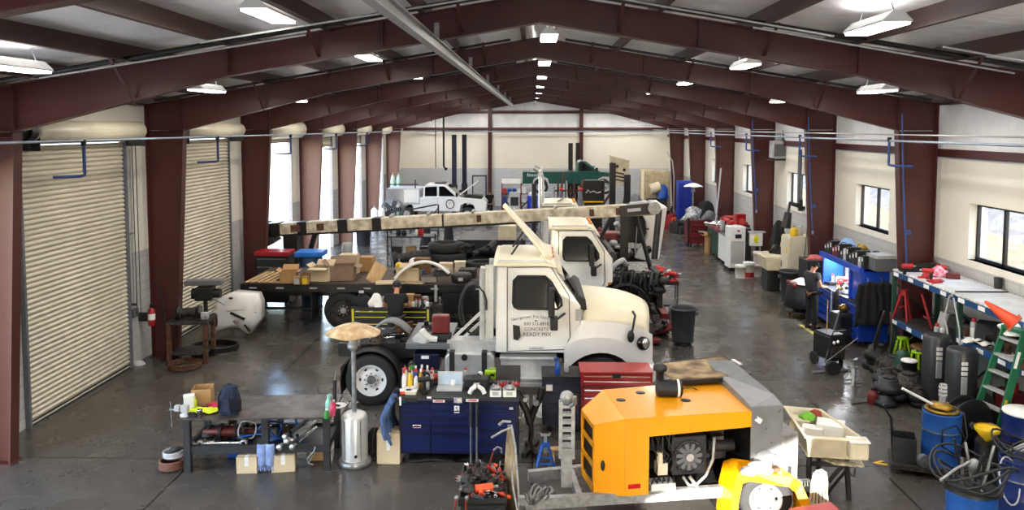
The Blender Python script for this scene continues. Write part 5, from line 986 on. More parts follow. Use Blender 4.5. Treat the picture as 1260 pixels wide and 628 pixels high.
# ================================================================= the three white trucks
def text_mesh(parent, name, body, size, loc, rot, m, extr=.002):
    return text_part(parent, name, body, size, loc, rot, m, extr)
def day_cab(t, lettering=True, hood=True, deflector=True, w=2.3):
    """cab in local coordinates: near door plane y=0, rear of cab x=0, ground z=0, front towards +x"""
    # cab shell: lofted sections across the width with a little tumblehome
    low = [(0, 1.1), (1.36, 1.1), (1.42, 1.25), (1.62, 1.4), (1.62, 2.0)]; hi = [(1.58, 2.05), (1.08, 2.72), (.95, 2.8), (.05, 2.8), (0, 2.7)]
    secs = []
    for y, k in ((0.03, 0), (0, 0), (.08, 1), (w/2, 1.35), (w-.08, 1), (w, 0), (w-.03, 0)):
        s = [(x, y, z) for x, z in low]+[(x, (y if k else (.13 if y < 1 else w-.13)*(1 if z > 2.3 else .3)), z+.05*k*(z > 2.5)) for x, z in hi]
        secs.append(s)
    secs = secs[1:-1]; n = len(secs[0]); b = MB(M_WHT); vs = [p for s in secs for p in s]
    b.add(vs, [(i*n+j, i*n+(j+1) % n, (i+1)*n+(j+1) % n, (i+1)*n+j) for i in range(len(secs)-1) for j in range(n)])
    b.add(secs[0], [tuple(range(n))[::-1]]); b.add(secs[-1], [tuple(range(n))])
    part(t, 'cab', b, None, .05)
    cp = MB(M_CREAM)      # faded roof cap
    def rf(u, v): x = -.04+1.22*u; y = .06+(w-.12)*v; return (x, y, 2.76+.13*(math.sin(PI*min(1, max(0, v)))**.35)*(1-.55*max(0, u-.75)/.25)-.05*max(0, u-.85)/.15)
    cp.grid(rf, 12, 16); part(t, 'roof_cap', cp, 'sun-yellowed roof cap', 0, .03)
    vz = part(t, 'sun_visor', MB(M_CREAM).prism([(1.0, 2.8), (1.2, 2.62), (1.3, 2.55), (1.28, 2.62), (1.05, 2.84)], 'y', .1, w-.1), bev=.015)
    for i in range(3): part(vz, 'roof_lamp', MB(M_AMBER).ell((1.08, w/2-.5+.5*i, 2.86), (.06, .08, .04), 10))
    for s in (0, 1):
        y = -.012 if s == 0 else w+.012; yi = .0 if s == 0 else w
        def side(p, dy=0): return (p[0], y+(.0 if p[1] < 2.2 else (.12 if s == 0 else -.12)*(p[1]-2.0)/.8)+dy*(1 if s == 0 else -1), p[1])
        win = [(.33, 2.06), (.34, 2.48), (.42, 2.56), (.95, 2.56), (1.06, 2.46), (1.25, 2.14), (1.26, 2.02), (1.18, 1.95), (.42, 1.95), (.36, 1.98)]
        o = part(t, 'side_window', MB(M_DARKGL).add([side(p, -.012) for p in win], [tuple(range(len(win)))]))
        part(o, 'window_seal', MB(M_BLK).tube([side(p, -.012) for p in win], .022, 6, closed=True))
        dr = [(.22, 1.12), (.22, 2.72), (1.05, 2.74), (1.4, 2.2), (1.42, 1.4), (1.3, 1.16)]
        o = part(t, 'door_seam', MB(M_DGREY).tube([side(p, -.002) for p in dr], .009, 5, closed=True))
        part(o, 'door_handle', MB(M_BLK).add([side(p, -.02) for p in ((.34, 1.36), (.33, 1.64), (.46, 1.62), (.48, 1.42), (.42, 1.34))], [(0, 1, 2, 3, 4)]), None, 0, .02)
        part(t, 'side_marker', MB(M_AMBER).ell((1.54, y, 1.36), (.05, .015, .035), 10))
        m_ = part(t, 'mirror', MB(M_BLKP).box(1.0, 1.12, -.32 if s == 0 else w+.12, -.1 if s == 0 else w+.34, 1.84, 2.4), bev=.03); part(m_, 'mirror_arm', MB(M_BLKP).tube([(1.32, yi, 1.86), (1.1, yi-.2*(1 if s == 0 else -1), 1.74), (1.06, yi-.22*(1 if s == 0 else -1), 1.9)], .025, 6)); part(m_, 'convex_mirror', MB(M_BLKP).box(1.04, 1.18, -.32 if s == 0 else w+.12, -.08 if s == 0 else w+.34, 1.6, 1.84), bev=.02)
    ws = MB(M_DARKGL); ws.quad((1.6, .12, 2.06), (1.6, w-.12, 2.06), (1.115, w-.22, 2.7), (1.115, .22, 2.7)); o = part(t, 'windscreen', ws); part(o, 'wiper', MB(M_BLK).beam((1.6, .6, 2.08), (1.4, .9, 2.36), .02, .03))
    part(t, 'rear_window', MB(M_DARKGL).box(-.012, -.002, .5, w-.5, 1.95, 2.5)); part(t, 'cowl', MB(M_BLKP).prism([(1.5, 1.95), (1.75, 1.9), (1.72, 2.12), (1.6, 2.2), (1.5, 2.1)], 'y', .06, w-.06), bev=.03)
    if deflector:
        # raked air deflector standing on the roof
        d = MB(M_CREAM)
        def df(u, v): x = 1.0*(1-u)+(.12)*u; hw = (.36*(1-u)+.13*u)*w/2.; return (x, w/2+(2*v-1)*hw*1.7-.1, 2.86+.98*u-.12*math.sin(PI*v)*(1-u)+.0)
        d.grid(df, 10, 10); o = part(t, 'roof_deflector', d, None, 0, .05); part(o, 'deflector_base', MB(M_CREAM).prism([(.82, 2.82), (1.08, 2.8), (1.1, 2.92), (.9, 2.98)], 'y', w/2-.75, w/2+.6), bev=.03)
        for y in (.6, w-.7): part(o, 'deflector_strut', MB(M_DGREY).beam((.25, y, 2.84), (.5, y+.1, 3.2), .03, .03))
    if lettering:
        L = (PI/2, 0, 0); y = -.012
        for ch_, k in zip('Georgetown Pre Cast, Inc', range(24)):
            if ch_ == ' ': continue
            x = .33+.0365*k; z = 1.735+.06*math.sin(PI*(k+.5)/24); part_ = text_part(t, 'door_lettering', ch_, .075, (x, y, z), (PI/2, -.35*math.cos(PI*(k+.5)/24), 0), M_DGREY, .001)
        text_part(t, 'door_lettering', '830 312-8818', .085, (.78, y, 1.655), L, M_BLK, .001); text_part(t, 'door_lettering', 'CONCRETE', .09, (.78, y, 1.55), L, M_MAROON, .001); text_part(t, 'door_lettering', 'READY MIX', .105, (.79, y, 1.45), L, M_BLK, .001); text_part(t, 'door_lettering', 'CANYURT', .06, (.78, y, 1.18), L, M_BLK, .001)
        part(t, 'lettering_diamond', MB(M_BLK).prism([(.74, 1.715), (.77, 1.73), (.8, 1.715), (.77, 1.7)], 'y', -.014, -.01))
    if hood: hood_parts(t, w)
def hood_parts(t, w, T=None, x0=1.66):
    """sloping conventional hood with wheel arches, headlamps and grille, x from x0 to x0+1.3"""
    T = T or Matrix(); X = lambda x: x0+x
    b = MB(M_CREAM)
    def top(u, v):
        x = 1.3*u; hw = (w/2-.06)-.1*u-.12*u*u; z = 2.02-.1*u-.18*u**4; c = 2*v-1; s = math.copysign(abs(c)**.8, c)
        return tuple(T @ V(X(x+.06*(1-c*c)*u), w/2+hw*s, z-.36*(abs(c)**4)-.0+.07*(1-c*c)))
    b.grid(top, 14, 22); part(t, 'hood_top', b, 'sun-yellowed hood top', 0, .03)
    for s in (0, 1):
        f = MB(M_WHT); cx, cz, r = .33, .52, .68; arc = [(cx+r*math.cos(a), max(.55, cz+r*.86*math.sin(a))) for a in [PI-PI*k/14 for k in range(15)]]
        n = 15
        def yy(x): d = .04+.1*x/1.3+.12*(x/1.3)**2; return d if s == 0 else w-d
        upper = [(-.02, 1.66), (.3, 1.64), (.7, 1.58), (1.0, 1.5), (1.3, 1.4)]
        poly_top = [upper[0]]+[(u_, z_) for u_, z_ in upper[1:]]
        # strips from the arch to the belt line
        def belt(x): return 1.72-.1*max(0, x)/1.3-.18*(max(0, x)/1.3)**4
        cols_ = [(-.35, .8, 1.66)]+[(a[0], a[1], belt(a[0])) for a in arc]+[(1.18, .75, belt(1.18)), (1.36, .82, belt(1.3)-.05)]
        cols_ = [c for c in cols_ if c[0] >= -.36]
        vs = []
        for x, za, zb_ in cols_:
            xx = max(x, -.02) if za > 1.0 else x; bul = -.07 if s == 0 else .07
            vs += [tuple(T @ V(X(xx), yy(max(0, xx))+bul, za)), tuple(T @ V(X(xx), yy(max(0, xx))+bul, (za+zb_)/2)), tuple(T @ V(X(max(xx, -.02)), yy(max(0, xx)), zb_))]
        k = len(cols_); f.add(vs, [(i*3+j, i*3+j+1, i*3+3+j+1, i*3+3+j) for i in range(k-1) for j in (0, 1)])
        o = part(t, 'hood_side', f, None, 0, .04)
        part(o, 'arch_liner', MB(M_BLK).cyl(T @ V(X(cx), yy(.3)+(.1 if s == 0 else -.1), cz), T @ V(X(cx), yy(.3)+(.16 if s == 0 else -.16), cz), r*.98, n=28))
        yh = .12 if s == 0 else w-.12
        hl = part(t, 'headlamp', MB(M_DARKGL).ell(T @ V(X(1.17), yh-.02*(1 if s == 0 else -1), 1.26), (.13, .07, .14), 14)); part(hl, 'lens', MB(M_CHROME).ell(T @ V(X(1.2), yh-.05*(1 if s == 0 else -1), 1.27), (.08, .05, .1), 12))
        part(t, 'hood_mirror', MB(M_BLKP).tube([T @ V(X(.98), yh+.1*(1 if s == 0 else -1), 1.85), T @ V(X(1.0), yh-.1*(1 if s == 0 else -1), 1.82), T @ V(X(.94), yh-.12*(1 if s == 0 else -1), 1.5)], .025, 6).ell(T @ V(X(.92), yh-.12*(1 if s == 0 else -1), 1.42), (.07, .05, .12), 12))
    part(t, 'grille', MB(M_BLKP).add([T @ V(X(1.36), y, z) for y in (.35, w-.35) for z in (.85, 1.6)], [(0, 2, 3, 1)]), None, 0, .06)
    part(t, 'bumper', MB(M_WHT).add([T @ V(X(x), y, z) for x in (1.0, 1.42) for y in (.06, w-.06) for z in (.5, .84)], [(0, 1, 3, 2), (4, 6, 7, 5), (0, 4, 5, 1), (2, 3, 7, 6), (0, 2, 6, 4), (1, 5, 7, 3)]), None, .05)
    part(t, 'air_vent', MB(M_LGREY).add([T @ V(X(-.14), (-.01 if s == 0 else w+.01), z) for s in (0, 1) for z in (1.72, 1.95)]+[T @ V(X(-.02), (-.01 if s == 0 else w+.01), z) for s in (0, 1) for z in (1.72, 1.95)], [(0, 4, 5, 1), (2, 3, 7, 6)]), None, 0, .01)
g1 = G(610, 440, 15.0)
tk = thing('truck', 'nearest white truck with company lettering on the door, no body on its frame', 'truck', (g1.x, 15.0, 0))
day_cab(tk)
W_ = 2.3
for yy in (.45, W_-.65): part(tk, 'frame_rail', MB(M_BLK).box(-3.15, 2.6, yy, yy+.09, .86, 1.12))
for x in (-2.9, -1.9, -1.2, -.3): part(tk, 'cross_member', MB(M_BLK).box(x, x+.1, .5, W_-.6, .9, 1.08))
wheel_parts(tk, (1.99, .22, .5), .5, .26, M_LGREY); wheel_parts(tk, (1.99, W_-.22, .5), .5, .26, M_LGREY, 1)
for y, s in ((.08, -1), (W_-.3, 1)): wheel_parts(tk, (-2.43, y+.1, .5), .5, .26, M_WPL, s); wheel_parts(tk, (-2.43, y+(.4 if s < 0 else -.2), .5), .5, .26, M_WPL, s)
part(tk, 'rear_axle', MB(M_GREASE).cyl((-2.43, .2, .5), (-2.43, W_-.2, .5), .08).ell((-2.43, W_/2, .5), (.22, .2, .24), 14)); part(tk, 'drive_shaft', MB(M_GREASE).cyl((-2.2, W_/2, .6), (.2, W_/2, .8), .05))
mf = MB(M_BLKP); mf.grid(lambda u, v: (-2.43+.58*math.cos(PI*1.06-PI*1.1*u), .0+.55*v, .5+.6*math.sin(PI*1.06-PI*1.1*u)), 14, 2); part(tk, 'mud_guard', mf, None, 0, .02); part(tk, 'mud_flap', MB(M_RUB).box(-3.02, -3.0, .05, .6, .22, .75))
tf = part(tk, 'fuel_tank', MB(M_ALU).prism([(-.98+.08, .62), (-.98, .7), (-.98, 1.0), (-.9, 1.08), (-.1, 1.08), (-.02, 1.0), (-.02, .7), (-.1, .62)], 'y', -.02, .5), bev=.03)
for x in (-.84, -.22): part(tf, 'tank_strap', MB(M_DGREY).box(x-.05, x+.05, -.035, .5, .6, 1.1))
part(tf, 'filler_cap', MB(M_BLK).cyl((-.6, -.06, 1.0), (-.6, .02, 1.0), .06))
sb = MB(M_ALU)
sb.box(.1, 1.15, -.05, .5, .66, .98); sb.box(.08, 1.17, -.12, .5, .98, 1.03); sb.box(.12, 1.13, -.2, .3, .3, .66); sb.box(.1, 1.15, -.24, .3, .62, .67)
part(tk, 'step_box', sb, bev=.012)
for i in range(6): part(tk, 'step_rib', MB(M_LGREY).box(.15, 1.1, -.215, -.2, .34+.05*i, .355+.05*i))
# headache rack and items on the frame behind the cab
part(tk, 'exhaust_stack', MB(M_ALU).tube([(-.28, .3, 1.1), (-.28, .3, 2.55), (-.25, .25, 2.7)], .055, 12)); part(tk, 'rack_post', MB(M_ALU).box(-.22, -.06, .3, .42, 1.1, 2.72)); part(tk, 'rack_post', MB(M_ALU).box(-.22, -.06, W_-.5, W_-.38, 1.1, 2.6)); part(tk, 'rack_foot', MB(M_ALU).box(-.95, -.0, .15, .5, 1.08, 1.28))
part(tk, 'rack_brace', MB(M_ALU).beam((-.85, .3, 1.28), (-.25, .3, 1.85), .1, .05)); part(tk, 'rack_brace', MB(M_ALU).beam((-.65, .38, 1.28), (-.25, .38, 1.65), .08, .05))
part(tk, 'frame_panel', MB(M_GREY).box(-1.75, -.9, .1, 1.8, 1.12, 1.22)); part(tk, 'battery_box', MB(M_NAVYD).box(-1.6, -1.1, .1, .5, .7, 1.02), bev=.02); part(tk, 'white_plate', MB(M_PAPER).box(-1.45, -1.3, .085, .1, .93, .99))
one('hose_bundle', 'bundle of black hoses hung behind the nearest truck cab', 'hose', MB(M_BLKP).tube([(.26*math.cos(a)*(1+.1*math.sin(2.3*a)), .012*a, .5*math.sin(a)) for a in [k*.38 for k in range(90)]], .022, 6), (g1.x-.45, 15.25, 1.86))
q = F(545, 413, 1.24); t = thing('jerrycan', 'dark red fuel can standing on the truck frame behind the cab', 'fuel can', (q.x, 15.35, 1.24)); part(t, 'can_body', MB(M_MAROON).box(-.17, .17, -.1, .1, .14, .5), bev=.03); 
for i in range(4): part(t, 'rib', MB(M_MAROON).box(-.14+.075*i, -.11+.075*i, -.115, -.1, .18, .46))
part(t, 'black_base', MB(M_BLKP).box(-.2, .2, -.13, .13, 0, .14), bev=.03)
lump('rag_bundle', 'pale twisted rag on the truck frame behind the cab', 'rag', (G(520, 412, 15.3).x, 15.3, 1.2), (.36, .3, .22), M_LGREY, 51)
t = thing('leather_boot', 'pale ducting elbow lying on the rear of the truck frame', 'duct', (G(522, 418, 15.3).x+.12, 15.2, 1.3), .2); part(t, 'duct', MB(M_WPL).tube([(-.15, 0, .18), (-.08, 0, .08), (.02, 0, .0), (.14, 0, -.02)], .06, 10))
scatter([('bracket', None), ('gearpart', None), ('wrench', None), ('shop_rag', M_CLOTHG)], 16, 'loose {} on the bare frame of the nearest truck', '{}s on the nearest truck frame', lambda R: V(G(R.uniform(450, 530), 420, 15.5).x, R.uniform(15.45, 16.6), 1.125+.0*R.random()), 52, (1.4, 2.4))
t = thing('grey_fender', 'loose grey plastic fender resting on the frame over the rear wheel', 'fender', (G(478, 410, 15.4).x, 15.5, 1.14)); fdm = MB(M_GREY); fdm.grid(lambda u, v: (-.35+.75*u, .4*v, .05+.35*math.sin(PI*(.15+.75*u))), 12, 3); part(t, 'fender_shell', fdm, None, 0, .02)
# flatbed truck behind -------------------------------------------------------------------
Y2 = 20.8; g2 = G(677, 330, 20.5)
t2 = thing('truck', 'white flatbed truck behind the nearest one, its hood removed and engine bare', 'truck', (g2.x, 20.5, 0))
day_cab(t2, False, False, False)
fx0 = G(298, 350, Y2).x-g2.x; fx1 = G(606, 350, Y2).x-g2.x
bd = part(t2, 'flat_deck', MB(M_DECK).box(fx0, fx1, .3, 2.75, 1.16, 1.26)); part(bd, 'side_rail', MB(M_BLK).box(fx0, fx1, .26, .3, 1.04, 1.24)); part(bd, 'side_rail', MB(M_BLK).box(fx0, fx1, 2.75, 2.79, 1.04, 1.24)); part(bd, 'end_rail', MB(M_BLK).box(fx0-.04, fx0, .26, 2.79, 1.04, 1.24))
for px in (312, 345, 386, 420, 452, 535, 590): x = G(px, 357, Y2).x-g2.x; part(bd, 'reflector', MB(M_LGREY).box(x-.1, x+.1, .25, .262, 1.12, 1.16), 'pale reflector strip')
part(bd, 'stake_pocket', MB(M_LGREY).box(-3.05, -2.98, .22, .27, .8, 1.24))
for yy in (.9, 1.9): part(t2, 'frame_rail', MB(M_BLK).box(fx0+.2, 2.4, yy, yy+.1, .8, 1.1))
rx_ = G(422, 382, Y2).x-g2.x
for dy, s in ((.45, -1), (.8, -1), (2.2, 1), (2.55, 1)): wheel_parts(t2, (rx_, dy, .52), .52, .28, M_GREASE2, s)
for y, s in ((.25, -1), (2.05, 1)): wheel_parts(t2, (2.0, y, .5), .5, .26, M_LGREY, s)
part(t2, 'tool_box', MB(M_BLK).box(-2.85, -1.25, .3, 1.0, .45, 1.02), bev=.02); part(t2, 'under_box', MB(M_BLK).box(fx0+2.3, fx0+2.75, .35, .9, .42, 1.04)); part(t2, 'tail_frame', MB(M_BLK).box(fx0+.3, fx0+1.9, .5, .58, .5, .56).box(fx0+1.82, fx0+1.9, .5, .58, .5, 1.04).box(fx0+.3, fx0+.38, .5, .58, .5, 1.04)); part(t2, 'mud_flap', MB(M_RUB).box(rx_-.85, rx_-.83, .3, .95, .2, 1.0))
eg = MB(M_GREASE); R = random.Random(11)
eg.box(1.7, 2.75, .7, 1.6, .75, 1.4); 
for i in range(46):
    x, y, z = R.uniform(1.65, 3.0), R.uniform(.25, 2.0), R.uniform(.7, 1.75-.25*abs(1)); s = R.uniform(.05, .16); d = V(R.uniform(-1, 1), R.uniform(-1, 1), R.uniform(-1, 1)).normalized()*s
    m = R.choice([M_GREASE, M_GREASE2, M_BLKP, M_DGREY, M_GREASE, M_GREASE2])
    if i % 3 == 0: eg.ell((x, y, z), (s, s*.8, s*.7), 10, m)
    elif i % 3 == 1: eg.cyl(V(x, y, z)-d, V(x, y, z)+d, s*.55, n=12, m=m)
    else: eg.cbox((x, y, z), (s*1.4, s, s*.9), m, rot=(R.random(), R.random(), R.random()))
part(t2, 'engine', eg)
for i in range(9): a = R.uniform(0, 6); part(t2, 'engine_hose', MB(R.choice([M_BLKP, M_GREASE2, M_DGREY])).tube([(1.7+.13*i, R.uniform(.1, .4), 1.3), (1.75+.13*i, R.uniform(.1, .3), 1.6), (1.95+.12*i, R.uniform(.3, .6), 1.55), (2.05+.12*i, .4, 1.1)], R.uniform(.025, .045), 8))
part(t2, 'air_duct', MB(M_LGREY).tube([(1.62, .15, 1.75), (1.75, .05, 1.9), (1.9, .15, 1.95), (2.0, .4, 1.8)], .07, 10)); part(t2, 'inner_fender', MB(M_BLKP).grid(lambda u, v: (2.0-.65*math.cos(PI*u), .05+.35*v, .55+.75*math.sin(PI*u)), 12, 3), None, 0, .02)
part(t2, 'radiator', MB(M_GREASE).box(2.85, 3.0, .5, 1.8, .6, 1.5)); part(t2, 'fan_cowl', MB(M_BLKP).lathe([(.42, 0), (.45, .08), (.3, .1)], 20, None, (2.72, 1.15, 1.05), 'x', caps=False)); part(t2, 'bumper', MB(M_MAROON).box(2.95, 3.15, .3, 2.0, .35, .5))
# items on the flatbed
DZ = 1.265
def dk(px, py): return F(px, py, DZ)
pal = thing('timber_pallet', 'slatted pale timber pallet leaning low at the left end of the flatbed', 'pallet', dk(325, 350)+V(0, .1, 0), .0)
for i in range(5): part(pal, 'slat', MB(M_WOODL).beam((-.52+.16*i, 0, .03), (-.2+.16*i, .85, .16), .085, .02))
for y in (.12, .72): part(pal, 'bearer', MB(M_WOODL).beam((-.5+.35*y, y, .0+.12*y), (.55+.35*y, y, .0+.12*y), .06, .05))
bx_ = [(353, 349, (.42, .42, .3), 1, 'brown open box with tall raised flaps, second from the pallet on the flatbed', M_CARD, (0, 1, 1, 1)), (394, 347, (.5, .45, .38), 1, 'open tan box with a big front flap in the left middle of the flatbed', M_CARDL, (1, 1, 1, 0)),
       (418, 346, (.72, .5, .4), 1, 'wide grey-brown open box in the middle of the flatbed', mat('dull_cardboard', '8a7460', .85, var=.15), (0, 1, 1, 1)), (428, 338, (.5, .4, .55), 0, 'tan carton behind the wide open box on the flatbed', M_CARDL, None), (450, 335, (.4, .4, .42), 0, 'carton right of the tall tan one at the back of the flatbed', M_CARD, None),
       (519, 337, (.42, .36, .42), 0, 'brown carton with a white label toward the back right of the flatbed', mat('dark_cardboard', '7a5636', .85, var=.15), None), (502, 347, (.62, .4, .3), 1, 'orange-tan box lying flattened right of the middle of the flatbed', M_CARDL, (1, 1, 0, 1)),
       (527, 348, (.42, .3, .16), 0, 'flat grey carton with a white label under the white fender on the flatbed', mat('grey_carton', '8c8680', .8), None), (575, 343, (.45, .4, .24), 0, 'dark carton at the right end of the flatbed', M_GREASE2, None), (548, 338, (.4, .34, .3), 0, 'pale carton behind the white fender on the flatbed', M_CARDL, None), (375, 347, (.26, .26, .2), 1, 'small open box beside the yellow carton on the flatbed', M_CARD, (0, 0, 0, 1))]
for i, (px, py, d, op, lab, m, fl_) in enumerate(bx_): carton(lab, dk(px, py)+V(0, d[1]/2, 0), d, rnd.uniform(-.12, .12), bool(op), m, flaps=fl_ or (1, 1, 1, 1), seed=i, tape=False)
for i, (x, m) in enumerate(((366, M_LGREY), (376, M_YELP))):
    c = carton('small %s carton near the pallet on the flatbed' % ('grey', 'yellow-fronted')[i], dk(x, 350), (.16, .14, .2), 0, False, M_CARD, tape=False); part(c, 'front_label', MB(m).box(-.07, .07, -.075, -.07, .02, .17))
for i, (px, py, d, rz, m) in enumerate(((465, 348, (.5, .04, .42), .5, M_WOODL), (478, 350, (.75, .45, .03), .2, M_CARDL), (508, 350, (.6, .3, .03), -.2, M_CARDL))):
    q = dk(px, py); t = thing('cardboard_sheet', ('folded open cardboard leaf left of the fender on the flatbed', 'flattened pale cardboard sheet at the front of the flatbed', 'flattened cardboard under the orange-tan box on the flatbed')[i], 'cardboard', q+V(0, .2, 0), rz); part(t, 'sheet', MB(m).box(-d[0]/2, d[0]/2, -d[1]/2, d[1]/2, 0, d[2]) if i else MB(m).beam((-.25, -.1, 0), (.1, .12, .42), .4, .02, up=(0, 1, 0)))
wf = thing('truck_fender', 'loose white truck fender arching over the right half of the flatbed', 'fender', dk(530, 349)+V(-.2, .05, 0), .0); b = MB(M_WHT)
b.grid(lambda u, v: (-.75+1.45*u, -.1+.75*v, .02+.6*math.sin(PI*(.04+.78*u))**.8*(1-.25*v)-.1*u*u), 16, 6); part(wf, 'fender_shell', b, None, 0, .03); part(wf, 'fender_lip', MB(M_WHT).tube([(-.75+1.45*u, -.1, .02+.6*math.sin(PI*(.04+.78*u))**.8-.1*u*u) for u in [k/14 for k in range(15)]], .045, 6)); part(wf, 'vent_grille', MB(M_BLKP).box(.25, .7, .0, .3, .18, .3), bev=.01)
t = thing('air_tank', 'black ribbed housing at the right end of the flatbed', 'housing', dk(567, 349)+V(0, .2, 0), 0); part(t, 'shell', MB(M_BLKP).lathe([(.24, 0), (.27, .03), (.27, .2), (.24, .24), (.001, .24)], 22)); part(t, 'clamp', MB(M_LGREY).box(-.06, .06, -.28, -.26, .08, .16))
t = thing('white_box', 'white box standing on the black housing side of the flatbed', 'box', dk(565, 340)+V(0, .3, 0), .1); part(t, 'body', MB(M_TAN).box(-.15, .15, -.12, .12, 0, .34), bev=.01); part(t, 'lid', MB(M_TAN).box(-.16, .16, -.13, .13, .34, .37))
q = dk(487, 341); t = thing('yellow_ball_valve', 'yellow float beside the white bag on the flatbed', 'float', q+V(0, .6, 0), 0); part(t, 'float', MB(M_YELP).ell((0, 0, .2), .12, 12)); part(t, 'stand', MB(M_BLKP).box(-.14, .14, -.1, .1, 0, .1)); part(t, 'stem', MB(M_STEEL).cyl((0, 0, .3), (0, 0, .42), .02))
lump('plastic_bag', 'crumpled white plastic bag on the flatbed behind the cartons', 'bag', dk(512, 333), (.5, .4, .38), M_PAPER, 61); lump('plastic_sheet', 'pale plastic sheeting heaped near the blue drum on the flatbed', 'sheet', dk(405, 337), (.6, .4, .42), M_PAPER, 62)
lump('blue_cloth', 'blue cloth behind the fender on the flatbed', 'cloth', dk(505, 338)+V(.3, .2, 0), (.3, .2, .2), M_BLUE, 63)
# boom (conveyor) and its truck --------------------------------------------------------------
YB = 25.2
ga, gb = G(347, 281, YB), G(803, 257, YB)
bm = thing('conveyor_boom', 'long weathered white conveyor boom carried across the shop above the flatbed', 'boom', (ga.x, YB, 0)); bv = gb-ga
def bo(s, y=0, z=0): return V(bv.x*s, y, ga.z+bv.z*s+z)
M_BOOM = mat('weathered_white_boom', 'd8d0bc', .5, scale=5, col2='a89c86')
part(bm, 'boom_beam', MB(M_BOOM).beam(bo(0), bo(1), .5, .36), bev=.02); part(bm, 'lower_chord', MB(M_BLK).beam(bo(.0, 0, -.2), bo(.7, 0, -.2), .42, .08))
for s, wd in ((.06, .3), (.17, .32), (.262, .3), (.44, .06)): part(bm, 'black_band', MB(M_BLK).beam(bo(s-wd/24, 0, 0), bo(s+wd/24, 0, 0), .52, .38))
for s, L_ in ((.03, .1), (.1, .08), (.9, .16), (.83, .05), (.53, .05)): part(bm, 'rust_patch', MB(M_RUST).beam(bo(s, -.012, 0), bo(s+L_*.25, -.012, 0), .5, .22))
hd = part(bm, 'boom_head', MB(M_BLK).beam(bo(0, 0, 0), bo(-.055, 0, -.02), .6, .42)); part(hd, 'discharge_chute', MB(M_GREASE2).beam(bo(-.05, 0, .12), bo(-.02, 0, -.45), .6, .3)); part(hd, 'drum_roller', MB(M_GREASE2).cyl(bo(-.045, -.4, .08), bo(-.045, .4, .08), .16)); part(hd, 'motor', MB(M_GREASE2).cyl(bo(-.055, -.55, .15), bo(-.05, -.3, .12), .14))
part(bm, 'front_support', MB(M_BLK).box(.1, .55, -.25, .25, 0, ga.z-.2)); part(bm, 'front_brace', MB(M_BLK).beam((.75, 0, ga.z-1.2), bo(.09, 0, -.25), .16, .14)); part(bm, 'front_brace', MB(M_BLK).beam((.5, 0, ga.z-1.0), (1.1, 0, ga.z-1.25), .12, .1))
ng = part(bm, 'tail_drum', MB(M_BLK).beam(bo(.91, -.02, .0), bo(1.01, -.02, .05), .56, .34)); part(ng, 'slot', MB(M_LGREY).beam(bo(.93, -.31, .02), bo(.965, -.31, .035), .01, .1)); part(ng, 'roller', MB(M_STEEL).cyl(bo(1.0, -.4, .05), bo(1.0, .4, .05), .2))
xp = bo(.925).x; part(bm, 'mast', MB(M_BLK).box(xp-.12, xp+.12, -.12, .12, 0, ga.z+bv.z*.92+.0)); part(bm, 'mast_brace', MB(M_BLK).beam((xp+.3, -.1, bo(.96).z), (xp+1.05, -.6, .0), .1, .1)); part(bm, 'mast_brace', MB(M_BLK).beam((xp-.3, -.1, bo(.9).z), (xp-1.1, -.4, 1.4), .1, .1)); part(bm, 'mast_brace', MB(M_BLK).beam((xp-1.5, -.1, bo(.85).z), (xp-.9, -.3, 2.0), .08, .08))
for s in (.3, .4, .52, .62, .74): part(bm, 'idler', MB(M_GAL).box(bo(s).x-.04, bo(s).x+.04, -.3, .3, bo(s).z+.18, bo(s).z+.26))
Y3 = 26.6; g3 = G(668, 290, Y3)
t3 = thing('truck', 'white truck behind the boom, its striped hood tipped forward upright', 'truck', (g3.x, Y3, 0)); day_cab(t3, False, False, False)
part(t3, 'roof_stripe', MB(M_BLK).beam((.5, .1, 2.92), (.75, 1.2, 2.95), .06, .01)); part(t3, 'exhaust_stack', MB(M_CHROME).tube([(-.05, .3, 1.2), (-.05, .3, 3.7), (-.12, .3, 3.95), (-.3, .3, 4.05)], .1, 12)); part(t3, 'exhaust_stack', MB(M_BLK).tube([(-.3, 1.9, 1.2), (-.3, 1.9, 3.4)], .09, 12))
for yy in (.6, 1.6): part(t3, 'frame_rail', MB(M_BLK).box(-2.9, 3.6, yy, yy+.1, .8, 1.1))
for x in (2.2, -2.2):
    for y, s in ((.25, -1), (2.05, 1)): wheel_parts(t3, (x, y, .52), .52, .28, M_LGREY, s)
part(t3, 'rear_body', MB(M_DGREY).box(-2.9, -.6, .1, 2.3, 1.15, 1.6)); part(t3, 'hydraulic_box', MB(M_TAN).box(-1.5, -.9, .0, .6, 1.6, 2.1), bev=.03)
eg = MB(M_GREASE); R = random.Random(12)
for i in range(34):
    x, y, z = R.uniform(1.7, 3.1), R.uniform(.3, 2.0), R.uniform(.8, 1.9); s = R.uniform(.07, .2); d = V(R.uniform(-1, 1), R.uniform(-1, 1), R.uniform(-1, 1)).normalized()*s; m = R.choice([M_GREASE, M_GREASE2, M_BLKP, M_MAROON, M_DGREY, M_LGREY])
    if i % 2: eg.ell((x, y, z), (s, s*.8, s*.7), 10, m)
    else: eg.cyl(V(x, y, z)-d, V(x, y, z)+d, s*.6, n=12, m=m)
part(t3, 'engine', eg); part(t3, 'red_valve_cover', MB(M_MAROON).box(1.75, 2.6, .5, 1.2, 1.5, 1.8), bev=.04)
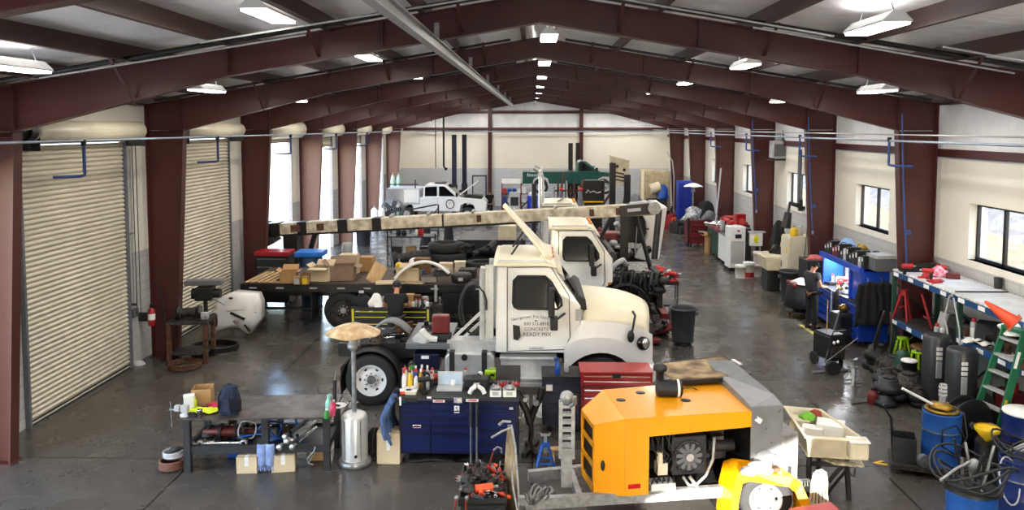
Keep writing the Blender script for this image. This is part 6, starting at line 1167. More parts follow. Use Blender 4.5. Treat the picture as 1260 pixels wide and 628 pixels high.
# tipped hood: outline seen from the side, standing on its nose
h0 = G(782, 318, Y3-.3); hx = h0.x-g3.x; hz = h0.z
hp_ = [(786, 258), (821, 255), (811, 320), (797, 321), (781, 318), (786, 306), (792, 300), (796, 288), (795, 274), (790, 264)]
hpw = [(G(a, b, Y3-.2).x-g3.x, G(a, b, Y3-.2).z) for a, b in hp_]
o = part(t3, 'tilted_hood', MB(M_WHT).prism(hpw, 'y', -.25, .05), None, .04); 
for xa, xb in ((809, 803), (813, 807)): a, b = G(xa, 258, Y3-.25), G(xb, 319, Y3-.25); part(o, 'dark_stripe', MB(M_DGREY).beam((a.x-g3.x, -.262, a.z), (b.x-g3.x, -.262, b.z), .1, .02, up=(0, 1, 0)))
fc = [(G(a, b, Y3-.2).x-g3.x, G(a, b, Y3-.2).z) for a, b in ((816, 256), (821, 255), (811, 320), (806, 320))]; part(o, 'hood_front', MB(M_WHT).prism(fc, 'y', .05, 2.3)); part(o, 'hood_far_side', MB(M_WHT).prism(hpw, 'y', 2.25, 2.45)); part(o, 'hood_badge', MB(M_BLK).box(hpw[1][0]-.75, hpw[1][0]-.6, -.27, -.25, hpw[1][1]-.75, hpw[1][1]-.7)); q = hpw[4]; part(o, 'headlamp', MB(M_DARKGL).ell((q[0]+.45, -.26, q[1]+.3), (.1, .04, .14), 12)); part(o, 'inner_arch', MB(M_BLKP).cyl((q[0]+.15, .06, q[1]+1.0), (q[0]+.15, .2, q[1]+1.0), .55))
part(o, 'hood_side_skin', MB(M_WHT).add([(q[0]+.02, -.2, q[1]), (hpw[0][0], -.2, hpw[0][1]), (hpw[0][0], 2.4, hpw[0][1])], [(0, 1, 2)]))
# ================================================================= left side, middle and far end
# --- black and yellow tool chest with a mechanic in front of it
yc = 18.7; a_, b_2 = G(433, 395, yc), G(528, 395, yc)
yt = thing('tool_chest', 'black tool chest with yellow drawer trims between the two nearest trucks', 'tool chest', (a_.x, yc, 0)); ww = b_2.x-a_.x
drawers_chest(yt, ww, .6, 1.08, [(.05, ww-.05, [.13, .17, .12, .15, .2])], M_BLK, M_BLK, mat('yellow_trim', 'd4cc30', .45, var=.1))
for x in (0, ww-.05): part(yt, 'corner_trim', MB(MATS['yellow_trim']).box(x, x+.05, -.012, .02, .16, 1.06))
part(yt, 'top_mat', MB(M_BLKP).box(-.01, ww+.01, -.01, .61, 1.08, 1.1))
for x in (.1, .42): part(yt, 'badge', MB(M_PAPER).box(x, x+.09, -.02, -.012, .99, 1.02))
def yk(px, dy=.25): return V(G(px, 380, yc+dy).x, yc+dy, 1.1)
lump('black_bag', 'black holdall on the left end of the black and yellow chest', 'bag', yk(447), (.5, .4, .24), M_CLOTHK, 71); lump('white_cloth', 'crumpled white cloth standing up on the black and yellow chest', 'cloth', yk(463, .15), (.3, .24, .32), M_PAPER, 72, wob=.35); lump('black_jacket', 'black jacket heaped on the right end of the black and yellow chest', 'jacket', yk(520), (.36, .4, .16), M_CLOTHK, 73)
t = thing('trucker_cap', 'dark cap with a pale front panel at the back of the black and yellow chest', 'cap', yk(446, .4)+V(0, 0, .25)); part(t, 'crown', MB(M_CLOTHK).ell((0, 0, .06), (.1, .11, .08), 12)); part(t, 'front_panel', MB(M_LGREY).box(-.06, .06, -.118, -.108, .04, .1)); part(t, 'brim', MB(M_CLOTHK).ell((0, -.14, .02), (.08, .07, .01), 12))
lump('cap_stand', 'dark bag under the cap on the black and yellow chest', 'bag', yk(446, .42), (.34, .3, .25), M_CLOTHG, 74)
for i, (px, m, nm, d) in enumerate(((505, M_CARD, 'brown', (.2, .2, .26)), (514, M_RUST, 'rust-brown', (.16, .16, .24)), (498, M_BLKP, 'black', (.2, .16, .2)), (523, M_LGREY, 'pale', (.14, .12, .2)))): carton('small %s box on the right half of the black and yellow chest' % nm, yk(px, .35), d, .2*i, False, m, tape=False)
scatter([('can', None), ('screwdriver', None), ('wrench', None), ('filter', None)], 10, '{} on the right end of the black and yellow chest', '{}s on the black and yellow chest', lambda R: yk(R.uniform(500, 527), R.uniform(.05, .25)), 75)
P = dict(STAND); P.update(chest=(0, -.1, 1.32), neck=(0, -.19, 1.49), head=(0, -.25, 1.6), shl=(.2, -.1, 1.41), shr=(-.2, -.1, 1.41), ell=(.3, -.22, 1.18), wrl=(.2, -.45, 1.14), elr=(-.3, -.22, 1.18), wrr=(-.2, -.45, 1.14))
pp = G(486, 390, 18.15); person('person in a black T-shirt and dark cap bent over the black and yellow tool chest', (pp.x, 18.2, 0), PI, P, M_CLOTHK, M_CLOTHG, M_CLOTHG, sleeve=.6, scale=1.03)
# --- left wall: welding table, grinder, white hood shell, hoses
wb = F(232, 446); t = thing('welding_bench', 'small rusty dark bench standing by the second left column', 'workbench', (wb.x, wb.y+.2, 0), .15)
part(t, 'bench_top', MB(M_GREASE2).box(-.45, .45, -.4, .4, .92, .97)); part(t, 'bench_shelf', MB(M_GREASE2).box(-.4, .4, -.35, .35, .2, .24))
for x in (-.4, .4):
    for y in (-.35, .35): part(t, 'leg', MB(M_RUST).box(x-.045, x+.045, y-.045, y+.045, 0, .92))
t = thing('bench_grinder', 'dark bench grinder with two wheels on the rusty bench', 'grinder', (wb.x-.02, wb.y+.15, .97), .2); part(t, 'motor', MB(M_GREASE2).cyl((-.16, 0, .16), (.16, 0, .16), .11)); part(t, 'foot', MB(M_BLK).box(-.12, .12, -.1, .1, 0, .08))
for s in (-1, 1): w_ = part(t, 'grinding_wheel', MB(M_GREY).cyl((s*.2, 0, .16), (s*.26, 0, .16), .13)); part(w_, 'wheel_guard', MB(M_BLK).lathe([(.14, s*.19), (.15, s*.19), (.15, s*.27), (.14, s*.27)], 18, None, (0, 0, .16), 'x', caps=False))
t = thing('pedestal_drill', 'dark machine with a flat top bar standing behind the rusty bench', 'machine', (wb.x+.12, wb.y+.75, 0), .1); part(t, 'column', MB(M_GREASE2).cyl((0, 0, 0), (0, 0, 1.6), .05)); part(t, 'head', MB(M_GREASE).box(-.2, .2, -.2, .2, 1.3, 1.62), bev=.03); part(t, 'top_bar', MB(M_GREY).box(-.45, .42, -.14, .14, 1.66, 1.78), bev=.02); part(t, 'motor', MB(M_BLKP).cyl((-.3, 0, 1.45), (-.16, 0, 1.45), .13)); part(t, 'motor', MB(M_BLKP).cyl((.2, 0, 1.45), (.36, 0, 1.45), .11)); part(t, 'base', MB(M_GREASE2).box(-.25, .25, -.25, .25, 0, .06)); part(t, 'lever', MB(M_STEEL).cyl((.2, -.1, 1.35), (.5, -.2, 1.2), .014))
t = thing('machine_vise', 'pale grey vise at the right end of the rusty bench', 'vise', (wb.x+.34, wb.y+.15, .97), .5); part(t, 'vise_body', MB(M_LGREY).box(-.08, .08, -.06, .06, 0, .16), bev=.02); part(t, 'jaw', MB(M_LGREY).box(-.09, .09, -.12, -.07, .06, .19), bev=.01); part(t, 'screw', MB(M_STEEL).cyl((0, -.24, .1), (0, 0, .1), .02))
hose_coil('welding_cable', 'coiled dark cable on the floor right of the rusty bench', 'cable', F(262, 432), .55, M_BLKP, 5, .02, squash=.8); hose_coil('welding_cable', 'rust-brown cable in a loop under the rusty bench', 'cable', F(222, 447)+V(.3, -.35, 0), .35, M_RUST, 4, .018, seed=4)
t = thing('steel_bar', 'dark steel bar leaning on the second left column beside the rusty bench', 'bar', (wb.x-.65, wb.y+.3, 0)); part(t, 'bar', MB(M_BLK).tube([(.1, 0, 0), (-.15, .1, 1.7)], .02)); part(t, 'foot', MB(M_BLK).cyl((.1, 0, 0), (.1, 0, .04), .03))
hl = F(290, 412); hl.y -= .4; Yh = hl.y
hp2 = [(265, 378), (269, 368), (286, 361.5), (314, 364), (318, 374), (318.5, 393), (307, 411), (303, 407), (297, 404), (284, 403.5), (273, 406), (263, 410), (256.5, 402), (255.5, 390)]
hw2 = [(G(a, b, Yh).x-hl.x, max(0, G(a, b, Yh).z)) for a, b in hp2]
t = thing('hood_shell', 'white truck hood shell with an empty headlamp hole, standing by the second roller door', 'hood', (hl.x, Yh, 0))
b = MB(M_WHT); n = len(hw2); ix, iz = sum(p[0] for p in hw2)/n, sum(p[1] for p in hw2)/n
rings = []
for k, y in ((1, .45), (1.02, .1), (.98, .0), (.8, -.09), (.5, -.14), (.15, -.15)): rings.append([(ix+(p[0]-ix)*k, y, max(0, iz+(p[1]-iz)*k)) for p in hw2])
b.add([p for r_ in rings for p in r_], [(i*n+j, i*n+(j+1) % n, (i+1)*n+(j+1) % n, (i+1)*n+j) for i in range(5) for j in range(n)]+[tuple(range(5*n, 6*n))], None, True); part(t, 'shell', b, None, 0, .03)
def HP(px, py, y): q = G(px, py, Yh); return (q.x-hl.x, y, q.z)
part(t, 'headlamp_hole', MB(M_GREASE2).ell(HP(266, 393, -.11), (.16, .06, .19), 14)); part(t, 'side_slot', MB(M_BLK).beam(HP(287, 383, -.15), HP(304, 391, -.15), .12, .05)); part(t, 'side_slot', MB(M_BLK).beam(HP(303, 398, -.13), HP(309, 407, -.1), .04, .05)); part(t, 'hood_crease', MB(M_LGREY).tube([HP(265, 379, -.06), HP(284, 381, -.16), HP(302, 380, -.14), HP(317, 385, -.04)], .02, 6)); part(t, 'dark_patch', MB(M_GREASE2).ell(HP(286, 366, -.12), (.06, .03, .03), 8)); part(t, 'hood_badge', MB(M_AMBER).ell(HP(296, 400, -.13), (.03, .03, .02), 8))
# --- small items on the left wall
for i, (py, yy) in enumerate(((382, 17.75),)):
    e = G(186, 385, 17.9); t = thing('fire_extinguisher', 'red fire extinguisher with a white label hung beside the first roller door', 'fire extinguisher', (WL+.3, e.y, e.z-.3)); part(t, 'cylinder', MB(M_RED2).lathe([(.07, 0), (.08, .02), (.08, .36), (.03, .42)], 16)); part(t, 'valve', MB(M_BLK).box(-.03, .05, -.02, .02, .42, .5)); part(t, 'label_band', MB(M_PAPER).lathe([(.082, .14), (.082, .28)], 16, caps=False)); part(t, 'wall_bracket', MB(M_BLK).box(-.31, -.07, -.03, .03, .1, .3))
for i, y in enumerate((17.55, 17.68)):
    t = thing('wall_conduit', '%s grey conduit running down the wall right of the first roller door' % ('left', 'right')[i], 'conduit', (WL+.04, y, 0)); part(t, 'tube', MB(M_LGREY).cyl((0, 0, 1.2), (0, 0, 4.9), .018)); part(t, 'switch_box', MB(M_GREY).box(-.04, .05, -.05, .05, 1.1, 1.3)); part(t, 'strap', MB(M_STEEL).box(-.04, .03, -.03, .03, 3.0, 3.03))
t = thing('door_chain', 'hand chain hanging from the first roller door hoist', 'chain', (WL+.2, 17.45, 0)); part(t, 'chain_loop', MB(M_DGREY).tube([(0, 0, 5.2), (0, 0, 1.2), (.03, .06, 1.1), (.03, .1, 1.2), (.03, .1, 5.2)], .01, 5)); part(t, 'chain_keeper', MB(M_DGREY).box(-.2, .0, -.02, .02, 1.4, 1.45))
lump('floor_rag', 'pale rag on the floor by the right jamb of the first roller door', 'rag', F(170, 449), (.3, .2, .1), M_LGREY, 77)
# --- behind the flatbed
q = F(330, 400)+V(0, 0, 0); t = thing('tool_cart', 'dark cart with a red top behind the left end of the flatbed', 'tool cart', (G(326, 330, 24.6).x+.1, 23.42, 0)); drawers_chest(t, 1.0, .7, 1.55, [(.04, .96, [.25, .25, .3, .3])], M_BLK, M_DGREY); part(t, 'red_top', MB(M_RED2).box(-.02, 1.02, -.02, .72, 1.55, 1.68), bev=.02)
t = thing('blue_bin', 'blue drum with a bright blue lid behind the flatbed cartons', 'drum', (G(383, 320, 23.9).x, 23.9, 0)); part(t, 'shell', MB(mat('dull_blue_drum', '3c5a80', .45, var=.2)).lathe([(.3, 0), (.31, .02), (.33, .5), (.34, .52), (.33, .54), (.34, 1.5)], 24)); part(t, 'lid', MB(mat('bright_blue_lid', '2a78d8', .4, var=.1)).box(-.42, .42, -.36, .36, 1.5, 1.66), bev=.03); part(t, 'hoop', MB(M_DGREY).lathe([(.345, 1.0), (.355, 1.03), (.345, 1.06)], 24, caps=False))
gas_cylinder('small pale propane tank on the cartons behind the flatbed', (G(428, 300, 25).x, 24.9, 1.36), M_LGREY, .16, .45); carton('tall carton supporting the propane tank behind the flatbed', (G(428, 300, 25).x, 24.9, 0), (.6, .5, 1.35), 0, False, mat('dull_cardboard', '8a7460'))
for i, (x0, yy) in enumerate(((440, 37.5),)): trash_can('dark grey trash can standing alone far behind the boom, left', (G(447, 290, 36).x, 36, 0), .36, 1.0)
# tiered shelf
sx0, sx1 = G(476, 300, 27.2).x, G(536, 300, 27.2).x
sh = thing('tiered_shelf', 'three-tier dark steel shelf standing behind the flatbed load', 'shelf', (sx0, 27.2, 0)); sw = sx1-sx0
for x in (0, sw-.04):
    for y in (0, .75): part(sh, 'leg', MB(M_DGREY).box(x, x+.04, y, y+.04, 0, 1.9 if x == 0 else 1.75))
for z in (.4, 1.0, 1.6): part(sh, 'shelf_board', MB(M_DGREY).box(0, sw, 0, .8, z, z+.04))
for i, (x, m, nm, hh) in enumerate(((.35, M_BLKP, 'black jug', .28), (.55, M_BLKP, 'dark jug', .26), (1.08, M_REDP, 'red bottle', .34), (1.18, M_REDP, 'tall red bottle', .38), (1.0, M_WPL, 'white bottle', .28))): bottle('%s on the top of the three-tier shelf' % nm, (sx0+x, 27.5, 1.64), .09 if i < 2 else .06, hh, m, M_BLK)
for i, x in enumerate((.3, .8, 1.3)): carton('box %s on the middle tier of the dark three-tier shelf' % ('at the left', 'in the middle', 'at the right')[i], (sx0+x, 27.5, 1.04), (.34, .3, .22), 0, False, (M_GREASE2, M_CARD, M_DGREY)[i], tape=False)
for i, (px, r, z, ro) in enumerate(((520, .5, 0, 0), (560, .52, 0, 0), (520, .5, .3, 0), (560, .52, .3, 0), (552, .55, .6, 0), (552, .55, .9, 0), (590, .5, 0, 0), (590, .5, .3, 0), (590, .5, .6, 0), (518, .5, .6, 0), (518, .5, .9, 0), (590, .5, .9, 0), (552, .55, 1.2, 0), (516, .48, 1.2, 0), (548, .56, 1.5, 0))):
    loose_tyre('used tyre lying flat in the dark tyre stacks behind the flatbed', (G(px, 320, 24.6).x+(.05 if i % 2 else 0), 24.6+.1*(i % 3), z+.15), r, .29, (PI/2, 0, .3*i), None, 'stacked tyres behind the flatbed')
eg = MB(M_GREASE); R = random.Random(14); x0_ = G(550, 310, 24.6).x
for i in range(26):
    x, y, z = R.uniform(-.4, 1.4), R.uniform(-.1, .45), 1.5+R.uniform(0, .22); s = R.uniform(.08, .2); d = V(R.uniform(-1, 1), R.uniform(-1, 1), R.uniform(-.3, .3)).normalized()*s*1.4
    eg.cyl(V(x, y, z)-d, V(x, y, z)+d, s*.5, n=10, m=R.choice([M_GREASE, M_BLKP, M_GREASE2]))
one('axle_parts', 'heap of greasy axle parts on top of the tyre stacks', 'machine parts', eg, (x0_, 24.6, .0), 0, kind='stuff')
t = thing('axle_housing', 'greasy dark axle housing lying beside the tyre stacks', 'axle', (G(508, 312, 24.4).x, 24.2, 0)); part(t, 'tube', MB(M_GREASE2).cyl((-.5, 0, 1.35), (.5, .3, 1.5), .14)); part(t, 'hub', MB(M_GREASE).cyl((-.6, -.05, 1.33), (-.45, 0, 1.36), .24)); part(t, 'stand', MB(M_BLK).box(-.3, .3, -.1, .3, 0, 1.24))
# --- far pickup
def pickup(t, M_P, L=5.6, crew=True, bedm=None, hood_open=False, w=1.95):
    """side profile truck: front towards +x, near side y=0, wheels on z=0"""
    M_T = M_DARKGL
    cab0, cab1 = (1.95, 3.9) if crew else (2.95, 4.0)
    lower = [(0, .6), (.55, .6), (.62, .9), (.85, 1.02), (1.15, 1.02), (1.38, .9), (1.45, .6), (4.05, .6), (4.12, .9), (4.35, 1.02), (4.65, 1.02), (4.88, .9), (4.95, .6), (5.55, .62), (5.6, 1.05), (5.45, 1.2), (4.2, 1.3), (0, 1.3)]
    part(t, 'body', MB(M_P).prism(lower, 'y', 0, w), None, .03)
    part(t, 'cab', MB(M_P).prism([(cab0, 1.28), (cab0+.05, 1.85), (cab0+.2, 1.96), (cab1-.75, 1.96), (cab1-.55, 1.9), (cab1+.25, 1.28)], 'y', .09, w-.09), None, .05)
    mid = (cab0+cab1)/2-.1
    wins = [[(cab0+.12, 1.36), (cab0+.14, 1.82), (mid-.06, 1.86), (mid-.06, 1.36)], [(mid+.06, 1.36), (mid+.06, 1.86), (cab1-.72, 1.86), (cab1-.08, 1.36)]] if crew else [[(cab0+.12, 1.36), (cab0+.14, 1.82), (cab1-.72, 1.86), (cab1-.08, 1.36)]]
    for s, y in ((-1, .082), (1, w-.082)):
        for wn in wins: part(t, 'side_window', MB(M_T).prism(wn, 'y', y-.004, y+.004))
        part(t, 'door_seam', MB(M_DGREY).tube([(mid, y-.09*s*-1 if 0 else (-.004 if s < 0 else w+.004), .65), (mid, (-.004 if s < 0 else w+.004), 1.3)], .008, 5)); part(t, 'mirror', MB(M_BLKP).box(cab1-.05, cab1+.08, -.2 if s < 0 else w+.05, -.03 if s < 0 else w+.2, 1.35, 1.55), bev=.02)
        part(t, 'headlamp', MB(M_CHROME).box(5.45, 5.62, .05 if s < 0 else w-.35, .35 if s < 0 else w-.05, .88, 1.08), bev=.02)
    part(t, 'windscreen', MB(M_T).quad((cab1+.25, .18, 1.3), (cab1+.25, w-.18, 1.3), (cab1-.53, w-.22, 1.91), (cab1-.53, .22, 1.91))); part(t, 'bumper', MB(M_CHROME).box(5.5, 5.72, .05, w-.05, .45, .65), bev=.03); part(t, 'rear_bumper', MB(M_CHROME).box(-.15, .02, .1, w-.1, .5, .65), bev=.02)
    for x in (1.0, 4.5): wheel_parts(t, (x, .14, .4), .4, .24, M_LGREY); wheel_parts(t, (x, w-.14, .4), .4, .24, M_LGREY, 1)
    if hood_open: part(t, 'raised_hood', MB(M_P).beam((4.05, w/2, 1.42), (5.0, w/2, 2.05), w-.3, .05)); part(t, 'engine', MB(M_GREASE).box(4.3, 5.3, .3, w-.3, 1.2, 1.36))
    else: part(t, 'hood', MB(M_P).prism([(4.05, 1.28), (5.5, 1.18), (5.56, 1.1), (4.05, 1.1)], 'y', .08, w-.08), None, .03)
YP = 44.6; gp = G(478, 260, YP); gq = G(601, 260, YP); pk = thing('pickup_truck', 'white crew cab pickup with its hood raised at the far left', 'pickup', (gp.x, YP, 0), 0, None, ((gq.x-gp.x)/5.7, 1, 1.12)); pickup(pk, M_WHT, hood_open=True)
sb = part(pk, 'service_body', MB(M_LGREY).box(-.1, 1.8, -.03, 1.98, .95, 1.75), None, .03); part(sb, 'locker_door', MB(M_WHT).box(.9, 1.75, -.05, -.03, 1.05, 1.7)); part(sb, 'ladder_rack', MB(M_BLK).beam((.0, .2, 1.95), (1.7, .2, 1.95), .05, .05)); part(sb, 'rack_post', MB(M_BLK).box(1.5, 1.56, .1, .16, 1.75, 2.2)); part(pk, 'light_bar', MB(M_BLK).box(2.6, 3.2, .5, 1.4, 1.97, 2.03))
em = MB(M_BLK); em.lathe([(.2, -.01), (.24, -.01), (.24, .0), (.2, 0)], 24, None, (3.52, -.03, .98), 'y', caps=False); o = part(pk, 'door_emblem', em); part(o, 'emblem_mark', MB(M_BLK).beam((3.45, -.035, .9), (3.6, -.035, 1.08), .03, .01).beam((3.45, -.035, 1.02), (3.55, -.035, 1.05), .03, .01))
Yf = 41.5; gf = G(483, 258, Yf); t = thing('drum_fan', 'large round floor fan standing before the white pickup', 'fan', (gf.x, Yf, 0)); zf = gf.z
part(t, 'shroud', MB(M_GREY).lathe([(.56, -.2), (.6, -.18), (.6, .2), (.56, .22), (.55, .2), (.55, -.18), (.56, -.2)], 28, None, (0, 0, zf), 'y', caps=False)); gr = MB(M_LGREY)
for k in range(5): gr.lathe([(.1*k+.1, -.2), (.1*k+.112, -.2), (.1*k+.112, -.19), (.1*k+.1, -.19)], 24, None, (0, 0, zf), 'y', caps=False)
part(t, 'grille', gr); fb = MB(M_DGREY)
for k in range(5): a = k*2*PI/5; fb.beam((.08*math.cos(a), .02, zf+.08*math.sin(a)), (.5*math.cos(a), .02, zf+.5*math.sin(a)), .25, .015, up=(0, 1, .4))
fb.cyl((0, -.1, zf), (0, .15, zf), .1); part(t, 'blades', fb)
for s in (-1, 1): part(t, 'stand', MB(M_BLK).beam((s*.4, 0, 0), (s*.58, 0, zf), .06, .06))
for i, px in enumerate((483.5, 490.5)): gas_cylinder('%s of two tall pale green gas cylinders behind the pickup service body' % ('left', 'right')[i], (G(px, 230, 47.4).x, 47.4, .0), mat('pale_green_cylinder', '8ea898', .4, var=.1), .14, 2.72)
t = thing('white_tanks', 'pair of white tanks standing left of the drum fan', 'tank', (G(465, 262, 41).x, 41, 0)); 
for s in (-1, 1): part(t, 'tank', MB(M_WPL).lathe([(.16, 0), (.17, .02), (.17, 1.1), (.1, 1.2), (.04, 1.24)], 16, None, (s*.19, 0, 0))); part(t, 'valve', MB(M_STEEL).cyl((s*.19, 0, 1.2), (s*.19, 0, 1.34), .03))
t = thing('tube_rack', 'grey tube frame cart in front of the white pickup', 'rack', (G(505, 262, 40).x, 40, 0)); 
part(t, 'top_bar', MB(M_DGREY).tube([(0, 0, 1.25), (1.3, 0, 1.5), (1.42, 0, 1.5), (1.42, 0, 0)], .04, 8)); part(t, 'leg', MB(M_DGREY).cyl((0, 0, 0), (0, 0, 1.25), .04)); part(t, 'cross_bar', MB(M_DGREY).tube([(1.1, 0, .9), (1.42, 0, 1.35)], .03, 6)); part(t, 'base_bar', MB(M_DGREY).cyl((0, 0, .2), (1.42, 0, .2), .03))
for i, px in enumerate((524, 552)):
    t = thing('tripod_stand', '%s dark stand with a draped cover beyond the flatbed load' % ('left', 'right')[i], 'stand', (G(px, 285, 34).x, 34, 0)); part(t, 'cover', MB(M_CLOTHK).lathe([(.3, .15), (.22, .6), (.18, 1.1), (.14, 1.3), (.02, 1.34)], 10)); part(t, 'post', MB(M_BLK).cyl((0, 0, 0), (0, 0, 1.5), .04)); part(t, 'foot', MB(M_BLK).box(-.3, .3, -.04, .04, 0, .06))
# two-post lifts
for nm, pxs, yy, m in (('left', (559, 568.5), 50, M_NAVYD), ('right', (702, 711), 51.3, M_BLK)):
    for i, px in enumerate(pxs):
        t = thing('lift_post', 'dark vehicle lift post, %s of the %s pair at the far end' % (('left', 'right')[i], nm), 'vehicle lift', (G(px, 200, yy+i*.0).x+.06*i, yy+i*1.1, 0)); part(t, 'column', MB(m).box(-.14, .14, -.16, .16, 0, 4.95 if nm == 'left' else 4.4)); part(t, 'carriage', MB(M_DGREY).box(-.18, .18, -.24, .2, 1.0, 1.8)); part(t, 'lift_arm', MB(M_DGREY).beam((0, -.2, 1.15), (.0, -.7, 1.15), .14, .1)); part(t, 'base_plate', MB(M_DGREY).box(-.35, .35, -.35, .35, 0, .02))
    
YG = 48.4; g0, g1_ = G(643, 240, YG), G(772, 240, YG); gp2 = thing('pickup_truck', 'dark green pickup raised on the lift at the far end', 'pickup', (g0.x, YG, 1.35), 0, None, ((g1_.x-g0.x)/5.7, 1, 1.05)); pickup(gp2, M_TEAL, crew=False)
for k in range(6): part(gp2, 'bed_lettering', MB(M_LGREY).box(.25+.12*k, .33+.12*k, -.012, -.004, 1.02, 1.16+.05*(k == 0)))
one('hanging_chain', 'thin chain hanging from the roof left of the far lift', 'chain', MB(M_DGREY).cyl((0, 0, 2.8), (0, 0, 6.4), .025, n=6), (G(536, 190, 51).x, 51, 0)); t = thing('drop_hose', 'dark hose reel pipe hanging from the roof beside the far lift', 'hose', (G(546, 190, 51).x, 51, 0)); part(t, 'hose', MB(M_BLK).tube([(0, 0, 6.6), (0, 0, 2.9), (.1, 0, 2.75)], .06, 8)); part(t, 'end_fitting', MB(M_BLK).cyl((.06, 0, 2.76), (.22, 0, 2.72), .09))
pp = G(603, 262, 46.5); person('person in dark clothes with back turned at the far end beside the raised hood', (pp.x, 46.2, 0), PI, STAND, M_CLOTHK, M_CLOTHN, None)
# parts shelf at the far wall
s0, s1 = G(617, 235, 47), G(656, 235, 47); shf = thing('parts_shelf', 'parts shelf with a white header board crowded with tools at the far end', 'shelf', (s0.x, 47, 0)); w_ = s1.x-s0.x
part(shf, 'header_board', MB(M_PAPER).box(0, w_*.6, .38, .42, 2.05, 2.35)); part(shf, 'back_panel', MB(M_LGREY).box(0, w_*.6, .42, .45, .6, 2.1))
for z in (.4, .9, 1.45): part(shf, 'shelf_board', MB(M_DGREY).box(0, w_, 0, .5, z, z+.04))
for x in (0, w_*.6, w_-.05): part(shf, 'upright', MB(M_MAROON).box(x, x+.06, 0, .06, 0, 2.1 if x < w_*.7 else 1.6))
R = random.Random(15)
for z in (.44, .94, 1.49):
    for k in range(6):
        m = R.choice([M_BLKP, M_REDP, M_WPL, M_BLUE, M_DGREY, M_LGREY]); c = carton('small %s box on the crowded parts shelf at the far end' % {'black_plastic': 'black', 'red_plastic': 'red', 'white_plastic': 'white', 'blue_paint': 'blue', 'dark_grey_steel': 'dark grey', 'light_grey_paint': 'pale grey'}[m.name], (s0.x+.18+k*.29, 47.2, z), (.22, .25, R.uniform(.18, .38)), 0, False, m, {'black_plastic': 'black boxes on the far shelf', 'red_plastic': 'red boxes on the far shelf', 'white_plastic': 'white boxes on the far shelf', 'blue_paint': 'blue boxes on the far shelf', 'dark_grey_steel': 'dark boxes on the far shelf', 'light_grey_paint': 'grey boxes on the far shelf'}[m.name], tape=False)
t = thing('blue_machine', 'bright blue machine under the tail of the raised green pickup', 'machine', (G(655, 245, 45.5).x, 45.5, 0)); part(t, 'tank', MB(mat('bright_blue_machine', '2a3ad0', .4)).cyl((0, 0, .2), (0, 0, 1.5), .3)); part(t, 'cap', MB(M_WPL).ell((-.02, 0, 1.55), (.22, .22, .18), 12)); part(t, 'base', MB(M_BLK).box(-.4, .4, -.3, .3, .0, .22)); part(t, 'hose', MB(M_BLK).tube([(-.25, -.2, 1.2), (-.6, -.25, .9), (-.6, -.2, .4)], .04, 6))
for i, px in enumerate((633, 672)):
    t = thing('grey_cabinet', 'grey cabinet with a dark window, %s of the blue machine at the far end' % ('left', 'right')[i], 'cabinet', (G(px, 245, 44.6).x, 44.6, 0)); part(t, 'case', MB(M_LGREY).box(-.3, .3, 0, .5, 0, 1.75), bev=.02); part(t, 'screen', MB(M_BLKP).box(-.22, .22, -.012, .01, 1.0, 1.5)); part(t, 'knob', MB(M_WPL).cyl((0, -.03, .85), (0, 0, .85), .06)); part(t, 'vent', MB(M_DGREY).box(-.2, .2, -.012, 0, .2, .6))
# crate of bars, black sign box, plate on posts
c0, c1 = G(682, 230, 36), G(717, 230, 36); t = thing('stake_crate', 'rusty open stake crate with upright bars beyond the boom', 'crate', (c0.x, 36, 0)); w_ = c1.x-c0.x
part(t, 'base', MB(M_RUST).box(0, w_, 0, 1, 1.4, 1.6)); part(t, 'stand', MB(M_BLK).box(.1, w_-.1, .1, .9, 0, 1.4))
for k in range(8):
    x = w_*k/7; part(t, 'stake', MB(M_GAL if k % 3 == 0 else M_RUST).box(x-.03, x+.03, 0, .06, 1.6, 2.75+.25*(k % 2))); 
    if k % 2: part(t, 'stake', MB(M_GREASE2).box(x-.03, x+.03, .94, 1, 1.6, 2.8))
part(t, 'rail', MB(M_RUST).box(0, w_, 0, .05, 2.0, 2.08)); part(t, 'rail', MB(M_RUST).box(0, w_, 0, .05, 2.5, 2.58))
for i, (px, top_) in enumerate(((690, 3.4), (714, 3.1))): t = thing('cone_stand', '%s tall grey tapered stand among the stakes beyond the boom' % ('left', 'right')[i], 'stand', (G(px, 230, 35.4).x, 35.4, 0)); part(t, 'tripod', MB(M_GREY).cyl((0, 0, 0), (0, 0, 2.6), .42, .06, n=10)); part(t, 'mast', MB(M_RUST).cyl((0, 0, 2.6), (.15, 0, top_), .05)); part(t, 'red_tip', MB(M_REDP).ell((.02, 0, 2.66), .09, 10))
b0, b1 = G(717, 235, 37), G(744, 235, 37); t = thing('black_sign_box', 'black case with white scrawled lettering beyond the boom, left of the tall plate', 'case', (b0.x, 37, 0)); w_ = b1.x-b0.x; part(t, 'case', MB(M_BLK).box(0, w_, 0, .5, 1.9, 2.95), bev=.03); part(t, 'scrawl', MB(M_LGREY).tube([(.15, -.01, 2.35), (.25, -.01, 2.5), (.35, -.01, 2.38), (.5, -.01, 2.45), (.65, -.01, 2.36), (.85, -.01, 2.42)], .03, 5)); part(t, 'yellow_rim', MB(M_YELP).box(0, w_, -.01, .0, 1.92, 1.98)); part(t, 'stand', MB(M_BLK).box(.1, w_-.1, .05, .45, 0, 1.9))
p0_, p1_ = G(750, 205, 34), G(774, 205, 34); t = thing('bolt_plate', 'pale drilled plate held on tall black posts beyond the boom', 'plate', (p0_.x, 34, 0)); w_ = p1_.x-p0_.x; pl_ = part(t, 'plate', MB(M_TAN).prism([(0, 4.18), (w_, 3.95), (w_-.05, 3.0), (.05, 2.9)], 'y', -.03, .03)); part(pl_, 'top_rail', MB(M_TAN).beam((-.02, 0, 4.2), (w_+.02, 0, 3.97), .2, .06))
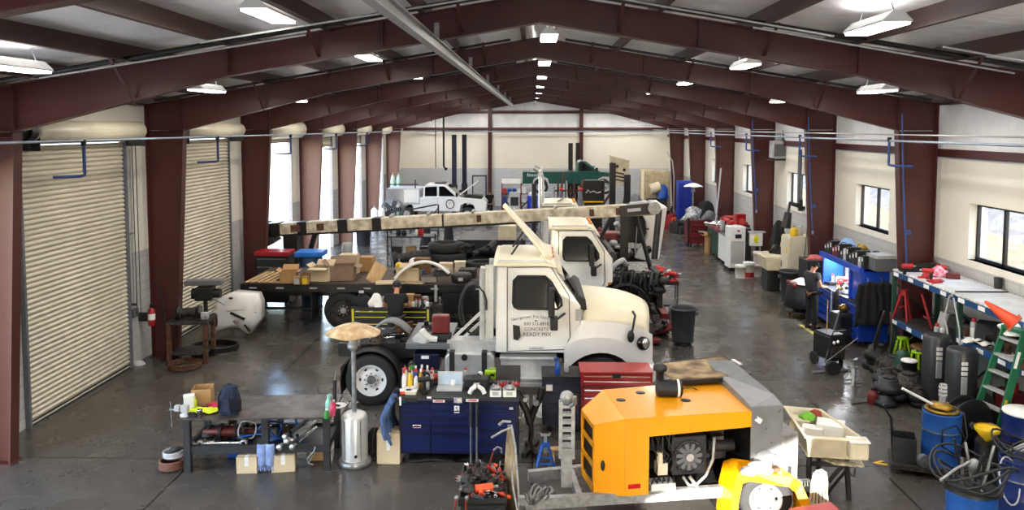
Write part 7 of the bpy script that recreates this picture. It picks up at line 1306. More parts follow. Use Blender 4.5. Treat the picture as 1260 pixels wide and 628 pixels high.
for x, z in ((.1, 3.85), (.32, 3.75), (.62, 3.6)): part(pl_, 'hole', MB(M_BLK).cyl((x, -.045, z), (x, -.03, z), .07))
for z in (3.5, 3.35, 3.2): part(pl_, 'marking', MB(M_BLK).beam((.2, -.035, z), (.62, -.035, z-.08), .01, .06))
for x in (.12, w_-.08): part(t, 'post', MB(M_BLK).beam((x, -.1, 0), (x, -.1, 3.9 if x < .3 else 3.4), .26, .2))
part(t, 'strut', MB(M_RUST).beam((-.6, -.1, 1.6), (.1, -.1, 2.7), .1, .1)); part(t, 'strut', MB(M_RUST).beam((.5, -.12, 1.6), (.75, -.12, 3.0), .08, .08))
q = G(806, 250, 43); t = thing('tarped_machine', 'tan tarp-covered machine by the far right columns', 'machine', (q.x, 43, 0)); part(t, 'cover', MB(M_TARP).prism([(-.7, .9), (-.65, 3.1), (.8, 3.05), (.85, .9)], 'y', 0, 1.6), None, .12); part(t, 'chassis', MB(M_BLK).box(-.7, .8, .1, 1.5, .3, .9)); part(t, 'pump_drum', MB(M_TAN).cyl((-.3, -.3, 2.1), (.2, -.3, 2.25), .28)); part(t, 'mud_guard', MB(M_DGREY).box(-.5, .6, -.3, 0, .5, 1.6), bev=.05); part(t, 'side_strip', MB(M_CREAM).box(-.75, -.6, -.05, .1, .8, 3.1))
for x in (-.5, .6): part(t, 'wheel', MB(M_RUB).cyl((x, -.1, .4), (x, .15, .4), .4))
lump('blue_cloth', 'blue cloth thrown over the tan tarped machine', 'cloth', (q.x+.35, 42.6, 1.62), (.6, .4, .75), M_BLUE, 81); one('whip_pole', 'thin bent pole standing beside the tan tarped machine', 'pole', MB(M_LGREY).tube([(0, 0, 0), (0, 0, 2.8), (-.1, 0, 3.6), (-.4, 0, 4.1)], .03, 6), (q.x+1.0, 43, 0))
lump('grey_bag', 'grey covered heap left of the tan tarped machine', 'heap', (G(782, 255, 42).x, 42, 0), (1.2, 1.0, 1.9), M_GREY, 82)
# parts table and trash can right of the trucks
q = F(822, 388); t = thing('parts_table', 'dark parts cart heaped with red and white items right of the bare engine', 'parts cart', (q.x-.15, q.y, 0), -.1); part(t, 'upper_tray', MB(M_BLK).box(-.4, .45, 0, .9, .88, .95)); part(t, 'lower_tray', MB(M_BLK).box(-.4, .45, 0, .9, .25, .3))
for x in (-.38, .41):
    for y in (.02, .85): part(t, 'leg', MB(M_DGREY).box(x-.02, x+.02, y-.02, y+.02, 0, .9))
TB = Vector((q.x-.15, q.y, .95))
scatter([('shop_rag', M_PAPER), ('impact', None), ('can', None), ('gearpart', M_RED2), ('shop_rag', M_REDP), ('socket_case', M_RED2), ('pliers', None), ('filter', None)], 26, '{} piled on the parts cart by the engine', '{}s on the parts cart', lambda R: TB+V(R.uniform(-.35, .45), R.uniform(.05, .85), R.uniform(0, .12)), 83, (1, 1.5), None, .3)
lump('brown_apron', 'brown canvas draped on the left edge of the parts cart', 'cloth', TB+V(-.5, .4, -.95), (.3, .5, 1.05), mat('brown_canvas', '7a5c3a', .9, var=.3), 84)
scatter([('gearpart', M_RUST), ('bracket', None), ('gearpart', None), ('bracket', M_MAROON)], 22, 'greasy {} on the floor heap below the bare engine', '{}s on the floor heap below the engine', lambda R: F(R.uniform(775, 825), R.uniform(400, 425))+V(0, .3, R.uniform(0, .3)), 85, (1.5, 3.2), None, .5)
t = thing('floor_jack', 'dark red floor jack under the bare engine', 'floor jack', F(795, 425), .3); part(t, 'frame', MB(M_MAROON).box(-.35, .35, -.13, .13, .05, .16), bev=.02); part(t, 'arm', MB(M_BLK).beam((-.2, 0, .15), (.25, 0, .3), .1, .06)); part(t, 'handle', MB(M_MAROON).cyl((-.3, 0, .15), (-.9, .05, .5), .02))
for x in (-.28, .28): part(t, 'wheel', MB(M_RUB).cyl((x, -.17, .05), (x, .17, .05), .05))
trash_can('large dark grey trash can on a dolly right of the nearest truck hood', F(840, 424), .32, .82, mat('trash_can_grey', '3c4046', .6, var=.15), True)
# ================================================================= right side
# --- pallet rack along the wall
RXF, RD = 8.1, 1.05; ry = [17.95, 15.2, 12.5]
rk = thing('pallet_rack', 'long blue and green pallet rack with pale corrugated decking under the right windows', 'rack', (RXF, ry[2], 0))
def RL(y): return y-ry[2]
M_BEAM = mat('blue_rack_beam', '1c4a80', .45, var=.2, scale=5); M_RGRN = mat('dark_green_rack_post', '1d4438', .5, var=.2)
M_CORR = mat('pale_corrugated_deck', 'e6e8ea', .38, .1, var=.12, scale=3)
for i, y in enumerate(ry):
    for x in (0, RD-.08): part(rk, 'upright', MB(M_RGRN).box(x, x+.08, RL(y)-.04, RL(y)+.04, 0, 2.12))
    part(rk, 'brace', MB(M_RGRN).beam((.05, RL(y), .3), (RD-.05, RL(y), 1.1), .04, .03)); part(rk, 'brace', MB(M_RGRN).beam((.05, RL(y), 1.9), (RD-.05, RL(y), 1.1), .04, .03))
for a, b in ((0, 1), (1, 2)):
    for z in (2.08, 1.0 if a == 0 else 1.3):
        for x in (-.02, RD-.03):
            o = part(rk, 'beam', MB(M_BEAM).box(x, x+.05, RL(ry[b])+.04, RL(ry[a])-.04, z, z+.12))
            if x < 0:
                n = 4
                for k in range(n): yy = RL(ry[b])+.4+k*.68; part(o, 'white_tag', MB(M_PAPER).box(-.026, -.02, yy, yy+.22, z+.02, z+.1))
    dk_ = MB(M_CORR); pr = []; y0, y1 = RL(ry[b])+.0, RL(ry[a])-.02; n = int((y1-y0)/.12)
    for k in range(n): y = y0+k*(y1-y0)/n; pr += [(y, 2.2), (y+.045, 2.2), (y+.06, 2.235), (y+.105, 2.235)]
    pr += [(y1, 2.2), (y1, 2.19), (y0, 2.19)]; dk_.prism(pr, 'x', -.02, RD+.02); part(rk, 'deck', dk_)
    part(rk, 'lower_deck', MB(M_GREASE2).box(.03, RD-.03, RL(ry[b])+.05, RL(ry[a])-.05, 1.1 if a == 0 else 1.4, 1.12 if a == 0 else 1.42))
RZ, RZ2 = 2.24, 1.245
def rt(px, py): return F(px, py, RZ)
# on top
for i, (px, py, m) in enumerate(((1118, 338, None), (1128, 341, M_REDP), (1140, 344, None), (1150, 342, M_PINK), (1160, 340, M_REDP), (1146, 346, M_RED2))): tool('impact', 'red air tool, %s from the left on the rack top' % ordn[i].replace('nearest', 'first'), rt(px, py), i*1.1, None, 'air_tool', m, 1.15, (PI/2*(.9 if i % 2 else 0), 0, i*1.3))
lump('pink_cloth', 'pink and white cloth among the red tools on the rack top', 'cloth', rt(1155, 340), (.4, .3, .22), mat('pink_cloth', 'e0708c', .9, scale=14, col2='f0d0d4'), 91)
for i, (px, py, d, m) in enumerate(((1122, 334, (.5, .2, .08), M_GREASE), (1140, 330, (.5, .25, .1), M_GREASE2), (1138, 325, (.45, .2, .16), M_DGREY), (1158, 333, (.4, .25, .07), M_GREASE), (1172, 342, (.3, .25, .1), M_MAROON))): carton('dark flat case, %s on the far end of the rack top' % ordn[i].replace('nearest', 'first').replace('fifth', 'reddish fifth'), rt(px, py), d, .3*i, False, m, tape=False)
t = thing('black_cup', 'small black cup standing on the rack top by the window', 'cup', rt(1228, 355)); part(t, 'cup_body', MB(M_BLKP).lathe([(.07, 0), (.08, .2), (.075, .2), (.065, .02)], 16)); part(t, 'lid', MB(M_BLK).lathe([(.08, .2), (.083, .215), (.001, .22)], 16))
one('deck_gap_bar', 'black bar lying across the rack top between the two decks', 'bar', MB(M_BLK).box(0, 1.0, -.02, .02, 0, .02), (8.12, 15.35, RZ))
cn = F(1240, 406, RZ); t = thing('traffic_cone', 'orange traffic cone tipped over on the near end of the rack', 'cone', F(1247, 407, RZ)+V(0, 0, .075), (0, 0, 0), None, .72); 
Tc = V(-.75, .35, .62).to_track_quat('Z', 'Y').to_matrix().to_4x4(); Tc2 = Matrix.Translation((0, 0, .07)) @ Matrix.Rotation(-.0, 4, 'Z') @ Tc
part(t, 'cone_body', MB(mat('cone_orange', 'f0502a', .45, var=.1)).lathe([(.17, 0), (.03, .68), (.001, .7)], 20, T=Tc2)); part(t, 'base', MB(mat('faded_cone_base', 'b0583a', .6, var=.2)).box(-.2, .2, -.2, .2, -.02, .01, None, Tc2), bev=.02)
# on the lower shelf
R = random.Random(31)
def rl(y, dx=.5): return V(RXF+dx, y, 1.125 if y > ry[1] else 1.425)
t = thing('red_tripod', 'red tubular stand on the far end of the lower rack shelf', 'stand', rl(17.7, .15), .4)
for k in range(3): a = 2*PI*k/3; part(t, 'leg', MB(M_RED2).cyl((.22*math.cos(a), .22*math.sin(a), 0), (.06*math.cos(a), .06*math.sin(a), .62), .025))
part(t, 'hub', MB(M_RED2).cyl((0, 0, .55), (0, 0, .68), .08)); part(t, 'cross_bar', MB(M_RED2).cyl((-.14, -.02, .3), (.14, .04, .3), .018))
t = thing('red_stand', 'second red folding stand behind the first on the lower rack shelf', 'stand', rl(17.1, .3), 1.2)
for s in (-1, 1): part(t, 'leg', MB(M_RED2).cyl((s*.2, -.15, 0), (s*.05, .05, .7), .025)); part(t, 'rung', MB(M_RED2).cyl((s*.14, -.07, .2), (-s*.02, .0, .22), .016))
for i, (y, d, m) in enumerate(((16.5, (.3, .3, .45), M_LGREY), (16.0, (.35, .4, .5), M_GREASE), (15.7, (.3, .3, .4), M_GREASE2), (14.9, (.6, .5, .34), M_BLKP), (14.3, (.5, .5, .4), M_GREASE), (13.8, (.45, .35, .28), M_DGREY), (13.2, (.5, .4, .36), M_GREASE2))):
    t = thing('machine_housing', 'dark machine housing on the lower rack shelf, %s from the far end' % ordn[i].replace('nearest', 'first').replace('seventh', 'seventh and nearest'), 'machine part', rl(y, .5), .3*i); part(t, 'casing', MB(m).prism([(-d[0]/2, 0), (d[0]/2, 0), (d[0]/2, d[2]*.6), (d[0]*.2, d[2]), (-d[0]*.3, d[2]), (-d[0]/2, d[2]*.5)], 'y', -d[1]/2, d[1]/2), bev=.02); part(t, 'flange', MB(M_GREASE2).cyl((0, -d[1]/2-.03, d[2]*.4), (0, -d[1]/2, d[2]*.4), d[2]*.28)); part(t, 'shaft', MB(M_STEEL).cyl((0, -d[1]/2-.12, d[2]*.4), (0, -d[1]/2, d[2]*.4), .03))
scatter([('bracket', None), ('gearpart', None), ('filter', None), ('shop_rag', M_PAPER), ('wrench', None), ('can', None)], 22, 'loose {} on the lower shelf of the pallet rack', '{}s on the lower rack shelf', lambda R: rl(R.uniform(12.7, 16.6), R.uniform(.08, .3)), 33, (1.2, 2))
t = thing('rope_strap', 'pale strap hanging from the rack top beam by the middle post', 'strap', (RXF-.06, 15.3, 1.2)); part(t, 'strap', MB(M_LGREY).tube([(0, .1, .95), (0, .25, .5), (0, .05, .1), (0, -.15, -.15)], .02, 6)); part(t, 'second_strand', MB(M_LGREY).tube([(0, -.05, .95), (0, -.3, .4), (0, -.35, .0)], .018, 6)); part(t, 'hook', MB(M_STEEL).ell((0, .02, .97), (.04, .05, .04), 8))
lump('white_rags', 'white rags hung over the beam at the head of the green ladder', 'rag', (RXF-.05, 13.35, 1.96), (.34, .5, .2), M_PAPER, 93, wob=.4)
# --- ladder
lad = thing('step_ladder', 'green fibreglass ladder with pale steps leaning on the near end of the rack', 'ladder', (7.42, 13.0, 0))
A0, A1, B0, B1 = V(-.07, .42, 0), V(.5, .36, 2.08), V(.08, -.13, 0), V(.56, -.08, 2.08)
part(lad, 'side_rail', MB(M_GREEN).beam(A0, A1, .035, .1, up=(1, 0, 0))); part(lad, 'side_rail', MB(M_GREEN).beam(B0, B1, .035, .12, up=(1, 0, 0)))
for k in range(7): u = .1+.135*k; part(lad, 'step', MB(M_ALU).beam(A0.lerp(A1, u), B0.lerp(B1, u), .1, .04, up=(0, 0, 1)))
part(lad, 'label', MB(M_PAPER).beam(B0.lerp(B1, .72)-V(.03, .03, 0), B0.lerp(B1, .85)-V(.03, .03, 0), .004, .05, up=(1, 0, 0))); part(lad, 'label', MB(M_YELP).beam(B0.lerp(B1, .42)-V(.03, .03, 0), B0.lerp(B1, .47)-V(.03, .03, 0), .004, .05, up=(1, 0, 0)), 'yellow warning label'); part(lad, 'top_cap', MB(M_GREEN).beam(A1, B1, .16, .06)); part(lad, 'rubber_foot', MB(M_RUB).box(-.14, 0, .36, .48, 0, .06)); part(lad, 'rubber_foot', MB(M_RUB).box(.02, .16, -.19, -.07, 0, .06))
# --- drums in the near right corner
d1 = F(1158, 588); dol = thing('drum_dolly', 'flat dark dolly carrying the first blue oil drum', 'dolly', (d1.x-.05, d1.y+.2, 0), -.35)
part(dol, 'platform', MB(M_GREASE2).box(-.6, .42, -.33, .36, .1, .15)); part(dol, 'handle', MB(M_BLK).tube([(-.55, -.05, .15), (-.6, -.05, .8), (-.72, -.1, 1.02)], .02, 8))
for x in (-.5, .32):
    for y in (-.26, .28): c = part(dol, 'caster', MB(M_DGREY).box(x-.03, x+.03, y-.03, y+.03, .08, .1)); part(c, 'caster_wheel', MB(M_RUB).cyl((x-.02, y, .045), (x+.02, y, .045), .045))
dr1 = (d1.x+.08, d1.y+.2, .15); drum('blue oil drum with a pump on top, standing on the dark dolly', dr1, .28, .84)
pu = thing('drum_pump', 'silver air pump standing on the drum on the dolly', 'pump', V(*dr1)+V(0, 0, .84)); part(pu, 'ring_flange', MB(M_BRASS).lathe([(.2, 0), (.25, .0), (.25, .04), (.2, .04), (.2, 0)], 20, caps=False)); part(pu, 'cylinder', MB(M_CHROME).cyl((0, 0, 0), (0, 0, .42), .055)); 
for k in range(3): part(pu, 'cylinder_band', MB(M_LGREY).cyl((0, 0, .24+.06*k), (0, 0, .27+.06*k), .062))
part(pu, 'fittings', MB(M_BRASS).ell((0, 0, .06), (.17, .17, .07), 12, wob=.25)); part(pu, 'pump_hose', MB(M_BLK).tube([(.1, -.1, .1), (.2, -.25, .05), (.25, -.28, -.3), (.1, -.31, -.6), (-.15, -.32, -.45), (-.15, -.32, -.2), (.05, -.32, -.12), (.22, -.3, -.35)], .014, 6)); part(pu, 'white_lever', MB(M_WPL).cyl((-.08, 0, .06), (-.62, .02, .34), .022))
carton('dark bin standing on the left of the drum dolly', (d1.x-.42, d1.y+.36, .15), (.34, .36, .38), -.35, True, M_DGREY, flaps=(0, 0, 0, 0), name='dark_bin')
t = thing('grease_reel', 'small silver reel beside the dark bin on the dolly', 'reel', (d1.x-.27, d1.y+.0, .16), .2); part(t, 'reel', MB(M_GREY).cyl((0, -.03, .1), (0, .05, .1), .1)); part(t, 'hub', MB(M_STEEL).cyl((0, -.05, .1), (0, -.03, .1), .04))
d2 = F(1197, 650); d2 = F(1196, 603, .88); drum('blue oil drum at the bottom edge carrying a tangle of black hose', (d2.x, d2.y, 0), .29, .88)
hr = thing('hose_reel', 'tangle of black hoses and silver fittings on top of the nearest blue drum', 'hose', (d2.x, d2.y, .88)); part(hr, 'plate', MB(M_BLK).lathe([(.3, 0), (.34, .02), (.001, .03)], 20)); 
for k in range(5): part(hr, 'hose_loop', MB(M_BLKP).tube([((.3+.05*k)*math.cos(a), (.28+.03*k)*math.sin(a), .12+.05*k+.12*math.sin(a*2+k)) for a in [q_*.3 for q_ in range(21)]], .016, 6, closed=False))
for k in range(6): a = k*1.05; part(hr, 'pump_rod', MB(M_STEEL if k % 2 else M_BLK).cyl((.12*math.cos(a), .12*math.sin(a), .03), (.22*math.cos(a+.5), .2*math.sin(a+.5), .45+.08*(k % 3)), .018, n=8))
part(hr, 'valve_head', MB(M_STEEL).ell((.02, .0, .3), (.08, .08, .1), 12)); part(hr, 'side_arm', MB(M_STEEL).tube([(-.1, -.1, .4), (-.3, -.15, .32), (-.5, -.2, .2)], .02, 6))
t = thing('black_hose_reel', 'big black round hose reel standing behind the nearest blue drum', 'reel', F(1192, 560)+V(-.0, .1, 0), .3)
for y in (-.1, .1): part(t, 'disc', MB(M_BLK).lathe([(.1, y-.01), (.42, y-.01), (.44, y), (.42, y+.01), (.1, y+.01)], 28, None, (0, 0, .5), 'y'))
part(t, 'wound_hose', MB(M_BLKP).cyl((0, -.09, .5), (0, .09, .5), .34)); part(t, 'stand', MB(M_BLK).box(-.25, .25, -.16, .16, 0, .1)); part(t, 'hub', MB(M_STEEL).cyl((0, -.14, .5), (0, .14, .5), .06))
bottle('dark red oil jug with a yellow cap behind the nearest blue drum', F(1217, 572)+V(0, .1, 0), .15, .62, M_MAROON, M_YELP)
t = thing('yellow_funnel', 'yellow funnel standing on a dark keg behind the nearest blue drum', 'funnel', F(1213, 575, .3)+V(0, .0, 0)); part(t, 'keg', MB(M_BLK).cyl((0, 0, -.3), (0, 0, .4), .16)); part(t, 'funnel_cone', MB(M_YELP).lathe([(.03, .4), (.17, .56), (.17, .6), (.15, .6), (.02, .42)], 18)); part(t, 'funnel_rim', MB(M_YELP).lathe([(.17, .58), (.185, .6), (.17, .62)], 18, caps=False))
d3 = F(1244, 505, .95); drum('navy drum with a white lid at the right edge of the picture', (d3.x+.15, d3.y-.1, 0), .3, .95, mat('navy_drum', '1a2f70', .4, var=.2), M_PAPER)
d4 = F(1240, 556, .8); drum('navy drum covered in hoses below the white-lidded one', (d4.x+.1, d4.y-.2, 0), .3, .8, mat('navy_drum', '1a2f70')); hp = thing('hose_tangle', 'tangle of black hoses and pale rods on the navy drum at the right edge', 'hose', (d4.x+.1, d4.y-.2, .8))
for k in range(4): part(hp, 'hose_loop', MB(M_BLKP).tube([((.26+.05*k)*math.cos(a), (.26+.03*k)*math.sin(a), .06+.05*k+.1*math.sin(a*2+k)) for a in [q_*.3 for q_ in range(21)]], .015, 6))
for k in range(4): part(hp, 'rod', MB(M_LGREY).cyl((-.2+.1*k, .1, .02), (.0+.12*k, -.15, .3+.05*k), .016, n=8))
part(hp, 'hanging_loop', MB(M_LGREY).tube([(-.3+.22*math.cos(a)*.6, -.2+.1*math.sin(a), -.25+.3*math.sin(a)) for a in [q_*.35 for q_ in range(19)]], .012, 6)); t = thing('black_pole', 'thin black upright pole before the navy drum at the right edge', 'pole', F(1247, 640)+V(0, .1, 0)); part(t, 'pole', MB(M_BLK).cyl((0, 0, 0), (0, 0, .95), .018)); part(t, 'foot', MB(M_BLK).cyl((0, 0, 0), (0, 0, .03), .08))
# --- big dark tanks and clutter under the rack
for i, (px, py, hh, lab) in enumerate(((1152, 460, 1.42, 'tall dark grey tank with a strip of white labels under the rack, farther'), (1182, 480, 1.4, 'tall dark grey tank with a strip of white labels under the rack, nearer'))):
    p = WX(px, py, 7.8); t = thing('vertical_tank', lab, 'tank', (p.x, p.y, 0), 0); part(t, 'shell', MB(mat('charcoal_tank', '3a3c40', .4, .2, var=.15)).lathe([(.24, 0), (.26, .02), (.26, hh-.06), (.24, hh-.01), (.2, hh), (.001, hh)], 28)); 
    sm = MB(M_PAPER)
    for k in range(3): part(t, 'white_label', MB(M_PAPER).box(-.13, -.03, -.265, -.24, hh-.25-.09*k, hh-.19-.09*k))
    part(t, 'long_label', MB(M_LGREY).box(-.13, -.03, -.265, -.24, hh-.78, hh-.46)); part(t, 'base', MB(M_BLK).box(-.34, .34, -.34, .34, 0, .06)); part(t, 'tag', MB(M_PAPER).box(.08, .2, -.28, -.22, .18, .34)); part(t, 'foot_pedal', MB(M_BLK).beam((.1, -.34, .3), (.5, -.7, .02), .3, .05))
for i, (px, py) in enumerate(((1112, 470), (1126, 480))):
    p = WX((1110, 1129)[i], 440, 8.2 if i == 0 else 8.0); t = thing('work_stool', 'lime green tubular stool frame under the rack, %s' % ('farther', 'nearer')[i], 'stool', (p.x, p.y, 0), .5*i); 
    for k in range(4): a = PI/4+k*PI/2; part(t, 'leg', MB(M_LIME).cyl((.25*math.cos(a), .25*math.sin(a), 0), (.09*math.cos(a), .09*math.sin(a), .74), .026))
    part(t, 'top_ring', MB(M_LIME).lathe([(.09, .72), (.12, .72), (.12, .76), (.09, .76), (.09, .72)], 18, caps=False)); part(t, 'foot_ring', MB(M_STEEL).lathe([(.19, .24), (.205, .25), (.19, .26)], 18, caps=False))
t = thing('round_table', 'round brown drum table under the far end of the rack', 'table', (8.5, 16.7, 0)); part(t, 'top', MB(mat('brown_top', '7a5a34', .6, var=.2)).cyl((0, 0, .7), (0, 0, .76), .5, n=28)); part(t, 'drum_base', MB(M_GREASE).cyl((0, 0, 0), (0, 0, .7), .3)); part(t, 'rim', MB(M_GREASE2).lathe([(.5, .69), (.52, .73), (.5, .77)], 28, caps=False))
R = random.Random(41)
for i in range(42):
    px, py = R.uniform(1085, 1135), R.uniform(455, 505); p = F(px, py); p = V(min(p.x+.05, 7.7), p.y+.15, R.choice([0, 0, .12, .24])); r = R.uniform(.14, .3); m = R.choice([M_GREASE, M_GREASE2, M_GREASE, M_DGREY])
    t = thing('gear_case', 'greasy machine casting in the dark heap under the lime stools', 'machine part', p, R.uniform(0, 6), 'greasy castings heaped under the rack'); part(t, 'casting', MB(m).lathe([(r*.6, 0), (r, .02), (r, r*.5), (r*.7, r*.6), (r*.65, r*1.0), (.001, r)], 14)); part(t, 'flange', MB(M_GREASE2).lathe([(r*.3, r), (r*.42, r), (r*.42, r*1.15), (r*.3, r*1.15)], 12)); part(t, 'bolt', MB(M_STEEL).cyl((r*.8, 0, r*.5), (r*.8, 0, r*.65), r*.08, n=6))
for i, (px, py, r, h, m, lab) in enumerate(((1074, 497, .11, .32, M_MAROON, 'small dark red canister on the floor at the foot of the rack'), (1085, 488, .08, .24, M_LGREY, 'small grey can behind the dark red canister'), (1110, 492, .12, .2, M_BLUE, 'small blue canister in the dark heap under the rack'))): bottle(lab, F(px, py), r, h, m, M_BLK, name='canister')
one('steel_rod', 'thin rod lying on the floor before the dark red canister', 'rod', MB(M_DGREY).cyl((-.3, 0, .015), (.2, -.05, .015), .012, n=6), F(1062, 496), .4)
jack_stand('silver jack stand on the floor at the far foot of the rack', F(1050, 472), M_GAL, .52, .4)
t = thing('hose_bunch', 'bunch of brown and grey hoses hung on the far rack post', 'hose', (7.85, 17.4, 0)); 
for k in range(7): part(t, 'hose_loop', MB(M_RUST if k % 2 else M_DGREY).tube([(-.05-.03*k, .25-.06*k, 1.35), (-.2-.02*k, .2-.02*k, .7), (-.25, .05+.03*k, .15), (-.05, -.1, .3+.05*k), (.0, -.05, .9), (.02, .1, 1.35)], .02, 6))
t = thing('steel_tripod', 'thin steel frame leaning beside the hose bunch', 'frame', F(1030, 462), 0); part(t, 'bar', MB(M_GREY).cyl((-.3, .0, .25), (.55, .3, .75), .012)); part(t, 'bar', MB(M_GREY).cyl((-.1, .5, .1), (.2, .5, 1.3), .012)); part(t, 'bar', MB(M_WOODL).cyl((.05, .8, .0), (.05, .8, 1.5), .012)); part(t, 'foot_bar', MB(M_GREY).cyl((-.5, .1, .03), (.4, .3, .03), .03)); part(t, 'reel', MB(M_BLK).cyl((-.1, -.05, .15), (-.1, .05, .15), .16))
t = thing('welder', 'black wheeled welder standing at the aisle edge before the rack', 'welder', F(1026, 452)+V(0, .0, 0), .3); part(t, 'case', MB(M_BLKP).box(-.2, .22, -.1, .5, .18, .72), bev=.03); part(t, 'front_vents', MB(M_GREASE2).box(-.16, .18, -.13, -.1, .25, .5)); part(t, 'top_panel', MB(M_DGREY).box(-.18, .2, -.08, .46, .72, .76)); part(t, 'handle', MB(M_BLK).tube([(-.15, -.08, .7), (-.15, -.14, .86), (.17, -.14, .86), (.17, -.08, .7)], .02, 6)); part(t, 'gauge', MB(M_PAPER).ell((-.12, -.14, .6), (.04, .02, .04), 10)); part(t, 'gauge', MB(M_PAPER).ell((-.02, -.14, .62), (.035, .02, .035), 10))
for s in (-1, 1): part(t, 'wheel', MB(M_RUB).cyl((s*.24, .35, .14), (s*.29, .35, .14), .14)); part(t, 'foot', MB(M_BLK).box(s*.15-.03, s*.15+.03, -.08, .0, 0, .18))
t = thing('battery_charger', 'dark charger on wheels with a screen behind the welder', 'charger', F(1034, 425)+V(.1, .2, 0), .2); part(t, 'case', MB(M_DGREY).box(-.2, .2, -.15, .25, .2, .78), bev=.02); part(t, 'screen', MB(M_BLK).box(-.13, .13, -.165, -.15, .45, .7)); part(t, 'leg_frame', MB(M_BLK).box(-.2, .2, -.13, .2, 0, .2)); part(t, 'mast', MB(M_LGREY).cyl((-.18, .2, .2), (-.18, .2, 1.3), .018)); part(t, 'brass_regulator', MB(M_BRASS).ell((.05, .05, .88), (.12, .1, .1), 10, wob=.3)); part(t, 'cable_loop', MB(M_BLKP).tube([(-.12, -.15, .8), (-.2, -.2, .95), (-.05, -.2, 1.05), (.1, -.18, .9)], .02, 6))
gas_cylinder('black gas cylinder behind the charger near the blue tool chest', F(1038, 416)+V(.0, .4, 0), M_BLK, .13, 1.25); gas_cylinder('grey-topped gas cylinder with white cap by the lime stools', (7.75, 16.6, 0), M_RGRN, .15, .8)
bucket('bucket with a white lid on top of the dark cans by the rack', (7.7, 16.2, .45), .15, .2, M_BLKP, M_PAPER); carton('dark crate holding up the white-lidded bucket', (7.7, 16.2, 0), (.42, .42, .44), .1, False, M_GREASE, tape=False, name='dark_crate')
t = thing('red_machine', 'red machine in the dark between the tanks and the ladder', 'machine', (8.5, 14.0, 0)); part(t, 'housing', MB(M_MAROON).box(-.2, .2, -.2, .25, .3, .75), bev=.06); part(t, 'motor', MB(M_BLK).cyl((.1, .3, .5), (.1, .55, .5), .16)); part(t, 'stand', MB(M_BLK).box(-.22, .22, -.2, .5, 0, .3)); part(t, 'red_bottle', MB(M_RED2).cyl((0, 0, .75), (0, 0, .9), .07))
t = thing('wall_bench', 'low dark bench with a grey top behind the ladder', 'bench', (8.85, 11.75, 0)); part(t, 'bench_top', MB(M_GREY).box(-.3, .35, -.6, .6, .8, .86)); part(t, 'body', MB(M_BLK).box(-.25, .35, -.55, .55, 0, .8)); part(t, 'handle', MB(M_STEEL).box(-.28, -.25, -.3, .3, .65, .68))
lump('white_rag', 'pale rag on the low bench behind the ladder', 'rag', (8.75, 11.9, .86), (.3, .3, .1), M_LGREY, 95)
# --- blue tool chest with lit display and mechanic
b0 = V(7.95, 21.9, 0); bt = thing('tool_chest', 'bright blue tool chest with a lit hutch full of tools on the right wall', 'tool chest', (7.95, 22.2, 0), -PI/2); BW2 = 2.75
M_CB = mat('bright_blue_enamel', '1a4ac0', .32, var=.15, scale=3, coat=.3)
drawers_chest(bt, BW2, .75, 1.05, [(.04, 1.05, [.12, .14, .16, .2, .22]), (1.05, 2.05, [.12, .14, .16, .2, .22]), (2.05, BW2-.04, [.2, .2, .2, .24])], M_CB, M_CB, M_BLK)
part(bt, 'work_top', MB(M_BLKP).box(-.01, BW2+.01, -.01, .76, 1.05, 1.08)); ht = MB(M_CB); ht.box(0, .06, .12, .75, 1.08, 1.95); ht.box(2.0, 2.08, .05, .75, 1.08, 1.95); ht.box(BW2-.06, BW2, .12, .75, 1.08, 1.95); ht.box(0, BW2, .1, .75, 1.88, 1.95); part(bt, 'hutch', ht, None, .01)
part(bt, 'hutch_back', MB(mat('white_pegboard', 'dfe8e8', .5, scale=60, col2='a8b4b4')).box(.06, 2.0, .7, .74, 1.08, 1.88)); part(bt, 'hutch_lid', MB(M_CB).box(-.0, BW2, .02, .1, 1.84, 1.98), bev=.01); part(bt, 'hutch_lamp', MB(M_LED).box(.1, 1.95, .3, .36, 1.85, 1.875)); part(bt, 'shut_hutch_door', MB(M_CB).box(2.1, BW2-.06, .1, .14, 1.1, 1.84), bev=.01)
la = bpy.data.lights.new('lamp', 'AREA'); la.shape = 'RECTANGLE'; la.size = 1.8; la.size_y = .06; la.energy = 60; la.color = (.95, 1, 1); lo = bpy.data.objects.new('lamp', la); C.objects.link(lo); lo.parent = bt; lo.location = (1.02, .34, 1.84)
BTm = bt.matrix_basis
scatter([('wrench', None), ('can', None), ('screwdriver', M_WPL), ('filter', None), ('socket_case', None), ('can', M_PAPER), ('impact', M_BLKP), ('gearpart', M_STEEL)], 34, '{} crowded in the lit hutch of the blue tool chest', '{}s in the lit hutch', lambda R: Matrix.Translation(b0+V(0, .3, 0)) @ Euler((0, 0, -PI/2)).to_matrix().to_4x4() @ V(R.uniform(.15, 1.9), R.uniform(.15, .6), 1.085), 51, (1, 1.6))
for i in range(13): x = .15+.14*i; part(bt, 'hanging_tool', MB(M_GREY if i % 3 else M_BLK).beam((x, .66, 1.3+.1*(i % 2)), (x+.03, .66, 1.7+.06*(i % 3)), .035, .05))
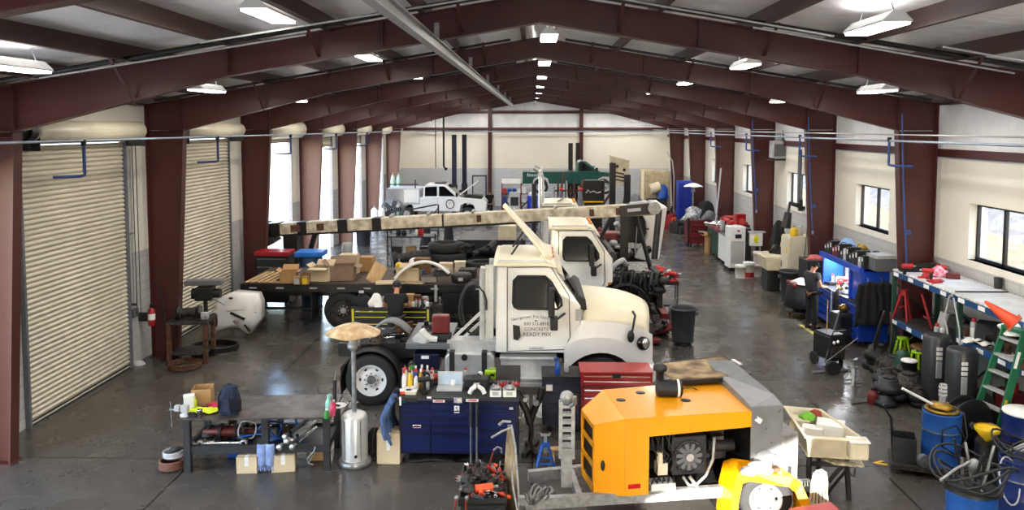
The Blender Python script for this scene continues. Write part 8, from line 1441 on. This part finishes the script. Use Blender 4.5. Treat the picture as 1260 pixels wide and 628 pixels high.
for i in range(14):
    y = 22.05-.19*i; m = (M_BLK, M_DGREY, M_BLK, M_MAROON, M_MAROON, M_BLKP, M_DGREY, M_LGREY, M_BLKP, M_BLK, M_DGREY, M_BLKP, M_LGREY, M_BLK)[i]; nm = {'black_steel': 'black', 'dark_grey_steel': 'dark grey', 'maroon_enamel': 'dark red', 'black_plastic': 'matt black', 'light_grey_paint': 'pale grey'}[m.name]; hh = .24+.07*((i*7) % 3)
    t = thing('tool_case', '%s case standing in the row on top of the blue tool chest' % nm, 'case', (8.2, y, 1.95), 0, nm+' cases on the blue chest'); part(t, 'shell', MB(m).box(-.12, .2, -.085, .085, 0, hh), bev=.012); part(t, 'handle', MB(M_BLK).tube([(-.05, 0, hh), (-.04, 0, hh+.04), (.06, 0, hh+.04), (.07, 0, hh)], .01, 6)); part(t, 'spine_label', MB(M_PAPER).box(-.124, -.12, -.03, .03, hh*.55, hh*.85))
lump('pale_blue_cloth', 'pale blue cloth over the cases at the far end of the blue chest', 'cloth', (8.5, 21.6, 1.95), (.5, .9, .46), mat('pale_blue_cloth', '8ab0e0', .9, var=.2), 96); lump('yellow_case', 'yellow and black soft bag among the cases on the blue chest', 'bag', (8.55, 20.8, 1.95), (.4, .6, .42), mat('yellow_black_bag', 'd8b020', .8, scale=5, col2='1a1a1a'), 97); lump('black_bag', 'black bag at the near end of the cases on the blue chest', 'bag', (8.6, 20.0, 1.95), (.4, .5, .36), M_CLOTHK, 98)
carton('white flat box at the near end on top of the blue chest', (8.45, 19.4, 1.95), (.5, .6, .3), 0, False, M_GREY, tape=False); carton('silver flat box over the near cases on the blue chest', (8.45, 19.4, 2.25), (.46, .55, .08), .1, False, M_LGREY, tape=False)
for i, (xj, y) in enumerate(((8.45, 19.3), (8.1, 19.25))):
    t = thing('jacket', 'black jacket hanging on the near end of the blue chest, %s' % ('inner', 'outer')[i], 'jacket', (xj, y, 1.62)); g = MB(M_CLOTHK); g.grid(lambda u, v: ((u-.5)*(.4+.25*v), -.04-.08*math.sin(PI*u)+.03*math.sin(15*u), -1.05*v+.08*math.sin(PI*u)), 24, 10); part(t, 'coat', g, sol=.06)
    for s in (-1, 1): part(t, 'sleeve', MB(M_CLOTHK).tube([(s*.2, -.08, .0), (s*.28, -.1, -.3), (s*.27, -.14, -.62)], .06, 8))
    part(t, 'hanger_hook', MB(M_STEEL).tube([(0, 0, .05), (0, .04, .14), (0, .1, .12)], .01, 6))
P = dict(STAND); P.update(ell=(.27, -.04, 1.16), wrl=(.16, -.3, 1.1), elr=(-.27, -.04, 1.16), wrr=(-.16, -.3, 1.1), head=(0, -.05, 1.63))
person('person in a dark grey shirt and cap standing at the bright blue tool chest', (F(1012, 408).x-.22, 21.25, 0), PI*.62, P, M_CLOTHG, M_CLOTHK, M_CLOTHK, sleeve=.6, scale=1.04)
# --- carts, bins further along the wall
q = F(992, 392); t = thing('seat_cart', 'low wheeled cart draped with a black jacket and white cloth left of the mechanic', 'cart', (q.x-.1, q.y+.2, 0)); part(t, 'platform', MB(M_DGREY).lathe([(.38, .14), (.4, .18), (.001, .18)], 20)); part(t, 'pillar', MB(M_BLK).cyl((0, 0, .18), (0, 0, .9), .2)); part(t, 'tray', MB(M_MAROON).box(-.32, .38, -.3, .36, .9, 1.0), bev=.03)
for k in range(4): a = PI/4+k*PI/2; part(t, 'caster', MB(M_RUB).cyl((.32*math.cos(a)-.02, .32*math.sin(a), .06), (.32*math.cos(a)+.02, .32*math.sin(a), .06), .06))
tb = MB(M_CLOTHK); tb.lathe([(.44, .3), (.4, .6), (.36, .9), (.2, .98)], 18, caps=False); part(t, 'draped_jacket', tb, 'black jacket draped over the cart', 0, .04); lump('white_towel', 'white towel on the draped cart left of the mechanic', 'towel', (q.x-.15, q.y+.0, 1.0), (.5, .45, .16), M_PAPER, 99)
trash_can('dark grey trash can against the aisle left of the draped cart', F(975, 372)+V(0, .2, 0), .34, .95, mat('trash_can_grey', '3c4046')); trash_can('dark trash can behind the grey one by the wall', F(985, 362)+V(.0, .6, 0), .36, 1.0, M_DGREY); trash_can('black trash can in front of the beige cabinet', F(968, 352)+V(0, .4, 0), .3, .85, M_BLKP)
t = thing('mop_bucket', 'yellow wheeled mop bucket beside the grey trash can', 'mop bucket', F(975, 376)+V(.02, -.15, 0), .3); part(t, 'tub', MB(M_YELP).prism([(-.15, .08), (.15, .08), (.2, .42), (-.2, .42)], 'y', -.13, .13), bev=.03); part(t, 'wringer', MB(M_YELP).box(-.15, .15, -.1, .1, .42, .68), bev=.02); part(t, 'handle', MB(M_DGREY).cyl((.1, 0, .68), (.14, .02, .95), .015))
for x in (-.12, .12): part(t, 'wheel', MB(M_RUB).cyl((x, -.14, .04), (x, .14, .04), .04))
q = F(1005, 352); t = thing('shop_heater', 'black boxed heater standing on a stand by the fourth right column', 'heater', (8.3, 23.5, 0)); part(t, 'case', MB(M_BLKP).box(-.35, .3, -.45, .35, .75, 1.55), bev=.03); part(t, 'grille', MB(M_DGREY).box(-.28, .22, -.47, -.45, .85, 1.45)); part(t, 'stand', MB(M_BLK).box(-.25, .2, -.3, .25, 0, .75))
lump('red_cloth', 'pale red cloth on top of the black heater', 'cloth', (8.25, 23.3, 1.55), (.5, .4, .14), mat('pale_red_cloth', 'd0706a', .9, var=.3), 100); carton('dark flat boxes stacked on the floor before the black heater', (8.15, 22.75, 0), (.5, .4, .95), .1, False, M_GREASE2, tape=False)
one('mop_pole', 'mop pole leaning on the wall beside the trash cans', 'pole', MB(M_GREY).tube([(0, 0, .0), (.35, .5, 2.3)], .018, 6), (8.2, 24.4, 0))
# parts washer and beige cabinet
q = F(955, 345); t = thing('parts_washer', 'beige parts washer tub on a dark base by the wall', 'parts washer', (8.05, 26.6, 0)); part(t, 'basin', MB(M_TAN).prism([(-.45, 1.15), (.4, 1.15), (.3, .7), (-.35, .7)], 'y', -.5, .5), None, .03); part(t, 'basin_hollow', MB(M_CREAM).box(-.38, .33, -.42, .42, 1.152, 1.16)); part(t, 'base_drum', MB(M_BLKP).box(-.3, .3, -.35, .35, 0, .7), bev=.03); part(t, 'backboard', MB(M_TAN).box(.36, .42, -.5, .5, 1.15, 1.5))
t = thing('beige_cabinet', 'tall beige metal cabinet standing edge-on by the wall behind the bins', 'cabinet', (8.4, 25.2, 0)); part(t, 'carcass', MB(mat('beige_cabinet_paint', 'd8d2bc', .45, var=.08)).box(-.3, .6, 0, .75, .05, 1.95), bev=.015); part(t, 'door', MB(MATS['beige_cabinet_paint']).box(-.33, -.3, .02, .73, .1, 1.9)); part(t, 'handle', MB(M_STEEL).box(-.36, -.33, .6, .64, .9, 1.1)); part(t, 'plinth', MB(M_BLK).box(-.28, .58, .02, .73, 0, .05)); part(t, 'yellow_sign', MB(M_YELP).box(-.335, -.33, .1, .24, 1.4, 1.6))
lump('black_gear', 'black work gear hanging above the parts washer', 'gear', (8.5, 27.6, 1.3), (.5, .6, .9), M_CLOTHK, 101); bottle('yellow jug on top of the beige cabinet', (8.3, 25.4, 1.95), .12, .34, M_YELP, M_LGREY); bottle('pale jug beside the yellow one on the beige cabinet', (8.55, 25.6, 1.95), .1, .3, M_LGREY, M_WPL)
t = thing('lamp_arm', 'black jointed arm mounted on the wall above the parts washer', 'arm', (9.1, 27.4, 2.75)); part(t, 'wall_plate', MB(M_BLK).box(0, .1, -.1, .1, -.2, .2)); part(t, 'arm', MB(M_BLK).tube([(.05, 0, 0), (-.4, -.3, .1), (-.55, -.6, -.2)], .05, 8)); part(t, 'head', MB(M_BLK).cyl((-.55, -.6, -.2), (-.65, -.7, -.7), .12, .16)); part(t, 'tube', MB(M_GREY).cyl((.0, 0, 0), (.0, 0, 1.9), .07))
lump('black_gloves', 'black gear and bottles on the washer backboard', 'gear', (8.2, 26.9, 1.16), (.4, .5, .3), M_GREASE, 102)
# coolant machine, buckets
q = F(911, 334); t = thing('coolant_machine', 'tall white service machine with a small dark screen by the right columns', 'machine', (q.x-.1, q.y, 0), .08); part(t, 'case', MB(M_WPL).box(-.32, .28, 0, .6, .12, 1.68), bev=.03); part(t, 'screen', MB(M_BLKP).box(-.12, .12, -.015, .01, 1.25, 1.4)); part(t, 'panel', MB(M_LGREY).box(-.27, .23, -.012, 0, .3, 1.15)); part(t, 'label', MB(M_RED2).box(-.05, .05, -.016, -.01, 1.5, 1.56)); part(t, 'base', MB(M_BLK).box(-.34, .3, -.02, .62, 0, .12)); part(t, 'side_body', MB(M_BLKP).box(.28, .5, .05, .6, .1, 1.6))
t = thing('fluid_box', 'white box with a bright yellow bottle shape hung right of the service machine', 'box', (q.x+.52, q.y-.1, .98)); part(t, 'box', MB(M_WPL).box(-.22, .24, -.08, .12, 0, .5), bev=.02); part(t, 'yellow_bottle', MB(mat('bright_yellow', 'e8e410', .5)).prism([(-.07, .12), (.07, .12), (.08, .35), (.03, .42), (-.03, .42), (-.08, .35)], 'y', -.09, -.08)); part(t, 'post', MB(M_STEEL).box(-.04, 0, .02, .06, -.98, 0)); part(t, 'drain_hose', MB(M_LGREY).tube([(.15, 0, 0), (.2, -.05, -.5), (.35, .1, -.8), (.6, .3, -.75)], .03, 6)); part(t, 'top_tray', MB(M_LGREY).box(-.26, .34, -.1, .16, .5, .54))
for i, (px, py, m, lm, lab) in enumerate(((911, 342, M_WPL, M_WPL, 'small white jug on the floor before the service machine'), (921, 342, M_WPL, M_WPL, 'white and red bucket second from the left before the service machine'))):
    p = F(px, py); t = bucket(lab, p, .2, .46 if i == 0 else .56, m, lm)
    if i: part(t, 'red_band', MB(M_RED2).lathe([(.195, .03), (.2, .22)], 18, caps=False))
for i, (px, lab) in enumerate(((932, 'left'), (943, 'right'))):
    p = F(px, 340)
    for k in range(2): bucket('%s bucket of the %s stack beside the parts washer' % (('bottom', 'top')[k], lab), p+V(0, 0, .45*k), .17, .44, mat('pale_pink_white_bucket', 'e0d6d2', .5, var=.12, scale=8))
# table, cabinets further back
q = F(893, 302); t = thing('work_table', 'long cluttered table with a white end panel between the far right columns', 'table', (8.0, 31.2, 0)); part(t, 'table_top', MB(M_GREY).box(-.5, .7, -.3, 3.6, 1.15, 1.2)); part(t, 'end_panel', MB(M_WPL).box(-.5, -.46, -.3, 1.0, .15, 1.15)); part(t, 'drawer_block', MB(M_RGRN).box(-.42, .6, .2, 3.4, .1, 1.1))
for x in (-.45, .65):
    for y in (-.25, 3.5): part(t, 'leg', MB(M_BLK).box(x-.03, x+.03, y-.03, y+.03, 0, 1.15))
scatter([('impact', M_BLKP), ('can', None), ('gearpart', M_MAROON), ('filter', None), ('socket_case', M_BLKP), ('shop_rag', M_PAPER), ('gearpart', M_CHROME), ('can', M_BLKP), ('shop_rag', M_MAROON)], 36, '{} among the clutter on the long table by the right columns', '{}s on the long right table', lambda R: V(8.0+R.uniform(-.4, .6), 31.2+R.uniform(-.2, 3.4), 1.2), 61, (1.8, 3))
t = thing('red_compressor', 'red machine standing on the long cluttered table', 'machine', (8.3, 32.0, 1.2)); part(t, 'tank', MB(M_RED2).cyl((-.3, 0, .22), (.3, 0, .22), .2)); part(t, 'motor', MB(M_RED2).box(-.2, .2, -.18, .18, .42, .75), bev=.03); part(t, 'foot', MB(M_BLK).box(-.2, .2, -.12, .12, 0, .06))
for i, (px, py, d, m) in enumerate(((876, 296, (.5, .4, .4), M_CARD), (888, 312, (.8, .5, .75), M_CARD), (890, 314, (.5, .35, .3), M_GREASE2))): carton(('small carton on the floor at the aisle edge by the maroon chest', 'tall open carton on the floor before the long table', 'dark box low in front of the long table')[i], F(px, py)+V(-.25, .1, 0), d, .1, i == 1, m, tape=False)
one('leaning_pole', 'pale pole leaning against the sixth right column', 'pole', MB(M_LGREY).tube([(0, 0, 0), (.35, .3, 3.6)], .035, 6), (8.0, 35.3, 0))
q = F(862, 304); t = thing('tool_chest', 'maroon tool chest heaped with covers by the far right columns', 'tool chest', (q.x-.5, q.y, 0), .12); drawers_chest(t, 1.15, .8, 1.2, [(.04, 1.11, [.2, .2, .3, .3])], M_MAROON, M_MAROON, M_BLK); part(t, 'pale_lettering', MB(M_LGREY).beam((.4, -.02, .7), (.8, -.02, .66), .008, .07)); part(t, 'side_post', MB(M_BLK).box(-.08, 0, 0, .1, 0, 1.3))
qx, qy = q.x, q.y
lump('silver_cover', 'crumpled silver sheet on the left of the maroon chest', 'cover', (qx-.25, qy+.4, 1.2), (.9, .7, .6), mat('silver_sheet', 'c8ccd0', .3, .5, scale=12, col2='70747a', bump=.5), 103, wob=.4); lump('black_bags', 'black bags heaped on the right of the maroon chest', 'bag', (qx+.3, qy+.5, 1.2), (.9, .7, .85), M_CLOTHK, 104); lump('grey_covers', 'grey covers in front of the black bags on the maroon chest', 'cover', (qx+.4, qy+.25, 1.2), (.7, .4, .45), M_GREY, 105)
patio_heater('tall patio heater with a pale reflector far back on the right aisle', F(852, 287), M_PAPER, 0, 1.12)
t = thing('blue_cabinet', 'tall blue locker standing by the far right column', 'cabinet', (G(843, 240, 42).x, 42, 0)); part(t, 'carcass', MB(M_CB).box(-.36, .36, 0, .6, .1, 2.6), bev=.02); part(t, 'door', MB(mat('deep_blue_enamel', '122a90', .35)).box(-.32, -.01, -.02, 0, .2, 2.5)); part(t, 'door', MB(MATS['deep_blue_enamel']).box(.01, .32, -.02, 0, .2, 2.5)); part(t, 'base', MB(M_BLK).box(-.34, .34, .02, .58, 0, .1))
R = random.Random(71)
for i in range(30):
    px, py = R.uniform(822, 850), R.uniform(262, 290); p = F(px, py); p.x = min(p.x, 7.85); p.z = 0; m = R.choice([M_BLKP, M_RED2, M_GREASE, M_DGREY, M_MAROON, M_ORANGE, M_GREASE2]); s = R.uniform(.3, .8)
    t = thing('machine', 'dark or red shop machine in the heap at the far end of the right aisle', 'machine', p, R.uniform(0, 3), 'shop machines heaped by the far patio heater'); part(t, 'casing', MB(m).prism([(-s/2, 0), (s/2, 0), (s/2, s*.6), (s*.2, s), (-s*.4, s*.9)], 'y', -s*.4, s*.4), bev=.03); part(t, 'wheel', MB(M_RUB).cyl((-s*.3, -s*.46, s*.2), (-s*.3, -s*.4, s*.2), s*.2)); part(t, 'handle', MB(M_BLK).tube([(s*.3, 0, s*.8), (s*.5, 0, s*1.3), (s*.1, 0, s*1.35)], .025, 6))
# unit heater on the right column, exhaust drop hose, wall box
q = G(957, 184, 29.6); t = thing('unit_heater', 'pale boxy unit heater hung beside the fifth right column', 'heater', (q.x, q.y, q.z)); part(t, 'case', MB(M_LGREY).box(-.25, .25, -.25, .25, -.32, .32), bev=.03); part(t, 'louvre', MB(M_GREY).box(-.2, .2, -.27, -.25, -.25, .2)); part(t, 'flue', MB(M_GAL).cyl((0, 0, .32), (0, 0, .62), .1)); part(t, 'bracket', MB(M_BLK).beam((-.3, -.1, -.38), (.3, .1, -.38), .5, .04)); part(t, 'gas_pipe', MB(M_DGREY).tube([(.2, 0, .3), (.4, 0, .5), (.45, 0, .2), (.45, 0, -2.4)], .03, 6)); part(t, 'hanger', MB(M_BLK).tube([(-.2, 0, .32), (-.2, 0, .72)], .015, 6)); part(t, 'hanger', MB(M_BLK).tube([(.2, 0.1, .32), (.2, .1, .72)], .015, 6))
for i, (Y) in enumerate((18.0, 24.05, 30.1)):
    t = thing('blue_hose', 'blue air hose hanging down the right column, %s from the camera' % ordn[i].replace('nearest', 'first'), 'hose', (8.2, Y-.05, 2.3)); part(t, 'hose', MB(M_BPIPE).tube([(-.02, 0, 3.4), (.05, 0, 2.0), (.12, 0, 1.0), (.2, 0, 0)], .02, 6)); part(t, 'valve', MB(M_BPIPE).box(.14, .26, -.03, .03, .7, .8)); part(t, 'coupling', MB(M_STEEL).cyl((.2, 0, -.1), (.2, 0, 0), .03))
for i, p in enumerate(((1000, 416, 1024, 432),)):
    a, b = F(985, 400), F(1012, 418); t = thing('floor_line', 'faded yellow line on the floor before the mechanic', 'marking', ((a.x+b.x)/2, (a.y+b.y)/2, .001)); d = (b-a)/2; part(t, 'paint', MB(mat('faded_yellow_paint', 'b09a4c', .6, var=.3)).beam(-d, d, .09, .003))
# ================================================================= light, sky, view
w = bpy.data.worlds.new('sky'); bpy.context.scene.world = w; w.use_nodes = True; nt = w.node_tree
sky = nt.nodes.new('ShaderNodeTexSky'); sky.sky_type = 'NISHITA'; sky.sun_disc = False; sky.sun_elevation = math.radians(28); sky.sun_rotation = math.radians(182); sky.altitude = 200
nt.links.new(sky.outputs[0], nt.nodes['Background'].inputs[0]); nt.nodes['Background'].inputs[1].default_value = 1.15
sl = bpy.data.lights.new('sun', 'SUN'); sl.energy = 18; sl.angle = .009; sl.color = (1, .93, .82)
so = bpy.data.objects.new('sun', sl); C.objects.link(so); so.rotation_euler = Vector((.03, 1, -.235)).to_track_quat('-Z', 'Y').to_euler()
vs = bpy.context.scene.view_settings; vs.view_transform = 'Standard'; vs.look = 'None'; vs.gamma = 1; vs.use_curve_mapping = False; vs.exposure = .9
bpy.context.scene.cycles.use_denoising = True
bpy.context.scene.cycles.max_bounces = 6; bpy.context.scene.cycles.diffuse_bounces = 4; bpy.context.scene.cycles.glossy_bounces = 3; bpy.context.scene.cycles.transparent_max_bounces = 8
bpy.context.scene.cycles.sample_clamp_indirect = 6
